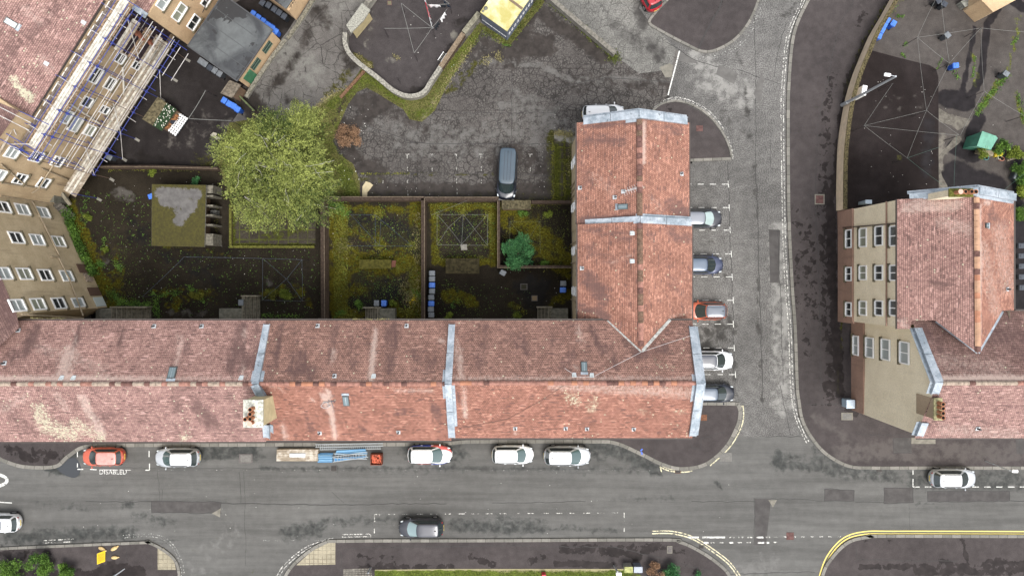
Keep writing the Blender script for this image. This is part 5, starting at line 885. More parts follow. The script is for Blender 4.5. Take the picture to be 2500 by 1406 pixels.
# ---------------------------------------------------------------- wheelie bins
def binmat(n,c): return plain(n,c,.45,var=.08,vs=2)
BC={'blue':(binmat('bin_blue',(.012,.075,.38)),binmat('bin_blue_lid',(.05,.16,.55))),'grey':(binmat('bin_grey',(.045,.052,.06)),binmat('bin_grey_lid',(.14,.155,.17))),'dark':(binmat('bin_dark',(.012,.015,.02)),binmat('bin_dark_lid',(.035,.042,.055)))}
BP={}
def make_bin(kind):
    t=T('wheelie_bin','x','wheelie bin'); b,l=BC[kind]; m=MB(); m.box((0,0,.54),(.47,.50,.98),taper=.78); m.build('body',b,t)
    m=MB(); m.bbox((0,.0,1.065),(.50,.56,.07),b=.035); m.bbox((0,-.02,1.11),(.28,.28,.05),b=.02); L=m.build('lid',l,t)
    m=MB(); m.tube((-.2,.31,1.0),(.2,.31,1.0),.022,n=8); m.build('handle',b,t)
    for s in (-1,1): m=MB(); m.tube((s*.19,.2,.1),(s*.25,.2,.1),.1,n=12); m.build('wheel',plain('bin_wheel',(.015,.015,.015),.8),t)
    return t
used=set()
BG={'blue':'blue wheelie bins','grey':'grey wheelie bins','dark':'dark wheelie bins'}
def bin_(kind,px,py,deg,label):
    p=P(px,py,1.05); p.z=0
    if kind not in BP: BP[kind]=make_bin(kind); t=BP[kind]; t.location=p; t.rotation_euler=(0,0,math.radians(deg)); t['label']=label
    else: t=dup(BP[kind],p,math.radians(deg),label)
    t['group']=BG[kind]; return t
ORD=['first','second','third','fourth','fifth','sixth']
for k,(x,y) in enumerate(((490,149),(500,156),(512,165),(524,172),(536,180))): bin_('dark' if k in (2,) else 'grey',x,y,148,ORD[k]+' bin from the left in the row below the black flat roof')
for k,(x,y) in enumerate(((547,245),(559,253),(570,259),(580,267))): bin_('blue',x,y,150,ORD[k]+' blue bin from the left in the row beside the big tree')
for k,(x,y) in enumerate(((617,34),(629,43),(641,52),(652,61),(663,68),(672,77))): bin_('blue',x,y,-32,ORD[k]+' blue bin from the top left in the row above the black flat roof')
for k,(x,y) in enumerate(((640,7),(655,13),(669,23),(681,31),(693,40))): bin_('dark',x,y,-32,ORD[k]+' dark bin from the left in the row by the small graffiti store')
for x,y,d,l in ((2167,49,150,'topmost blue bin in the cluster behind the curved tan wall'),(2182,57,150,'blue bin furthest right in the cluster behind the curved tan wall'),(2160,62,150,'third blue bin down in the cluster behind the curved tan wall'),(2154,74,150,'fourth blue bin down in the cluster behind the curved tan wall'),(2147,88,160,'lowest blue bin in the cluster behind the curved tan wall'),(2334,160,95,'lone blue bin standing between clothes lines in the east yard'),(369,479,110,'blue bin standing against the left side of the moss-roofed bin store'),
    (937,740,180,'blue bin beside a grey one above the steps of the mossy court'),(1055,696,90,'upper blue bin in the column of bins along the yard wall'),(1053,741,90,'lower blue bin in the column of bins along the yard wall'),(1374,708,270,'blue bin by the wing wall in the black court')): bin_('blue',x,y,d,l)
for x,y,d,l in ((2314,86,40,'grey-blue bin standing alone under the upper clothes lines of the east yard'),(2457,180,55,'grey bin beside the bright weeds of the east yard'),(919,740,180,'grey bin left of the blue one above the steps of the mossy court'),(1055,667,90,'topmost grey bin in the column along the yard wall'),(1055,681,90,'second bin down in the column along the yard wall'),(1055,711,90,'flat lidded grey bin just below the upper blue one in the column'),(1053,726,90,'grey bin just above the lower blue one in the column'),
    (1052,755,90,'grey bin just below the lower blue one in the column'),(1053,769,90,'lowest grey bin in the column, by the terrace wall'),(1228,666,60,'grey bin standing askew below the wall corner of the fenced court'),(1375,692,270,'grey bin just above the blue one by the wing wall'),(588,739,0,'grey bin beside the short steps in the black court'),(266,384,60,'bin standing below the end of the scaffold boards')): bin_('grey',x,y,d,l)
for x,y,d,l in ((2292,2,30,'dark bin left of the pair at the top edge of the east yard'),(2306,10,60,'dark bin right of the pair at the top edge of the east yard'),(2493,600,90,'uppermost dark bin in the column right of the dull red roof'),(2493,625,90,'second dark bin in the column right of the dull red roof'),(2494,650,90,'third dark bin in the column right of the dull red roof'),(2494,676,90,'fourth dark bin in the column right of the dull red roof'),(2495,702,90,'lowest dark bin in the column right of the dull red roof'),(572,232,150,'dark bin tucked behind the slab-roofed porch')): bin_('dark',x,y,d,l)
t=dup(BP['blue'],P(558,777,.3).xyz,math.radians(90),'blue bin lying on its side against the terrace gutter in the black court'); t.rotation_euler=(math.radians(90),0,math.radians(90)); t.location=P(552,776,.35)
o=T('storage_trunk','grey plastic storage trunk behind the weeds at the right edge of the east yard','storage trunk',P(2478,428,0),math.radians(-25)); m=MB(); m.bbox((0,0,.3),(.9,1.2,.6)); m.build('body',BC['grey'][0],o); m=MB(); m.bbox((-.1,0,.64),(.6,1.25,.08)); m.build('lid',BC['grey'][1],o)
# ---------------------------------------------------------------- clothes poles and lines
poleM=plain('pole_black',(.035,.03,.03),.6); ropeM=plain('rope_pale',(.22,.225,.21),.8); ropeB=plain('rope_blue_grey',(.10,.13,.16),.8)
def pole(px,py,label,h=2.4,r=.035,group='clothes poles'):
    p=P(px,py,h); o=T('clothes_pole',label,'clothes pole',(p.x,p.y,0),0,group); m=MB(); m.tube((0,0,0),(0,0,h),r,r*.8,8); m.build('post',poleM,o); m=MB(); m.tube((-.12,0,h-.05),(.12,0,h-.05),.015,n=6); m.build('hook',poleM,o); return o
def lines(segs,label,mat=ropeM,h=2.35,r=.011,sag=.08):
    m=MB()
    for a,b in segs:
        A=P(*a,h);B=P(*b,h); pr=A
        for k in range(1,7):
            q=A.lerp(B,k/6); q.z-=sag*4*(k/6)*(1-k/6); m.tube(pr,q,r,n=5,cap=False); pr=q
    o=m.build('clothes_line',mat); return tag(o,label,'clothes line')
dy=[(937,70),(979,8),(1055,68),(1011,130),(1098,10),(968,187)]
for p,l in zip(dy,('leftmost pole of the drying yard','pole near the top of the drying yard right of the round cover','pole where four lines meet beside the laundry','pole nearest the lower middle of the drying yard','pole under the dark laundry at the top of the drying yard','short pole at the curved bottom of the drying yard')): pole(*p,'thin dark '+l)
lines([(dy[0],dy[2]),(dy[1],dy[2]),(dy[1],dy[3]),(dy[3],dy[2]),((1037,-10),dy[2]),((1042,12),dy[4]),(dy[2],(1092,22)),((1075,-8),dy[4])],'pale line web strung across the drying yard with laundry on it',r=.016)
def cloth(px,py,qx,qy,col,label,n=1,drop=.75):
    A=P(px,py,2.33);B=P(qx,qy,2.33); d=(B-A).normalized(); s=Vector((-d.y,d.x,0)); m=MB(); N=9; vs=[]
    for j in range(5):
        for i in range(N):
            t=i/(N-1); q=A.lerp(B,t); z=-drop*j/4*(1-.25*((i*7)%3)/2*(j==4)); vs.append(q+s*(.10*math.sin(i*1.7+j*.6)*(j/4)+.06*j/4)+Vector((0,0,z)))
    fs=[(j*N+i,j*N+i+1,(j+1)*N+i+1,(j+1)*N+i) for j in range(4) for i in range(N-1)]; m.add(vs,fs,sm=True)
    for j in range(0,5,4):
        pass
    o=m.build('laundry_item',plain('cloth_'+label.split()[0],col,.9)); md=o.modifiers.new('t','SOLIDIFY'); md.thickness=.012; return tag(o,label,'laundry','laundry on the drying yard lines')
cloth(1038,5,1044,28,(.5,.03,.05),'red towel on the slanting line above the other washing'); cloth(1044,28,1048,42,(.6,.12,.14),'pinkish cloth below the red towel on the slanting line'); cloth(1048,42,1054,66,(.75,.75,.75),'white sheet at the lower end of the slanting line'); cloth(1045,12,1074,13,(.72,.75,.78),'white shirts pegged along the level line at the top'); cloth(1076,13,1088,13,(.02,.025,.03),'black shirt at the right end of the level line')
cloth(1086,30,1075,48,(.74,.74,.74),'white top halfway down the short slanting line'); cloth(1070,53,1061,68,(.015,.015,.02),'black trousers near the meeting pole'); cloth(1081,0,1098,16,(.02,.035,.06),'navy garment hanging at the top right pole'); cloth(1034,-8,1038,5,(.75,.7,.72),'pale cloth hanging at the very top of the slanting line')
for p,l in zip(((641,631),(737,634),(699,681),(640,733),(738,735),(549,627),(450,627),(348,724),(735,655)),('upper left corner pole of the line square in the black court','upper right corner pole of the lines by the wall of the black court','pole where the lines cross above the bright weeds','lower left corner pole above the short steps','lower right corner pole near the mossy wall','pole midway on the long line below the bin store','left end pole of the long line below the bin store','pole standing in the weeds near the left steps','extra pole right of the line square')): pole(*p,'thin pole: '+l,r=.028)
lines([((641,631),(737,634)),((641,631),(640,733)),((640,733),(738,735)),((738,735),(737,634)),((641,631),(699,681)),((737,634),(699,681)),((699,681),(738,735)),((699,681),(640,733)),((450,627),(641,631)),((450,627),(348,724))],'faint grey line square and long line in the black court',ropeB,r=.009)
for p,l in zip(((856,524),(916,525),(1005,600),(926,599),(848,598)),('upper left pole of the mossy court','upper middle pole of the mossy court','right pole of the mossy court beside a moss clump','lower middle pole in a moss clump','lower left pole of the mossy court')): pole(*p,'thin '+l,r=.026)
lines([((856,524),(926,599)),((916,525),(1005,600)),((916,525),(916,600)),((848,600),(1005,601)),((856,524),(916,525)),((926,599),(930,535))],'faint blue line web in the mossy court',plain('rope_blue',(.05,.08,.14),.8),r=.009)
fr=[(1067,524),(1190,524),(1190,599),(1067,598),(1095,555),(1131,524),(1127,596)]
for p,l in zip(fr,('upper left','upper right','lower right','lower left','inner crossing','top middle','bottom middle')): pole(*p,'thin pole at the '+l+' of the rectangular line frame',r=.026)
lines([(fr[0],fr[1]),(fr[1],fr[2]),(fr[2],fr[3]),(fr[3],fr[0]),(fr[0],fr[4]),(fr[4],fr[3]),(fr[4],fr[6]),(fr[5],fr[6]),(fr[4],fr[5]),(fr[1],fr[6]),(fr[5],fr[2]),((1053,525),(1140,490))],'pale rectangular line frame with crossed lines in the tarmac court',ropeM,r=.009)
lines([((1245,541),(1318,541)),((1245,541),(1244,600)),((1318,541),(1319,620)),((1245,541),(1285,590)),((1318,541),(1285,590))],'faint greenish line web in the small fenced court',plain('rope_dull',(.10,.11,.06),.8),r=.010)
flat('line_post_base',[(1124,597),(1139,596),(1141,610),(1126,611)],.3,M_slab,None,'pale square concrete post base below the rectangular line frame','concrete base',h=.3)
pole(502,221,'thick dark pole standing right of the flower mat',r=.05); pole(460,290,'thick dark pole at the corner of the white slatted decking',r=.05); pole(565,295,'dark pole at the edge of the tree crown in the scaffold yard')
lines([((502,221),(460,290)),((460,290),(565,295))],'pale line bent around the pole beside the white decking',ropeM,r=.022)
ey=[(2110,307),(2262,270),(2318,155),(2240,92),(2403,223),(2215,386),(2395,69),(2343,331),(2501,283),(2180,204),(2297,-8)]
for p,l in zip(ey,('left pole of the dark tarmac panel','middle pole where lines meet above the dark panel edge','pole beside the lone blue bin','upper left pole of the east yard','pole right of the wet streaks','lowest pole of the dark tarmac panel','upper right pole by the pale wet patch','pole standing on the torn pale concrete','pole at the right edge of the east yard','hidden-footed pole beside the tall lamp','pole at the top edge above the dark bins')): pole(*p,'thin dark '+l)
lines([(ey[0],ey[1]),(ey[0],ey[5]),(ey[5],ey[1]),(ey[1],ey[7]),(ey[0],ey[7]),(ey[0],ey[9]),(ey[1],ey[2]),(ey[1],ey[3]),(ey[3],ey[2]),(ey[3],ey[6]),(ey[2],ey[6]),(ey[2],ey[10]),(ey[3],(2284,0)),(ey[6],ey[4]),(ey[6],(2510,79)),(ey[4],(2345,330)),(ey[4],ey[8])],'wide pale line web strung across the whole east yard',ropeM,r=.010)
lines([(ey[5],(2292,360)),(ey[5],(2300,450)),((2336,330),(2329,470)),((2500,425),(2445,470))],'faint green lines at the lower part of the east yard',plain('rope_green',(.07,.12,.10),.8),r=.012)
# lamp posts and posts --------------------------------------------------
gal=plain('galvanised',(.38,.40,.42),.45,metal=.4); lampw=plain('lamp_white',(.75,.75,.74),.4)
def lamp(base,top,h,label,hx=None,r=.14,head=True):
    b=P(*base,0); o=T('lamp_post',label,'lamp post',b); t=P(*top,h)-b; m=MB(); m.tube((0,0,0),(t.x*0,t.y*0,1.3),r*1.25,r*1.25,10); m.tube((0,0,1.3),t,r,r*.6,10); m.build('post',gal,o)
    if head: a=P(*hx,h+.1)-b; m=MB(); m.tube(t,a,.035,n=8); m.build('arm',gal,o); m=MB(); d=(a-t).normalized(); m.bbox(a+d*.2,(.55,.28,.14),rz=math.atan2(d.y,d.x),b=.05); m.build('lamp_head',lampw,o)
    return o
lamp((2054,258),(2187,187),9.3,'tall grey lamp post leaning out over the dark east yard with a white lamp head',(2172,184))
lamp((2404,1124),(2464,1148),3.4,'slim pale lamp post over the parking lane right of the silver car',(2472,1149),r=.045)
lamp((282,1402),(304,1388),2.6,'pale post at the bottom edge right of the yellow sign',r=.07,head=False)
lamp((905,1384),(900,1398),2.0,'short grey post at the left end of the lawn',r=.07,head=False)
o=T('sign_post','small post with a white sign plate at the lawn edge left of two cabinets','sign post',P(1499,1379,0)); m=MB(); v=P(1508,1396,2.4)-P(1499,1379,0); m.tube((0,0,0),v,.09,.09,8); m.build('post',gal,o); m=MB(); m.bbox(v+Vector((.1,-.15,0)),(.52,.3,.3),b=.05); m.build('sign_plate',lampw,o)
def cab(px,py,mat,top,label,h=1.1,rz=0,w=.75,d=.5):
    b=P(px,py,0); o=T('utility_cabinet',label,'cabinet',b,rz); m=MB(); m.bbox((0,0,h/2),(w,d,h),b=.02); m.build('body',mat,o); m=MB(); m.bbox((0,0,h+.03),(w+.08,d+.08,.06),b=.02); m.build('lid',top,o); m=MB(); m.box((0,d/2+.01,h*.5),(w*.9,.01,h*.85)); m.build('door',mat,o)
cab(1530,1378,plain('cab_grey',(.2,.2,.18),.6,var=.2),plain('cab_lichen',(.30,.31,.13),.8,var=.3,vs=4),'yellow-green stained utility cabinet at the lawn edge'); cab(1553,1378,plain('cab_blue',(.11,.125,.16),.5),plain('cab_blue_top',(.24,.27,.32),.5,var=.1),'blue-grey utility cabinet right of the stained one')
cab(2063,981,plain('cab_pale',(.32,.40,.46),.5),plain('cab_pale_top',(.45,.53,.6),.5),'pale blue cabinet against the brown wall base on the east pavement',w=.75,d=.75); cab(2102,497,plain('cab_pale',(.32,.4,.46),.5),plain('cab_pale_top',(.45,.53,.6),.5),'small pale cabinet against the top wall of the tan window block',w=.55,d=.3,h=1.4)
o=T('red_post','small red box on a stub at the lawn by the bottom edge','post',P(1327,1398,0)); m=MB(); m.bbox((0,0,.4),(.4,.35,.8)); m.build('body',plain('red_box',(.45,.03,.05),.5),o); m=MB(); m.box((0,0,.82),(.2,.08,.02)); m.build('plate',lampw,o)
# ---------------------------------------------------------------- vehicles
Mgl=plain('car_glass',(.018,.028,.030),.06,coat=1); Mgr=plain('car_glass_green',(.05,.085,.085),.08,coat=1); Mtr=plain('car_trim',(.015,.016,.018),.45); Mty=plain('tyre',(.02,.02,.02),.85); Mrim=plain('wheel_rim',(.4,.4,.42),.35,metal=.7); Mhl=plain('headlight',(.6,.65,.68),.15,coat=1); Mtl=plain('tail_light',(.5,.012,.02),.2,coat=1); Mpy=plain('plate_yellow',(.6,.45,.08),.5); Mpw=plain('plate_white',(.65,.65,.62),.5)
def cpaint(n,c,metal=0.0): return plain('paint_'+n,c,.32,metal=metal,coat=.45)
def spow(v,e): return math.copysign(abs(v)**e,v)
def car(label,cx,cy,deg,L,W,Hh,body,roof=None,kind='hatch',glassf=None,sunroof=False,rails=False,lower=None,cat='car',hl=True,h0=.8,bonnet=None,side=None):
    p=P(cx,cy,h0); t=T('parked_car' if kind!='van' else 'camper_van',label,cat,(p.x,p.y,0),math.radians(deg),'cars parked in the streets and bays' if kind!='van' else None)
    hl_=L/2; belt=.98 if kind!='van' else 1.15; zb=.24
    if kind=='hatch': wb,wt,rt,rb=.285,.055,-.385,-.47
    elif kind=='suv': wb,wt,rt,rb=.275,.055,-.38,-.475
    elif kind=='estate': wb,wt,rt,rb=.295,.085,-.41,-.48
    else: wb,wt,rt,rb=.36,.20,-.475,-.49
    N=30; xs=[-math.cos(math.pi*i/(N-1))*hl_*.999 for i in range(N)]; prof=[]
    def hw(x):
        q=abs(x)/hl_; return W/2*(1-(.13 if x>0 else .09)*q**3.2)*max(0,1-q**(6.0 if x>0 else 8.5))**.5 if kind!='van' else W/2*(1-.08*q**4)*max(0,1-q**16)**.5
    def zt(x):
        q=x/hl_
        if q>2*wb: s=(q-2*wb)/(1-2*wb); return belt-.03-(.22*s**1.6)-.25*max(0,(s-.86)/.14)**2
        s=max(0,(-q-.92)/.08); return belt-.02-.22*s*s
    m=MB(); vs=[]; K=0
    for x in xs:
        w=hw(x); z=zt(x); z0=zb+.12*abs(x/hl_)**6
        sec=[(-.0,z0),(.88,z0),(.97,z0+.1),(1,z0+.28),(.992,z-.22),(.965,z-.08),(.90,z-.015),(.6,z+.022),(0,z+.04)]
        full=[(-a,b) for a,b in sec[::-1]][:-1]+sec   # closed loop, right to left
        K=len(full); vs+=[(x,a*w,b) for a,b in full]
    fs=[];mi=[]
    for i in range(N-1):
        for k in range(K):
            a=i*K+k; b=i*K+(k+1)%K; fs.append((a,b,b+K,a+K))
    fs+=[tuple(range(K-1,-1,-1)),tuple((N-1)*K+k for k in range(K))]
    m.add(vs,fs,sm=True)
    if lower:       # livery side colours by length band
        for f_i,f in enumerate(m.f[:(N-1)*K]):
            k=f_i%K; c=m.v[f[0]]; s=1 if c[1]>0 else -1
            if abs(c[1])>.80*hw(c[0]) and c[2]>.3: m.mi[f_i]=1 if (c[0]<0)==(s>0) else 2
        m.build('body',[body]+list(lower),t)
    else: m.build('body',body,t)
    hyb=hw(0)*.91; hyt=hw(0)*(.66 if kind!='van' else .80); zr=Hh-.05; ex=.30
    x0,x1,y0,y1=rb*L,wb*L,rt*L,wt*L
    def gp(a,v,o=0.0):
        c,s=math.cos(a),math.sin(a); bx=(x0+x1)/2+(x1-x0)/2*spow(c,ex); by=(hyb)*spow(s,ex)*(1-.06*max(0,c)**2)
        tx=(y0+y1)/2+(y1-y0)/2*spow(c,ex*.9); ty=hyt*spow(s,ex*.9)*(1-.05*max(0,c)**2)
        b=.05*math.sin(v*math.pi); bw=(.085*L*(1-v)+.035*L*v)*(1-abs(spow(s,ex))**2); bx+=(bw-.0)*(1 if c>0 else -.45)-(.045*L if c>0 else -.02*L); tx+=bw*(.5 if c>0 else -.3); x=bx+(tx-bx)*v; y=by+(ty-by)*v+spow(s,.5)*b*.6; z=belt-.05+(zr-belt+.05)*v
        return (x+o*spow(c,.6)*.8,y+o*spow(s,.6)*.8,z+o*.55)
    A=48; R=5; m=MB(); vs=[]; roofm=roof or body
    for j in range(R+1):
        for k in range(A): vs.append(gp(2*math.pi*k/A,j/R))
    cxr=(y0+y1)/2
    for sc_,dz in ((.93,.025),(.75,.045),(.4,.055)):
        for k in range(A): g=gp(2*math.pi*k/A,1); vs.append((cxr+(g[0]-cxr)*sc_,g[1]*sc_,g[2]+dz))
    fs=[(j*A+k,j*A+(k+1)%A,(j+1)*A+(k+1)%A,(j+1)*A+k) for j in range(R+3) for k in range(A)]; fs.append(tuple((R+3)*A+k for k in range(A)))
    m.add(vs,fs,sm=True)
    for i,f in enumerate(m.f):
        if i>=R*A: m.mi[i]=1
    m.build('cabin',[body,roofm],t)
    def patch(name,a0,a1,v0,v1,mat,o=.014,na=12,nv=4,par=t):
        mm=MB(); q=[gp(math.radians(a0+(a1-a0)*i/na),v0+(v1-v0)*j/nv,o) for j in range(nv+1) for i in range(na+1)]
        mm.add(q,[(j*(na+1)+i,j*(na+1)+i+1,(j+1)*(na+1)+i+1,(j+1)*(na+1)+i) for j in range(nv) for i in range(na)],sm=True); return mm.build(name,mat,par)
    G=glassf or Mgl
    patch('windscreen',-36,36,.02,.95,G,.018); patch('rear_window',146,214,.22,.93,Mgl,.018)
    patch('windscreen_surround',-39,39,-.05,.03,Mtr,.016)
    for s in (1,-1): patch('side_window',s*55,s*122,.16,.86,side or Mgl,.016)
    for s in (1,-1):
        for q in (.315,-.30):
            x=q*L; w=hw(x); o=MB(); o.tube((x,s*(w-.2),.32),(x,s*(w+.012),.32),.325,n=20); wo=o.build('wheel',Mty,t); o=MB(); o.tube((x,s*(w-.02),.32),(x,s*(w+.022),.32),.2,n=14); o.build('rim',Mrim,wo)
            o=MB(); o.tube((x,s*(w-.25),.36),(x,s*(w+.004),.36),.39,n=20); o.build('wheel_arch',Mtr,t)
    for s in (1,-1):
        x=wb*L*.86-.05; w=hw(x); o=MB(); o.ball((x,s*(w+.10),.98),.11,8,6,sx=.6,sy=1.1,sz=.7); o.tube((x,s*(w-.05),.95),(x,s*(w+.08),.96),.03,n=6); o.build('wing_mirror',body if kind!='van' else Mtr,t)
    for s in (1,-1):
        xh=hl_*.80; w=hw(xh); o=MB(); o.ball((xh,s*w*.86,zt(xh)-.115),.2,12,8,sx=1.35,sy=.5,sz=.5); o.build('headlight',Mhl,t)
        xt=-hl_*.93; w=hw(xt); o=MB(); o.ball((xt+.08,s*w*.93,zt(xt)-.14),.17,12,8,sx=.9,sy=.5,sz=1.0); o.build('tail_light',Mtl,t)
    o=MB(); o.bbox((hl_-.06,0,.5),(.10,W*.55,.22),b=.03); o.build('grille',Mtr,t)
    o=MB(); o.bbox((-hl_+.03,0,.62),(.08,.52,.11),b=.01); o.build('rear_number_plate',Mpy,t); o=MB(); o.bbox((hl_-.01,0,.45),(.05,.52,.11),b=.01); o.build('front_number_plate',Mpw,t)
    o=MB(); o.ball((y0*.86,0,zr+.09),.07,8,5,sx=1.5,sy=.35,sz=1.0); o.build('roof_aerial',Mtr,t)
    # bonnet shut line, rear bumper lip and door handles
    o=MB(); pts=[(x1+ (hl_*.90-x1)*(i/8), W*.40*(1-.25*(i/8)**2)) for i in range(9)]
    for s in (1,-1):
        pr=None
        for x,y in pts:
            q=(x,s*y,zt(x)+.012+.012*(1-y/(W/2)));
            if pr: o.tube(pr,q,.008,n=5,cap=False)
            pr=q
    o.build('bonnet_gap',Mtr,t)
    for s in (1,-1):
        for q in (.06,-.18): o=MB(); w=hw(q*L); o.bbox((q*L,s*(w+.004),.82),(.2,.035,.035),b=.01); o.build('door_handle',body,t)
    if sunroof: o=MB(); o.bbox(((y0+y1)/2+.25,0,zr+.066),(abs(y1-y0)*.40,hyt*1.3,.03),b=.008); o.build('sunroof',plain('sunroof_glass',(.05,.06,.07),.12,coat=1),t)
    if rails:
        for s in (1,-1): o=MB(); o.tube((y0*.82,s*hyt*.93,zr+.06),(y1*.55,s*hyt*.93,zr+.06),.022,n=6); o.build('roof_rail',Mtr if rails==2 else gal,t)
    if kind=='van':
        o=MB(); o.bbox((hl_-.02,0,.5),(.12,W*.86,.2),b=.04); o.build('bumper',lampw,t)
        for k in (-.25,0,.25): o=MB(); o.box(((y0+y1)/2,k*1.2,zr+.062),(abs(y1-y0)*.86,.03,.012)); o.build('roof_rib',body,t)
    return t
cw=cpaint('white',(.66,.67,.68)); csil=cpaint('silver',(.42,.44,.46),.35); cor=cpaint('orange',(.42,.085,.045)); cor2=cpaint('burnt_orange',(.40,.085,.035)); cgr=cpaint('dark_grey',(.032,.034,.042),.2); cnv=cpaint('navy',(.045,.055,.10),.3); cbk=cpaint('black',(.008,.011,.02)); cgy=cpaint('grey',(.20,.215,.24),.4); crd=cpaint('red',(.30,.01,.02)); cdg=plain('roof_dark_glass',(.05,.055,.07),.18,coat=.8); cbl=cpaint('blue',(.01,.04,.34)); cpk=cpaint('coral',(.55,.10,.09)); cpr=plain('roof_pink_reflection',(.50,.24,.21),.45,var=.15,vs=3,coat=.3); cvn=cpaint('slate_blue',(.07,.10,.13),.2)
car('orange hatchback with a blotchy pink reflection painted on its roof in the disabled bay',251,1115,180,4.05,1.78,1.5,cor,cpr,'hatch')  # pinkish reflection is painted into the roof colour
car('silver-white car with roof rails parked between the disabled bay and the grey cover',432,1117,180,4.35,1.86,1.6,csil,cw,'suv',rails=2,glassf=Mgr)
car('white car with blue and red sides parked right of the orange tool crate',1049,1110,0,4.3,1.84,1.5,cw,cw,'hatch',lower=(cbl,cpk),glassf=Mgr)
car('plain white hatchback parked between the blue-sided car and the glass-roofed car',1252,1110,0,4.05,1.78,1.5,cw,cw,'estate',glassf=Mgr)
car('silver-white car with a dark glass sunroof, rightmost below the long roof',1385,1113,0,4.55,1.88,1.62,csil,cw,'suv',sunroof=True,rails=1,glassf=Mgr)
car('dark grey car parked alone at the bottom kerb',1028,1289,180,4.35,1.86,1.55,cgr,cpaint('grey_roof',(.055,.057,.068),.2),'hatch',glassf=plain('glass_pale',(.19,.26,.27),.15,coat=1),side=Mgl)
car('silver-white car with red tail lights parked alone in the bay on the right',2328,1168,0,4.45,1.86,1.62,csil,cw,'suv',rails=2)
car('white car cut off by the left edge, its glass roof showing',-7,1277,180,4.3,1.84,1.5,cw,cw,'estate',sunroof=True)
car('white hatchback half hidden by the north gable of the wing',1474,278,0,4.15,1.8,1.55,cw,cw,'estate')
car('slate blue camper van with a ribbed roof and white bumper in the cracked car park',1238,425,-93,4.85,1.9,1.95,cbk,plain('van_roof',(.045,.068,.09),.4,var=.05,vs=1),'van',cat='camper van',h0=1.1)
car('grey car in the uppermost parking bay beside the wing',1709,534,0,4.3,1.8,1.5,cgr,cgy,'hatch',glassf=plain('glass_pale2',(.30,.38,.37),.15,coat=1),side=Mgl)
car('navy blue car in the bay second from the top beside the wing',1711,647,0,4.4,1.8,1.55,cnv,cpaint('navy_roof',(.09,.12,.165),.2),'estate')
car('burnt orange car with a grey roof reversed into the middle bay',1726,759,180,4.0,1.76,1.58,cor2,cpaint('slate_roof',(.08,.095,.12),.2),'hatch',rails=1)
car('white car with a black roof in the bay beside the corner gable',1738,880,0,4.25,1.84,1.55,cw,cdg,'suv')
car('black car in the lowest bay, against the corner pavement',1740,960,0,4.3,1.8,1.52,cbk,cpaint('blueblack_roof',(.07,.09,.12),.2),'hatch')
car('red car tail poking into the top edge by the pavement',1580,-22,117,4.1,1.78,1.5,crd,crd,'hatch')
for k,(x,y) in enumerate(((1566,1098),(1567,1106))):
    q=P(x,y,.15); mm=MB(); mm.bbox((0,0,.03),(.28,.14,.05),b=.015); o=mm.build('litter_scrap',plain('scrap_blue',(.03,.10,.5),.5)); o.location=(q.x,q.y,.12); o.rotation_euler=(0,0,.8+k); tag(o,['upper','lower'][k]+' bright blue scrap on the corner pavement below the long roof','litter','blue scraps')
# ---------------------------------------------------------------- scaffold yard furniture
wk=plain('wicker_brown',(.26,.12,.05),.8,var=.35,vs=12,bump=.5)
o=T('flower_mat','dark green mat dotted with white flowers on the slab-roofed store','flower mat'); q=[(407,252),(431,267),(394,320),(373,307)]; m=MB(); m.prism(W2(q,1.6),1.51,1.62); m.build('mat',plain('ivy_green',(.02,.04,.018),.9,var=.6,vs=8),o); m=MB()
for _ in range(60):
    a,b=random.random(),random.random(); p=P(*q[0],1.64).lerp(P(*q[1],1.64),a).lerp(P(*q[3],1.64).lerp(P(*q[2],1.64),a),b); m.ball(p,.045,6,4)
f=m.build('flower',plain('flower_white',(.7,.68,.6),.8),o); f['kind']='stuff'
o=T('slatted_decking','white slatted decking beside the flower mat','decking'); q=[(429.5,271),(460,289.5),(429,333.6),(399,312)]; C4=[P(x,y,.4) for x,y in q]; m=MB(); m.prism([(v.x,v.y) for v in C4],.28,.34); m.build('underlay',plain('deck_gap',(.03,.035,.04),.8),o); m=MB()
for k in range(6): a=C4[0].lerp(C4[1],(k+.5)/6); b=C4[3].lerp(C4[2],(k+.5)/6); bar3(m,a,b,.13,.05)
for k in range(8): a=C4[0].lerp(C4[3],(k+.5)/8); b=C4[1].lerp(C4[2],(k+.5)/8); bar3(m,a+Vector((0,0,.02)),b+Vector((0,0,.02)),.07,.03)
m.build('slats',lampw,o)
for x,y,l in ((425,285,'upper brown wicker armchair on the white decking'),(407,305,'lower brown wicker armchair on the white decking')):
    p=P(x,y,.8); o=T('wicker_armchair',l,'armchair',(p.x,p.y,.4),math.radians(55),'wicker armchairs'); m=MB(); m.bbox((0,0,.38),(.62,.62,.12)); m.build('seat',wk,o); m=MB()
    pts=[(.34*math.cos(a),.36*math.sin(a)) for a in np.linspace(.2,math.pi*1.55,12)]; m.ribbon(pts,.09,.3,.75); m.build('backrest',wk,o)
    for sx in (-1,1):
        for sy in (-1,1): m=MB(); m.tube((sx*.26,sy*.26,0),(sx*.26,sy*.26,.34),.03,n=6); m.build('leg',wk,o)
p=P(419,295,.9); o=T('side_table','small dark topped table between the wicker armchairs','table',(p.x,p.y,.4),math.radians(55)); m=MB(); m.bbox((0,0,.46),(.46,.6,.06)); m.build('tabletop',plain('table_dark',(.03,.035,.045),.3),o)
for sx in (-1,1):
    for sy in (-1,1): m=MB(); m.tube((sx*.2,sy*.26,0),(sx*.2,sy*.26,.43),.025,n=6); m.build('leg',lampw,o)
o=T('ladder_bench','short pale slatted crate lying by the lower wall of the drying yard','slatted crate',P(1080,141,0),math.radians(56)); m=MB()
for s in (-1,1): m.box((0,s*.17,.12),(1.0,.06,.2))
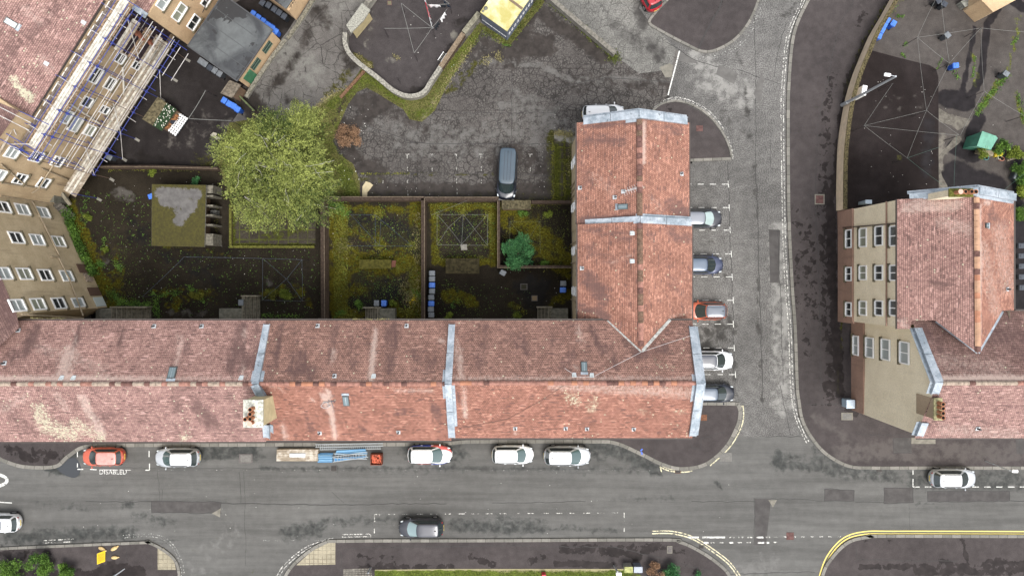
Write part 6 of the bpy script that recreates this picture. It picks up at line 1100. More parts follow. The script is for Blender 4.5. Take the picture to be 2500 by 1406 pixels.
m.build('rail',lampw,o); m=MB()
for k in range(6): m.box((-.42+k*.17,0,.14),(.05,.3,.05))
m.build('rungs',M_slab,o)
# scaffold tubes, planks and crate in the street
plank=NT('scaffold_plank'); p_=plank.n('ShaderNodeTexCoord').outputs['Object']; a_=plank.noise(plank.scl(p_,(.6,5,5)),1.5,6,.7); b_=plank.noise(p_,1.1,5,.7); c_=plank.mix(plank.step(a_,.3,.7),(.16,.125,.09),(.33,.28,.21)); c_=plank.mix(plank.step(b_,.48,.64),c_,(.44,.40,.34)); plank.lk(c_,plank.b.inputs['Base Color']); plank.b.inputs['Roughness'].default_value=.9; M_pl=plank.m; M_pl2=plain('board_grey_white',(.47,.44,.38),.9,var=.35,vs=3); M_pl3=plain('board_brown_speckled',(.20,.14,.09),.9,var=.6,vs=5)
bt=plain('scaffold_blue',(.10,.28,.5),.4,metal=.2); bt2=plain('scaffold_pale_blue',(.30,.52,.70),.35,metal=.3); gm=plain('tube_grey',(.36,.39,.40),.4,metal=.4); bpaint=plain('scaffold_dark_blue',(.03,.045,.22),.5); wtube=plain('scaffold_white_tube',(.42,.40,.38),.5,var=.25,vs=2)
a=P(672,1128,.9); b=P(773,1099,.9); o=T('plank_stack','neat stack of pale scaffold boards with a pallet plate on top in the parking lane','plank stack'); n5=5; y0_,y1_=a.y,b.y; X0,X1=a.x,b.x
for k in range(n5):
    m=MB(); yy=y0_+(k+.5)*(y1_-y0_)/n5
    for z in range(6): m.box(((X0+X1)/2+random.uniform(-.03,.03),yy,.05+z*.085),(X1-X0,(y1_-y0_)/n5-.015,.075))
    m.build('plank_pile',M_pl,o)
m=MB(); m.bbox((P(726,1111,.6).x,P(726,1111,.6).y,.58),(1.55,.38,.05)); m.build('pallet_plate',plain('plate_pale',(.5,.52,.53),.6,var=.15,vs=6),o)
o=T('tube_bundle','blue trestle frames heaped between the plank stack and the ladders','trestle frames'); 
for k in range(7):
    m=MB(); y=1109+k*3.1; A=P(777-(k>4)*1,y,.6-.05*k); B=P(811,y-.4,.6-.05*k)
    m.tube(A,B,.035,n=6); m.tube(A,(A.x,A.y,.05),.025,n=6); m.tube(B,(B.x,B.y,.05),.025,n=6); m.tube((A.x,A.y,.1),(B.x,B.y,.1),.03,n=6); m.build('frame',bt2 if k%2 else bt,o)
o=T('pole_bundle','bundle of blue poles lying above the grey ladders in the lane','pole bundle')
for k in range(6): m=MB(); m.tube(P(822-k,1100+k*1.7,.4-.03*k),P(892+k,1096+k*2.2,.4-.03*k),.04,n=8); m.build('pole',bt2 if k%2 else bt,o)
def ladder(name,label,a,b,w,z,mat,n):
    A=P(*a,z);B=P(*b,z); d=(B-A).normalized(); s=Vector((-d.y,d.x,0))*w/2; o=T(name,label,'ladder'); m=MB()
    for e in (1,-1): m=MB(); m.tube(A+s*e,B+s*e,.035,n=7); m.build('rail',mat,o)
    m=MB()
    for k in range(n): q=A.lerp(B,(k+.5)/n); m.tube(q+s,q-s,.022,n=6)
    m.build('rungs',mat,o); return o
ladder('ladder_beam','grey lattice ladder lying crosswise on the blue poles',(812,1121),(898,1109),.5,.62,gm,11); ladder('ladder_beam','second grey lattice ladder partly below the crossing one',(814,1112),(896,1115),.42,.5,gm,10)
ladder('ladder_beam','long galvanised lattice beam lying along the kerb above the blue poles, upper',(770,1088),(935,1085),.28,.35,gm,34); ladder('ladder_beam','long galvanised lattice beam lying along the kerb above the blue poles, lower',(780,1094),(930,1092),.26,.3,gm,30)
m=MB(); 
for k in range(5): m.tube(P(815,1118+k*1.8,.3),P(896-k*2,1113+k*1.2,.3),.04,n=7)
tag(m.build('pole_layer',bt),'layer of darker blue poles under the crossing ladder','pole bundle')
p=P(919,1121,.5); o=T('tool_crate','open rusty crate filled with orange couplers at the right end of the tube pile','crate',(p.x,p.y,0)); m=MB(); rc=plain('crate_rust',(.13,.04,.025),.8,var=.3)
for dx,dy,sx,sy in ((0,.5,1.1,.05),(0,-.5,1.1,.05),(.53,0,.05,1.0),(-.53,0,.05,1.0)): m.box((dx,dy,.35),(sx,sy,.6))
m.box((0,0,.08),(1.05,1.0,.04)); m.build('crate_body',rc,o); m=MB()
for _ in range(90): c=(random.uniform(-.45,.45),random.uniform(-.42,.42),.38+random.uniform(-.05,.08)); m.box(c,(.16,.05,.06),rz=random.uniform(0,3))
f=m.build('coupler',plain('coupler_orange',(.52,.10,.04),.6,var=.5,vs=8),o); f['kind']='stuff'
m=MB(); m.bbox(P(925,1114,.5)+Vector((0,0,0)),(.3,.45,.06),rz=.3); m.build('pale_rag',plain('rag_pale',(.45,.3,.34),.9),o)
# yellow sign with sandbags ----------------------------------------------
p=P(247,1357,.75); o=T('folding_sign','yellow board sign with rows of dark writing on the bottom left pavement','sign board',(p.x,p.y,.12)); A=[P(237,1351,.9),P(257,1343,.3),P(256.5,1370,.3),P(237,1377,.9)]; 
m=MB(); A=[v-Vector((p.x,p.y,.12)) for v in A]; nn=(A[1]-A[0]).cross(A[3]-A[0]).normalized(); nn=nn if nn.z>0 else -nn; m.add(A+[v-nn*.03 for v in A],[(0,1,2,3),(7,6,5,4),(0,4,5,1),(1,5,6,2),(2,6,7,3),(3,7,4,0)]); m.build('board',plain('sign_yellow',(.75,.50,.01),.5),o)
ux=(A[1]-A[0]);uy=(A[3]-A[0]); m=MB()
for k in range(6):
    t_=.12
    while t_<.88-.1*(k==5):
        l_=random.uniform(.06,.16); s0=A[0]+ux*(.16+k*.135)+uy*t_+nn*.006; s1=A[0]+ux*(.16+k*.135)+uy*min(.9,t_+l_)+nn*.006; bar3(m,s0,s1,.035,.004,up=nn); t_+=l_+.04
m.build('sign_writing',plain('ink_dark',(.12,.08,.01),.7),o); m=MB(); m.tube(A[0],(A[0].x-.1,A[0].y,0),.02,n=6); m.tube(A[3],(A[3].x-.1,A[3].y,0),.02,n=6); m.build('leg',gal,o)
sb_=plain('sandbag_buff',(.50,.37,.18),.9,var=.15,vs=4)
for x,y,r,s,l in ((249,1339,-.5,1,'folded buff sandbag above the yellow sign'),(279,1338,.5,1,'upper buff sandbag right of the yellow sign'),(280,1360,0,.9,'lower buff sandbag right of the yellow sign')):
    p=P(x,y,.2); m=MB(); m.ball((0,0,.1),.3*s,14,8,sx=1.25,sy=.62,sz=.4); m.ball((.4*s,.02,.1),.08*s,8,6,sx=1.4,sz=.8); o=m.build('sandbag',sb_); o.location=(p.x,p.y,.12); o.rotation_euler=(0,0,r); tag(o,l,'sandbag','buff sandbags')
# east yard clutter ------------------------------------------------------
o=T('tent_canopy','green peaked fabric garden shelter with planters at its front','garden shelter'); V=[(2398,321,1.9),(2365,359,.9),(2419,366,.9),(2436,338,.9),(2432,333,.9),(2375,330,.9)]; Q=[P(*v) for v in V]; ap=Q[0]; bk=P(2385,357,1.7)
tg=plain('fabric_green',(.11,.27,.20),.55,var=.15,vs=2); tg2=plain('fabric_green_dark',(.035,.14,.095),.6,var=.15); m=MB(); m.add([ap,bk,Q[1],Q[5]],[(0,1,2,3)],mi=1); m.add([ap,Q[4],Q[3],Q[2],bk],[(0,1,2,3,4)]); m.add([Q[5],Q[4],ap],[(0,1,2)],mi=0)
for a,b in ((Q[1],Q[5]),(Q[5],Q[4]),(Q[4],Q[3]),(Q[3],Q[2]),(Q[2],Q[1])): m.add([a,b,Vector((b.x,b.y,.0)),Vector((a.x,a.y,.0))],[(0,1,2,3)],mi=1)
m.add([Q[1],bk,Q[2]],[(0,1,2)],mi=0)
m.build('canopy',[tg,tg2],o); m=MB()
for a,b in ((ap,bk),(bk,Q[1]),(ap,Q[4]),(bk,Q[2])): m.tube(a,b,.025,n=6)
m.build('frame_tube',tg,o)
o=T('planter_box','weathered planter with lime green leaves in front of the green shelter','planter',P(2398,374,0),-.25); m=MB(); m.bbox((0,0,.3),(1.5,.5,.55)); m.build('box',plain('planter_wood',(.2,.17,.12),.9,var=.3),o)
def potp(px,py,r,mat,label,name='plant_pot',cat='pot',h=.35):
    o=T(name,label,cat,P(px,py,0)); m=MB(); m.tube((0,0,0),(0,0,h),r*.75,r,14); m.build('pot',mat,o); m=MB(); m.tube((0,0,h),(0,0,h+.01),r*.8,r*.8,14); m.build('soil',M_soot,o)
potp(2403,387,.22,plain('teal_bowl',(.05,.2,.2),.4),'teal bucket standing on the wet tarmac below the planter'); potp(2441,390,.2,plain('salmon_pot',(.5,.2,.13),.6),'salmon pink pot below the yellow toy'); potp(2435,386,.2,plain('cream_pot',(.5,.5,.4),.6),'cream pot touching the salmon pink pot')
o=T('toy_shelter','bright yellow plastic toy shell beside the salmon pink pot','toy',P(2435,377,0)); m=MB(); m.ball((0,0,.15),.45,14,8,sx=.9,sy=.7,sz=.8); m.build('shell',plain('toy_yellow',(.7,.55,.03),.35),o); m=MB(); m.box((-.35,-.05,.15),(.25,.5,.3)); m.build('side_panel',plain('toy_yellow_dark',(.45,.34,.02),.4),o)
m=MB(); m.tube(P(2458,392,.5),P(2520,372,.7),.12,.14,10); tag(m.build('fallen_log',plain('log_bark',(.14,.12,.09),.95,var=.3,vs=5)),'long grey-brown log lying right of the toys','log')
o=tag(flat('cardboard',[(885,455),(893,443),(903,446),(911,452),(897,470),(895,488),(884,484)],.06,plain('cardboard_buff',(.42,.36,.23),.9,var=.1),None,'torn buff cardboard sheet lying at the corner of the cracked car park','cardboard',h=.04))
o=tag(flat('cardboard',[(513,330),(521,323),(530,326),(527,333),(545,338),(530,342)],.05,plain('cardboard_pale',(.3,.28,.22),.9,var=.15),None,'torn pale sheet lying at the left edge of the tree crown','cardboard',h=.04))
m=MB()
for x0,x1,y0,y1,n in ((830,900,260,490,34),(1300,1345,340,480,16),(880,1210,440,482,22),(230,560,430,780,60),(1050,1390,660,770,14),(2100,2280,180,480,30),(200,1800,1145,1310,40),(1000,1140,20,200,14),(810,1030,500,770,26),(1955,2030,400,980,12),(560,790,610,770,40),(2300,2480,60,460,12)):
    for _ in range(n):
        p=P(random.uniform(x0,x1),random.uniform(y0,y1),.03); s=random.uniform(.025,.06)*(1.5 if n in (34,) else 1); m.box((p.x,p.y,.03),(s,s*random.uniform(.4,1),.03),rz=random.uniform(0,3))
o=m.build('litter',plain('litter_white',(.55,.54,.5),.8,var=.3)); tag(o,'scattered pale litter and fallen flakes on the ground','litter',None,'stuff')
# ---------------------------------------------------------------- scaffold
U=(P(414,109,0)-P(263,346,0)).normalized(); Nn=n9; O=P(263,346,0)
def sp(u,n,z): q=O+U*u+Nn*n; q.z=z; return q
sc=T('scaffold','blue and white tube scaffold with pale board platforms against the left tenement','scaffold')
def deck(u0,u1,n0,n1,z,cnt,mat=None,js=3.9):
    for k in range(cnt):
        m=MB(); n_=n0+(k+.5)*(n1-n0)/cnt; u=u0
        while u<u1:
            e=min(u1,u+js*random.uniform(.9,1.1)); bar3(m,sp(u,n_,z+random.uniform(-.015,.015)),sp(e-.03,n_,z),abs(n1-n0)/cnt-.035,.045); u=e
        m.build('board',mat or random.choice(PLS),sc)
rustt=plain('tube_brown',(.12,.08,.06),.6)
PLS=[M_pl,M_pl2,M_pl2,M_pl3]
dkpl=plain('board_dark',(.14,.115,.10),.9,var=.35,vs=3)
deck(-2.2,12.8,.62,2.05,10.35,6); deck(-2.2,12.8,.12,.55,10.2,2,dkpl); deck(-5.6,11.2,.55,1.95,2.75,6)
for z,n0,n1 in ((4.6,1.3,2.0),(6.4,1.3,2.0),(8.3,1.2,2.0)): deck(8.2,11.3,n0,n1,z,3)
m=MB(); bar3(m,sp(8.3,.3,5.6),sp(12.2,.3,5.6),.04,8.6); m.build('dark_gap_backing',plain('sheet_dark',(.05,.035,.04),.9,var=.4),sc)  # dark sheet added behind the end decks so their gaps look dark

def tube(a,b,mat,nm='tube'): 
    m=MB(); m.tube(a,b,.032,n=7); return m.build(nm,mat,sc)
us=[-5.2,-2.9,-.6,1.7,4.0,6.3,8.6,10.9]
for i,u in enumerate(us):
    for n_ in (.6,2.15): tube(sp(u,n_,0),sp(u,n_,11.6 if u>-3 else 4),bpaint if (i+int(n_))%3 else rustt,'standard')
    if u>-3:
        for z in (2.65,10.25,11.2): tube(sp(u,-.1 if z<11 else .5,z),sp(u,2.4,z),bpaint if z<11 else wtube,'transom')
    m=MB(); b=sp(u,2.36,.04); m.box(b,(.5,.24,.06),rz=-.55); m.build('sole_board',M_slab,sc)
for n_,z,mt in ((2.2,2.7,bpaint),(2.2,10.3,bpaint),(2.2,11.2,bpaint),(.55,10.3,bpaint),(2.2,3.7,wtube),(2.2,5.6,wtube),(.5,5.6,wtube),(2.2,7.4,wtube),(2.2,9.0,bpaint)): tube(sp(-2.9,n_,z),sp(12.0,n_,z),mt,'ledger')
for a,b in (((-.6,2.25,.2),(1.7,2.25,2.7)),((1.7,2.25,2.7),(4,2.25,6)),((6.3,2.25,.2),(8.6,2.25,2.8)),((8.6,2.25,6.4),(10.9,2.25,10.3)),((-2.9,2.25,2.7),(-.6,2.25,6))): tube(sp(*a),sp(*b),wtube,'brace')
for k in range(9): tube(sp(11.4+.12*(k%2),-.2+k*.48,[10.3,9.4,8.3,7.4,6.4,5.5,4.6,3.6,2.8][k]),sp(8.4,-.2+k*.48,[10.3,9.4,8.3,7.4,6.4,5.5,4.6,3.6,2.8][k]),wtube if k%3 else bpaint,'ledger')
tube(sp(11.6,.1,10.4),sp(11.6,3.4,2.9),bpaint,'brace'); tube(sp(12.2,.6,11.3),sp(12.2,3.2,11.3),bpaint,'transom')
for k in range(8): m=MB(); z=4.4+k*.55; bar3(m,sp(10.6,1.0+.02*k,z),sp(10.2,1.9,z),.22,.03); m.build('stair_tread',plain('tread_rust',(.2,.08,.05),.8),sc)
for k in range(13):
    u=-2.4+k*1.15; tube(sp(u,.0,2.66),sp(u,2.35+.25*(k%3),2.66),wtube if k%2 else bpaint,'transom'); tube(sp(u,.0,10.24),sp(u,2.3+.2*(k%2),10.24),wtube if k%3 else rustt,'transom')
for n_,z in ((2.1,3.2),(2.12,10.8),(.6,4.6),(2.1,6.5),(1.3,8.2)): tube(sp(-2.9,n_,z),sp(11.8,n_,z),wtube,'ledger')
# couplers cluster
for i,u in enumerate(us[1:]):
    for n_,z in ((2.18,10.27),(2.18,2.68),(2.18,11.2),(.58,10.3)): m=MB(); m.box(sp(u,n_,z),(.2,.14,.16),rz=.9); m.build('coupler',bpaint,sc)
s2_=T('scaffold','short scaffold platform with boards and blue tubes at the left edge','scaffold'); 
U2=(P(150,505,0)-P(263,346,0)).normalized(); O2=P(263,346,0)
def sq(u,n,z): q=O2+U2*u+Vector((-U2.y,U2.x,0))*(-1 if Vector((-U2.y,U2.x,0)).dot(O2)>0 else 1)*n; q.z=z; return q
for k in range(5):
    m=MB(); a=P(-6+k*7,352-k*2,11.4); b=P(14+k*7,300-k*1,11.4); bar3(m,a+Vector((-.9,-1.2,0)),b+Vector((0,.2,0)),.22,.05); m.build('board',M_pl,s2_)
for a,b,mt in (((0,262,12.6),(75,300,12.6),wtube),((0,283,12.6),(70,318,12.6),wtube),((0,318,12),(140,398,9.5),bpaint),((0,340,12),(70,375,10.5),bpaint),((20,285,12),(40,330,11),wtube),((45,270,12),(120,305,10.5),bpaint),((35,345,11),(70,378,10.5),bpaint),((15,352,11),(75,352,11),wtube),((60,372,10.5),(200,416,3),bpaint),((150,385,8),(206,412,2.8),bpaint)):
    m=MB(); m.tube(P(*a),P(*b),.035,n=7); m.build('tube',mt,s2_)
# ---------------------------------------------------------------- vegetation
L_birch=leaf_mat('leaf_birch',(.014,.036,.007),(.31,.345,.09)); L_green=leaf_mat('leaf_green',(.02,.055,.010),(.14,.25,.04)); L_blue=leaf_mat('leaf_bluegreen',(.010,.045,.018),(.08,.23,.08)); L_lime=leaf_mat('leaf_lime',(.05,.075,.008),(.22,.27,.04)); L_moss=leaf_mat('leaf_moss',(.035,.04,.006),(.20,.20,.03)); L_dead=leaf_mat('leaf_dead',(.09,.05,.03),(.36,.22,.13)); L_dry=leaf_mat('leaf_dry_grass',(.10,.09,.035),(.34,.30,.14)); L_grass=leaf_mat('leaf_grass',(.032,.042,.008),(.13,.155,.03))
bark=plain('birch_bark',(.42,.40,.35),.9,var=.4,vs=5); barkd=plain('bark_dark',(.09,.07,.05),.95,var=.3)
def rv(n): v=rng.normal(size=(n,3)); return v/np.linalg.norm(v,axis=1)[:,None]
def tree(label,px,py,hc,R,Hz,nspray,nleaf,ls,mat,name='birch_tree',droop=.5,lobes=24,base=None,cat='tree',trunk=True,bmat=None):
    c=np.array(P(px,py,hc)); b=P(*(base or (px,py)),0) if base else Vector((c[0],c[1],0)); t=T(name,label,cat,b); c=c-np.array(b)
    LB=rv(lobes); LB[:,2]=LB[:,2]*.8+.12; LC=c+LB*np.array([R*.64,R*.64,Hz*.6])*rng.uniform(.6,1.2,(lobes,1)); LR=R*rng.uniform(.22,.42,lobes); LT=rng.uniform(-.4,.26,lobes)
    k=rng.integers(0,lobes,nspray); d=rv(nspray); d[:,2]=np.abs(d[:,2])*.9+d[:,2]*.1; S=LC[k]+d*LR[k][:,None]*rng.uniform(.45,1.05,(nspray,1))*np.array([1,1,.8])
    if R>4: hol=np.sin(S[:,0]*1.5+S[:,1]*.7)*np.sin(S[:,1]*1.4-S[:,0]*.5+1)+.5*np.sin(S[:,0]*3.1)*np.sin(S[:,1]*2.7); keep=(hol>-.55)|(rng.uniform(size=nspray)<.35); S,d,k=S[keep],d[keep],k[keep]; nspray=len(S)
    out=(S-c)/np.array([R,R,Hz]); D=out*np.array([1,1,.3])+rng.normal(0,.28,(nspray,3)); D[:,2]-=droop*rng.uniform(.2,1,nspray); D/=np.linalg.norm(D,axis=1)[:,None]
    tt=rng.uniform(0,1,(nspray,nleaf)); Ls=rng.uniform(.35,.85,(nspray,1))*min(1,R/3.5); C=S[:,None,:]+D[:,None,:]*(tt*Ls)[:,:,None]; C[:,:,2]-=(tt*Ls)**2*.35*droop; C+=rng.normal(0,.085,C.shape)
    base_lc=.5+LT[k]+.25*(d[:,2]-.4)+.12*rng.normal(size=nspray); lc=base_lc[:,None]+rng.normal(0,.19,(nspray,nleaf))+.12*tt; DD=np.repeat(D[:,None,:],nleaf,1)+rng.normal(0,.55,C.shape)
    cards('crown',C.reshape(-1,3),DD.reshape(-1,3),rng.uniform(.7,1.3,nspray*nleaf)*ls,.55,lc.ravel(),mat,t)
    if trunk:
        m=MB(); top=Vector(c)+Vector((0,0,Hz*.1)); m.tube((0,0,0),top*.45,.05*R,.036*R,10); m.tube(top*.45,top,.036*R,.02*R,8); m.build('trunk',bmat or bark,t)
        m=MB()
        for i in range(lobes):
            e=Vector(LC[i]); s=top*random.uniform(.3,.95); mid=s.lerp(e,.5)+Vector((0,0,.2)); m.tube(s,mid,.012*R,.008*R,6,cap=False); m.tube(mid,e,.008*R,.004*R,5,cap=False)
            for _ in range(2): q=e+Vector(rv(1)[0])*LR[i]*.95; m.tube(e,q,.0035*R,.002*R,5,cap=False)
        m.build('limbs',bmat or bark,t)
    return t,LC,LR
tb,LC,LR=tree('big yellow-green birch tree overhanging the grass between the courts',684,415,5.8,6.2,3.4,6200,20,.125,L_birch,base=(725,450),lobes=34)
cz=Vector(tb.location)
for x,y,a,l in ((655,345,2.6,40),(670,350,.6,34),(745,405,.1,45),(765,410,-.9,30),(600,375,3.9,36),(640,430,2.1,30),(780,400,.2,36),(700,470,-1.3,26),(585,420,-1.8,40),(690,395,-.5,30)):
    pr=P(x,y,8.6); m=MB()
    for k in range(5): q=P(x+math.cos(a)*l*(k+1)/5+random.uniform(-3,3),y-math.sin(a)*l*(k+1)/5+random.uniform(-3,3),8.7+.08*k); m.tube(pr-cz,q-cz,.011,.008,5,cap=False); pr=q
    m.build('bare_twig',bark,tb)
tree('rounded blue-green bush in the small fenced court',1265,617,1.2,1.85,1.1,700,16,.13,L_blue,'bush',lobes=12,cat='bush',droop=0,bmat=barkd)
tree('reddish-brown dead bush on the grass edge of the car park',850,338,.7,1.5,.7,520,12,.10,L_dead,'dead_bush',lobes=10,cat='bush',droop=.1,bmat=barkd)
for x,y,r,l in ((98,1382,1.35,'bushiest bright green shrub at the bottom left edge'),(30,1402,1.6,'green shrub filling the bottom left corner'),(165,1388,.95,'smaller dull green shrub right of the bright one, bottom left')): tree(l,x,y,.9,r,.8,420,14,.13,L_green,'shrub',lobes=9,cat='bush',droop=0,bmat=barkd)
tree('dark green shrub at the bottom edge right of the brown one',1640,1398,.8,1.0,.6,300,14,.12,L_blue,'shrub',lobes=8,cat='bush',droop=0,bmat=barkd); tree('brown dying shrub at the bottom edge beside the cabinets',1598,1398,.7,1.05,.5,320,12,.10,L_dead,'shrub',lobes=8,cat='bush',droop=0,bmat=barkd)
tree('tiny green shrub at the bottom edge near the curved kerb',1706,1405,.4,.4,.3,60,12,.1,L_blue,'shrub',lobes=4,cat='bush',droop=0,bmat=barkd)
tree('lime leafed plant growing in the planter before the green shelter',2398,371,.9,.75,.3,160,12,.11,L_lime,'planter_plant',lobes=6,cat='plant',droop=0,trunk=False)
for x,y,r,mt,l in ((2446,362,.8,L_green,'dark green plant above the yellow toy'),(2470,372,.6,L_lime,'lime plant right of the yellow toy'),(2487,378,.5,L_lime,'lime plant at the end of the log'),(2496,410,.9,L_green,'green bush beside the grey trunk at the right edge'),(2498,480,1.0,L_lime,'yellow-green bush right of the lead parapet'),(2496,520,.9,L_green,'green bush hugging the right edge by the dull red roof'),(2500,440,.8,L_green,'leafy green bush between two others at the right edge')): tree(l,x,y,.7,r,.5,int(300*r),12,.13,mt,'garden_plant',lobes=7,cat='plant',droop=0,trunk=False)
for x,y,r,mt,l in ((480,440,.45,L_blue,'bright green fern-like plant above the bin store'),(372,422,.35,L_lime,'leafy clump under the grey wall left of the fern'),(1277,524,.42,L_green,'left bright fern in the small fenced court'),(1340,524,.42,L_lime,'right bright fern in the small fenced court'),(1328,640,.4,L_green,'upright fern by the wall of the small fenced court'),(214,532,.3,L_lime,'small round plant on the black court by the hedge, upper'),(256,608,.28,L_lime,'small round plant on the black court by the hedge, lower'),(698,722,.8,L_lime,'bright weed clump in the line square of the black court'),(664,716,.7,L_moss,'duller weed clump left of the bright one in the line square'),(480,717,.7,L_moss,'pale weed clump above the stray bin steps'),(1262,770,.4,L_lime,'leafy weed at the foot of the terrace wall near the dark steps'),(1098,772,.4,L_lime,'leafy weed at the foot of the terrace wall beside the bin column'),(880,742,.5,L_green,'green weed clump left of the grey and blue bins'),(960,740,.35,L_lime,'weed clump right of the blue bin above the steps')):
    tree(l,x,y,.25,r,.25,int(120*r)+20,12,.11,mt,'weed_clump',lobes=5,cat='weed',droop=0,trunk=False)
def pip(pts,poly):
    x,y=pts[:,0],pts[:,1]; ins=np.zeros(len(pts),bool); n=len(poly)
    for i in range(n):
        (x1,y1),(x2,y2)=poly[i-1],poly[i]; c=((y1>y)!=(y2>y)); ins^=c&(x<(x2-x1)*(y-y1)/((y2-y1) if y2!=y1 else 1e-9)+x1)
    return ins
def scatter(name,label,cat,items,mat,size,lift=.05,flatness=.6,asp=.5,up_=.3):
    """items: (line or polygon in plan, radius or 0, count)"""
    C=[];Lc=[]
    for geo,r,n in items:
        if r>0:
            a=np.array(geo,float); 
            if len(a)==1: p=np.repeat(a,n,0)
            else:
                seg=np.hypot(*(a[1:]-a[:-1]).T); k=rng.choice(len(seg),n,p=seg/seg.sum()); t=rng.uniform(0,1,(n,1)); p=a[k]*(1-t)+a[k+1]*t
            p=p+rng.normal(0,r*.5,(n,2)); cl=np.sin(p[:,0]*.21+p[:,1]*.13)+np.sin(p[:,0]*.07-p[:,1]*.19); p=p[(cl>-.9)|(rng.uniform(size=n)<.4)]
        else:
            a=np.array(geo,float); lo,hi=a.min(0),a.max(0); p=rng.uniform(lo,hi,(int(n*1.7),2)); p=p[pip(p,geo)]; cl=np.sin(p[:,0]*.11+p[:,1]*.07)+np.sin(p[:,0]*.05-p[:,1]*.13); p=p[(cl>-.5)|(rng.uniform(size=len(p))<.5)]
        C.append(p)
    p=np.concatenate(C); n=len(p); z=rng.uniform(0.02,lift*2,n); q=np.stack([(p[:,0]-NX)/S0,(NY-p[:,1])/S0,z],1)
    D=rv(n); D[:,2]=np.abs(D[:,2])*up_; lc=.5+.18*rng.normal(size=n)+.18*np.sin(p[:,0]*.09+p[:,1]*.05)
    o=cards(name,q,D,size*rng.uniform(.6,1.4,n),asp,lc,mat,None,'stuff'); return tag(o,label,cat)
V=[(735,283),(790,250),(850,215),(882,170),(960,232),(1000,245),(1043,234),(1090,160),(1165,60),(1190,80),(1150,125),(1095,205),(1062,270),(1030,296),(1000,290),(985,266),(920,226),(895,215),(872,225),(850,255),(830,300)]
scatter('verge_grass','mixed green grass on the verge around the drying yard wall','grass',[(V,0,9000),([(830,300),(815,350),(860,410),(878,480),(800,485),(700,480),(560,460),(540,400),(620,300),(760,300)],0,13000),([(1180,75),(1238,105),(1320,0)],12,1500),([(1340,0),(1500,140)],10,1700),([(1500,140)],14,500)],L_grass,.14,.06)
scatter('dry_grass','straw coloured dry grass along edges and verges','dry grass',[([(740,288),(800,240),(850,212)],8,900),([(1060,255),(1100,190),(1160,100)],9,800),([(868,135),(885,155),(905,165)],7,700),([(1355,325),(1400,330)],10,900),([(1395,330),(1390,430)],8,400),([(1190,140),(1185,155)],12,160),([(1215,130),(1220,150)],10,160),([(975,145),(960,135)],5,80),([(1215,105),(1300,0)],8,300),([(1020,520),(1020,760)],12,700),([(840,600)],26,400),([(985,690),(1010,740)],20,700)],L_dry,.16,.06,asp=.25)
scatter('moss_weeds','low yellow-green moss and weeds in the courts','weeds',[([(815,500),(850,500),(850,760),(815,760)],0,2600),([(925,600)],14,500),([(925,525)],14,450),([(1005,600)],14,350),([(840,602)],16,300),([(1000,640),(1020,760)],16,900),([(820,772),(870,770)],8,400),([(975,760),(1030,770)],12,500),([(1052,500),(1215,500)],8,700),([(1066,524),(1070,640)],10,400),([(1195,520),(1205,600)],10,500),([(1132,520)],10,250),([(1080,632),(1180,628)],6,400),([(1068,524)],12,200),([(1190,528)],12,200),([(1190,600)],9,150),([(1350,350),(1350,490)],5,800),([(1378,340),(1378,490)],4,700),([(1360,360),(1400,362)],3,160),([(1360,390),(1400,392)],3,160),([(1360,420),(1400,422)],3,160),([(1360,450),(1400,452)],3,160),([(1230,520),(1380,640)],60,500),
  ([(565,480),(566,600),(768,603)],4,900),([(870,632),(960,630)],5,260),([(960,640),(975,660)],6,200),([(880,424),(1000,424)],3,200),([(1290,500),(1380,490)],9,500),([(260,415),(530,415)],5,260),([(530,500),(530,600)],4,160),([(1240,740),(1280,765)],10,140)],L_moss,.12,.05)
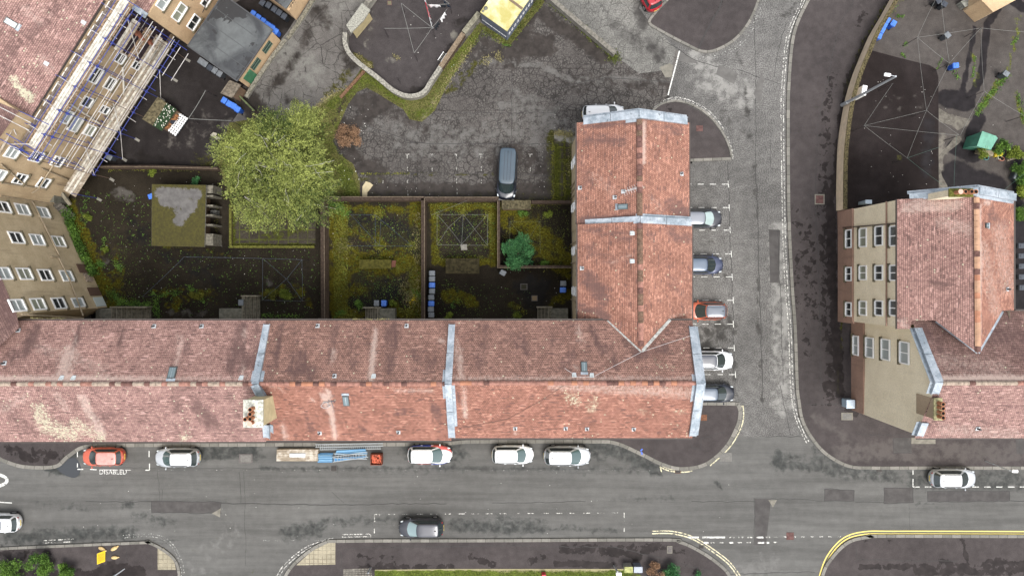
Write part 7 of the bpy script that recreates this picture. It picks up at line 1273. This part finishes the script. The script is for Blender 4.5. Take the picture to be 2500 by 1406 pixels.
scatter('green_weeds','bright green weeds along walls, steps and yard joints','weeds',[([(810,495),(845,520)],16,1100),([(270,712),(290,740),(370,745)],13,1300),([(380,730),(385,775)],9,300),([(370,715),(400,722),(440,712)],9,300),([(460,700),(500,735)],10,300),([(215,470),(200,560)],10,180),([(240,640),(250,650)],9,300),([(282,640),(298,660)],9,240),([(255,580),(250,610)],5,80),([(640,770),(740,772)],7,260),([(350,600),(440,640),(560,600)],30,60),([(900,700),(1000,720)],30,160),([(2460,180),(2400,255),(2385,280)],9,1100),([(2380,140),(2375,190)],4,140),([(2320,165),(2340,190)],6,120),([(2485,90),(2470,110)],4,120),([(2482,225),(2500,300)],6,300),([(2190,40),(2205,42)],4,80),([(2288,170),(2300,140)],3,70),([(2195,10),(2120,100),(2065,230),(2050,330),(2043,480)],2.5,260),([(2034,510),(2050,700),(2057,980)],2.5,160),([(2208,110),(2214,105)],4,60),([(2200,130),(2208,140)],4,60),([(2395,30)],5,110),([(1700,1340),(1740,1366)],2,60),([(1120,735),(1100,750)],8,80),([(1010,710),(1030,730)],9,260),([(820,770),(840,760)],8,200),([(1340,640),(1325,648)],5,80),([(1230,110),(1245,112)],4,70),([(180,470),(440,470),(440,760),(240,770),(180,560)],0,700),([(440,610),(790,610),(790,770),(440,770)],0,500),([(1060,500),(1210,500),(1210,640),(1060,640)],0,260),([(1050,680),(1300,700),(1300,775),(1060,775)],0,160),([(815,500),(1030,500),(1030,770),(815,770)],0,500)],L_green,.13,.06)
scatter('hedge_leaves','leafy green hedge along the foot of the tan left wall','hedge',[([(168,512),(180,560),(198,600),(215,640)],13,4200),([(222,650),(236,665)],10,1100)],L_green,.18,.45,up_=.9)
scatter('roof_moss_tufts','moss tufts growing in roof gutters','moss',[([(75,776),(160,777)],2,120),([(860,779),(950,779)],2,200)],L_dry,.1,.05); bpy.data.objects['roof_moss_tufts'].location.z=11; bpy.data.objects['roof_moss_tufts'].scale=((H-11)/H,(H-11)/H,1)
scatter('moss_specks','tiny bright moss cushions speckling the mossy courts','moss',[([(812,495),(1034,495),(1034,775),(812,775)],0,2600),([(1052,495),(1215,495),(1215,640),(1052,640)],0,1300),([(1226,500),(1390,500),(1390,650),(1226,650)],0,1500),([(372,540),(500,540),(498,600),(372,600)],0,0),([(1080,690),(1170,760)],26,400),([(300,600),(300,760)],40,500),([(160,480),(240,740)],24,500)],L_lime,.055,.02,asp=.8)
scatter('yellow_flowers','yellow flowering weeds in the mossy court','flowers',[([(1003,735),(1015,727),(1000,742)],6,60)],plain('flower_yellow',(.7,.5,.03),.8),.12,.25)
scatter('lawn_grass','bright lawn grass at the bottom edge','grass',[([(915,1392),(1100,1390),(1515,1390),(1560,1410),(1560,1430),(915,1430)],0,6000)],L_grass,.10,.08); bpy.data.objects['lawn_grass'].location.z=.12
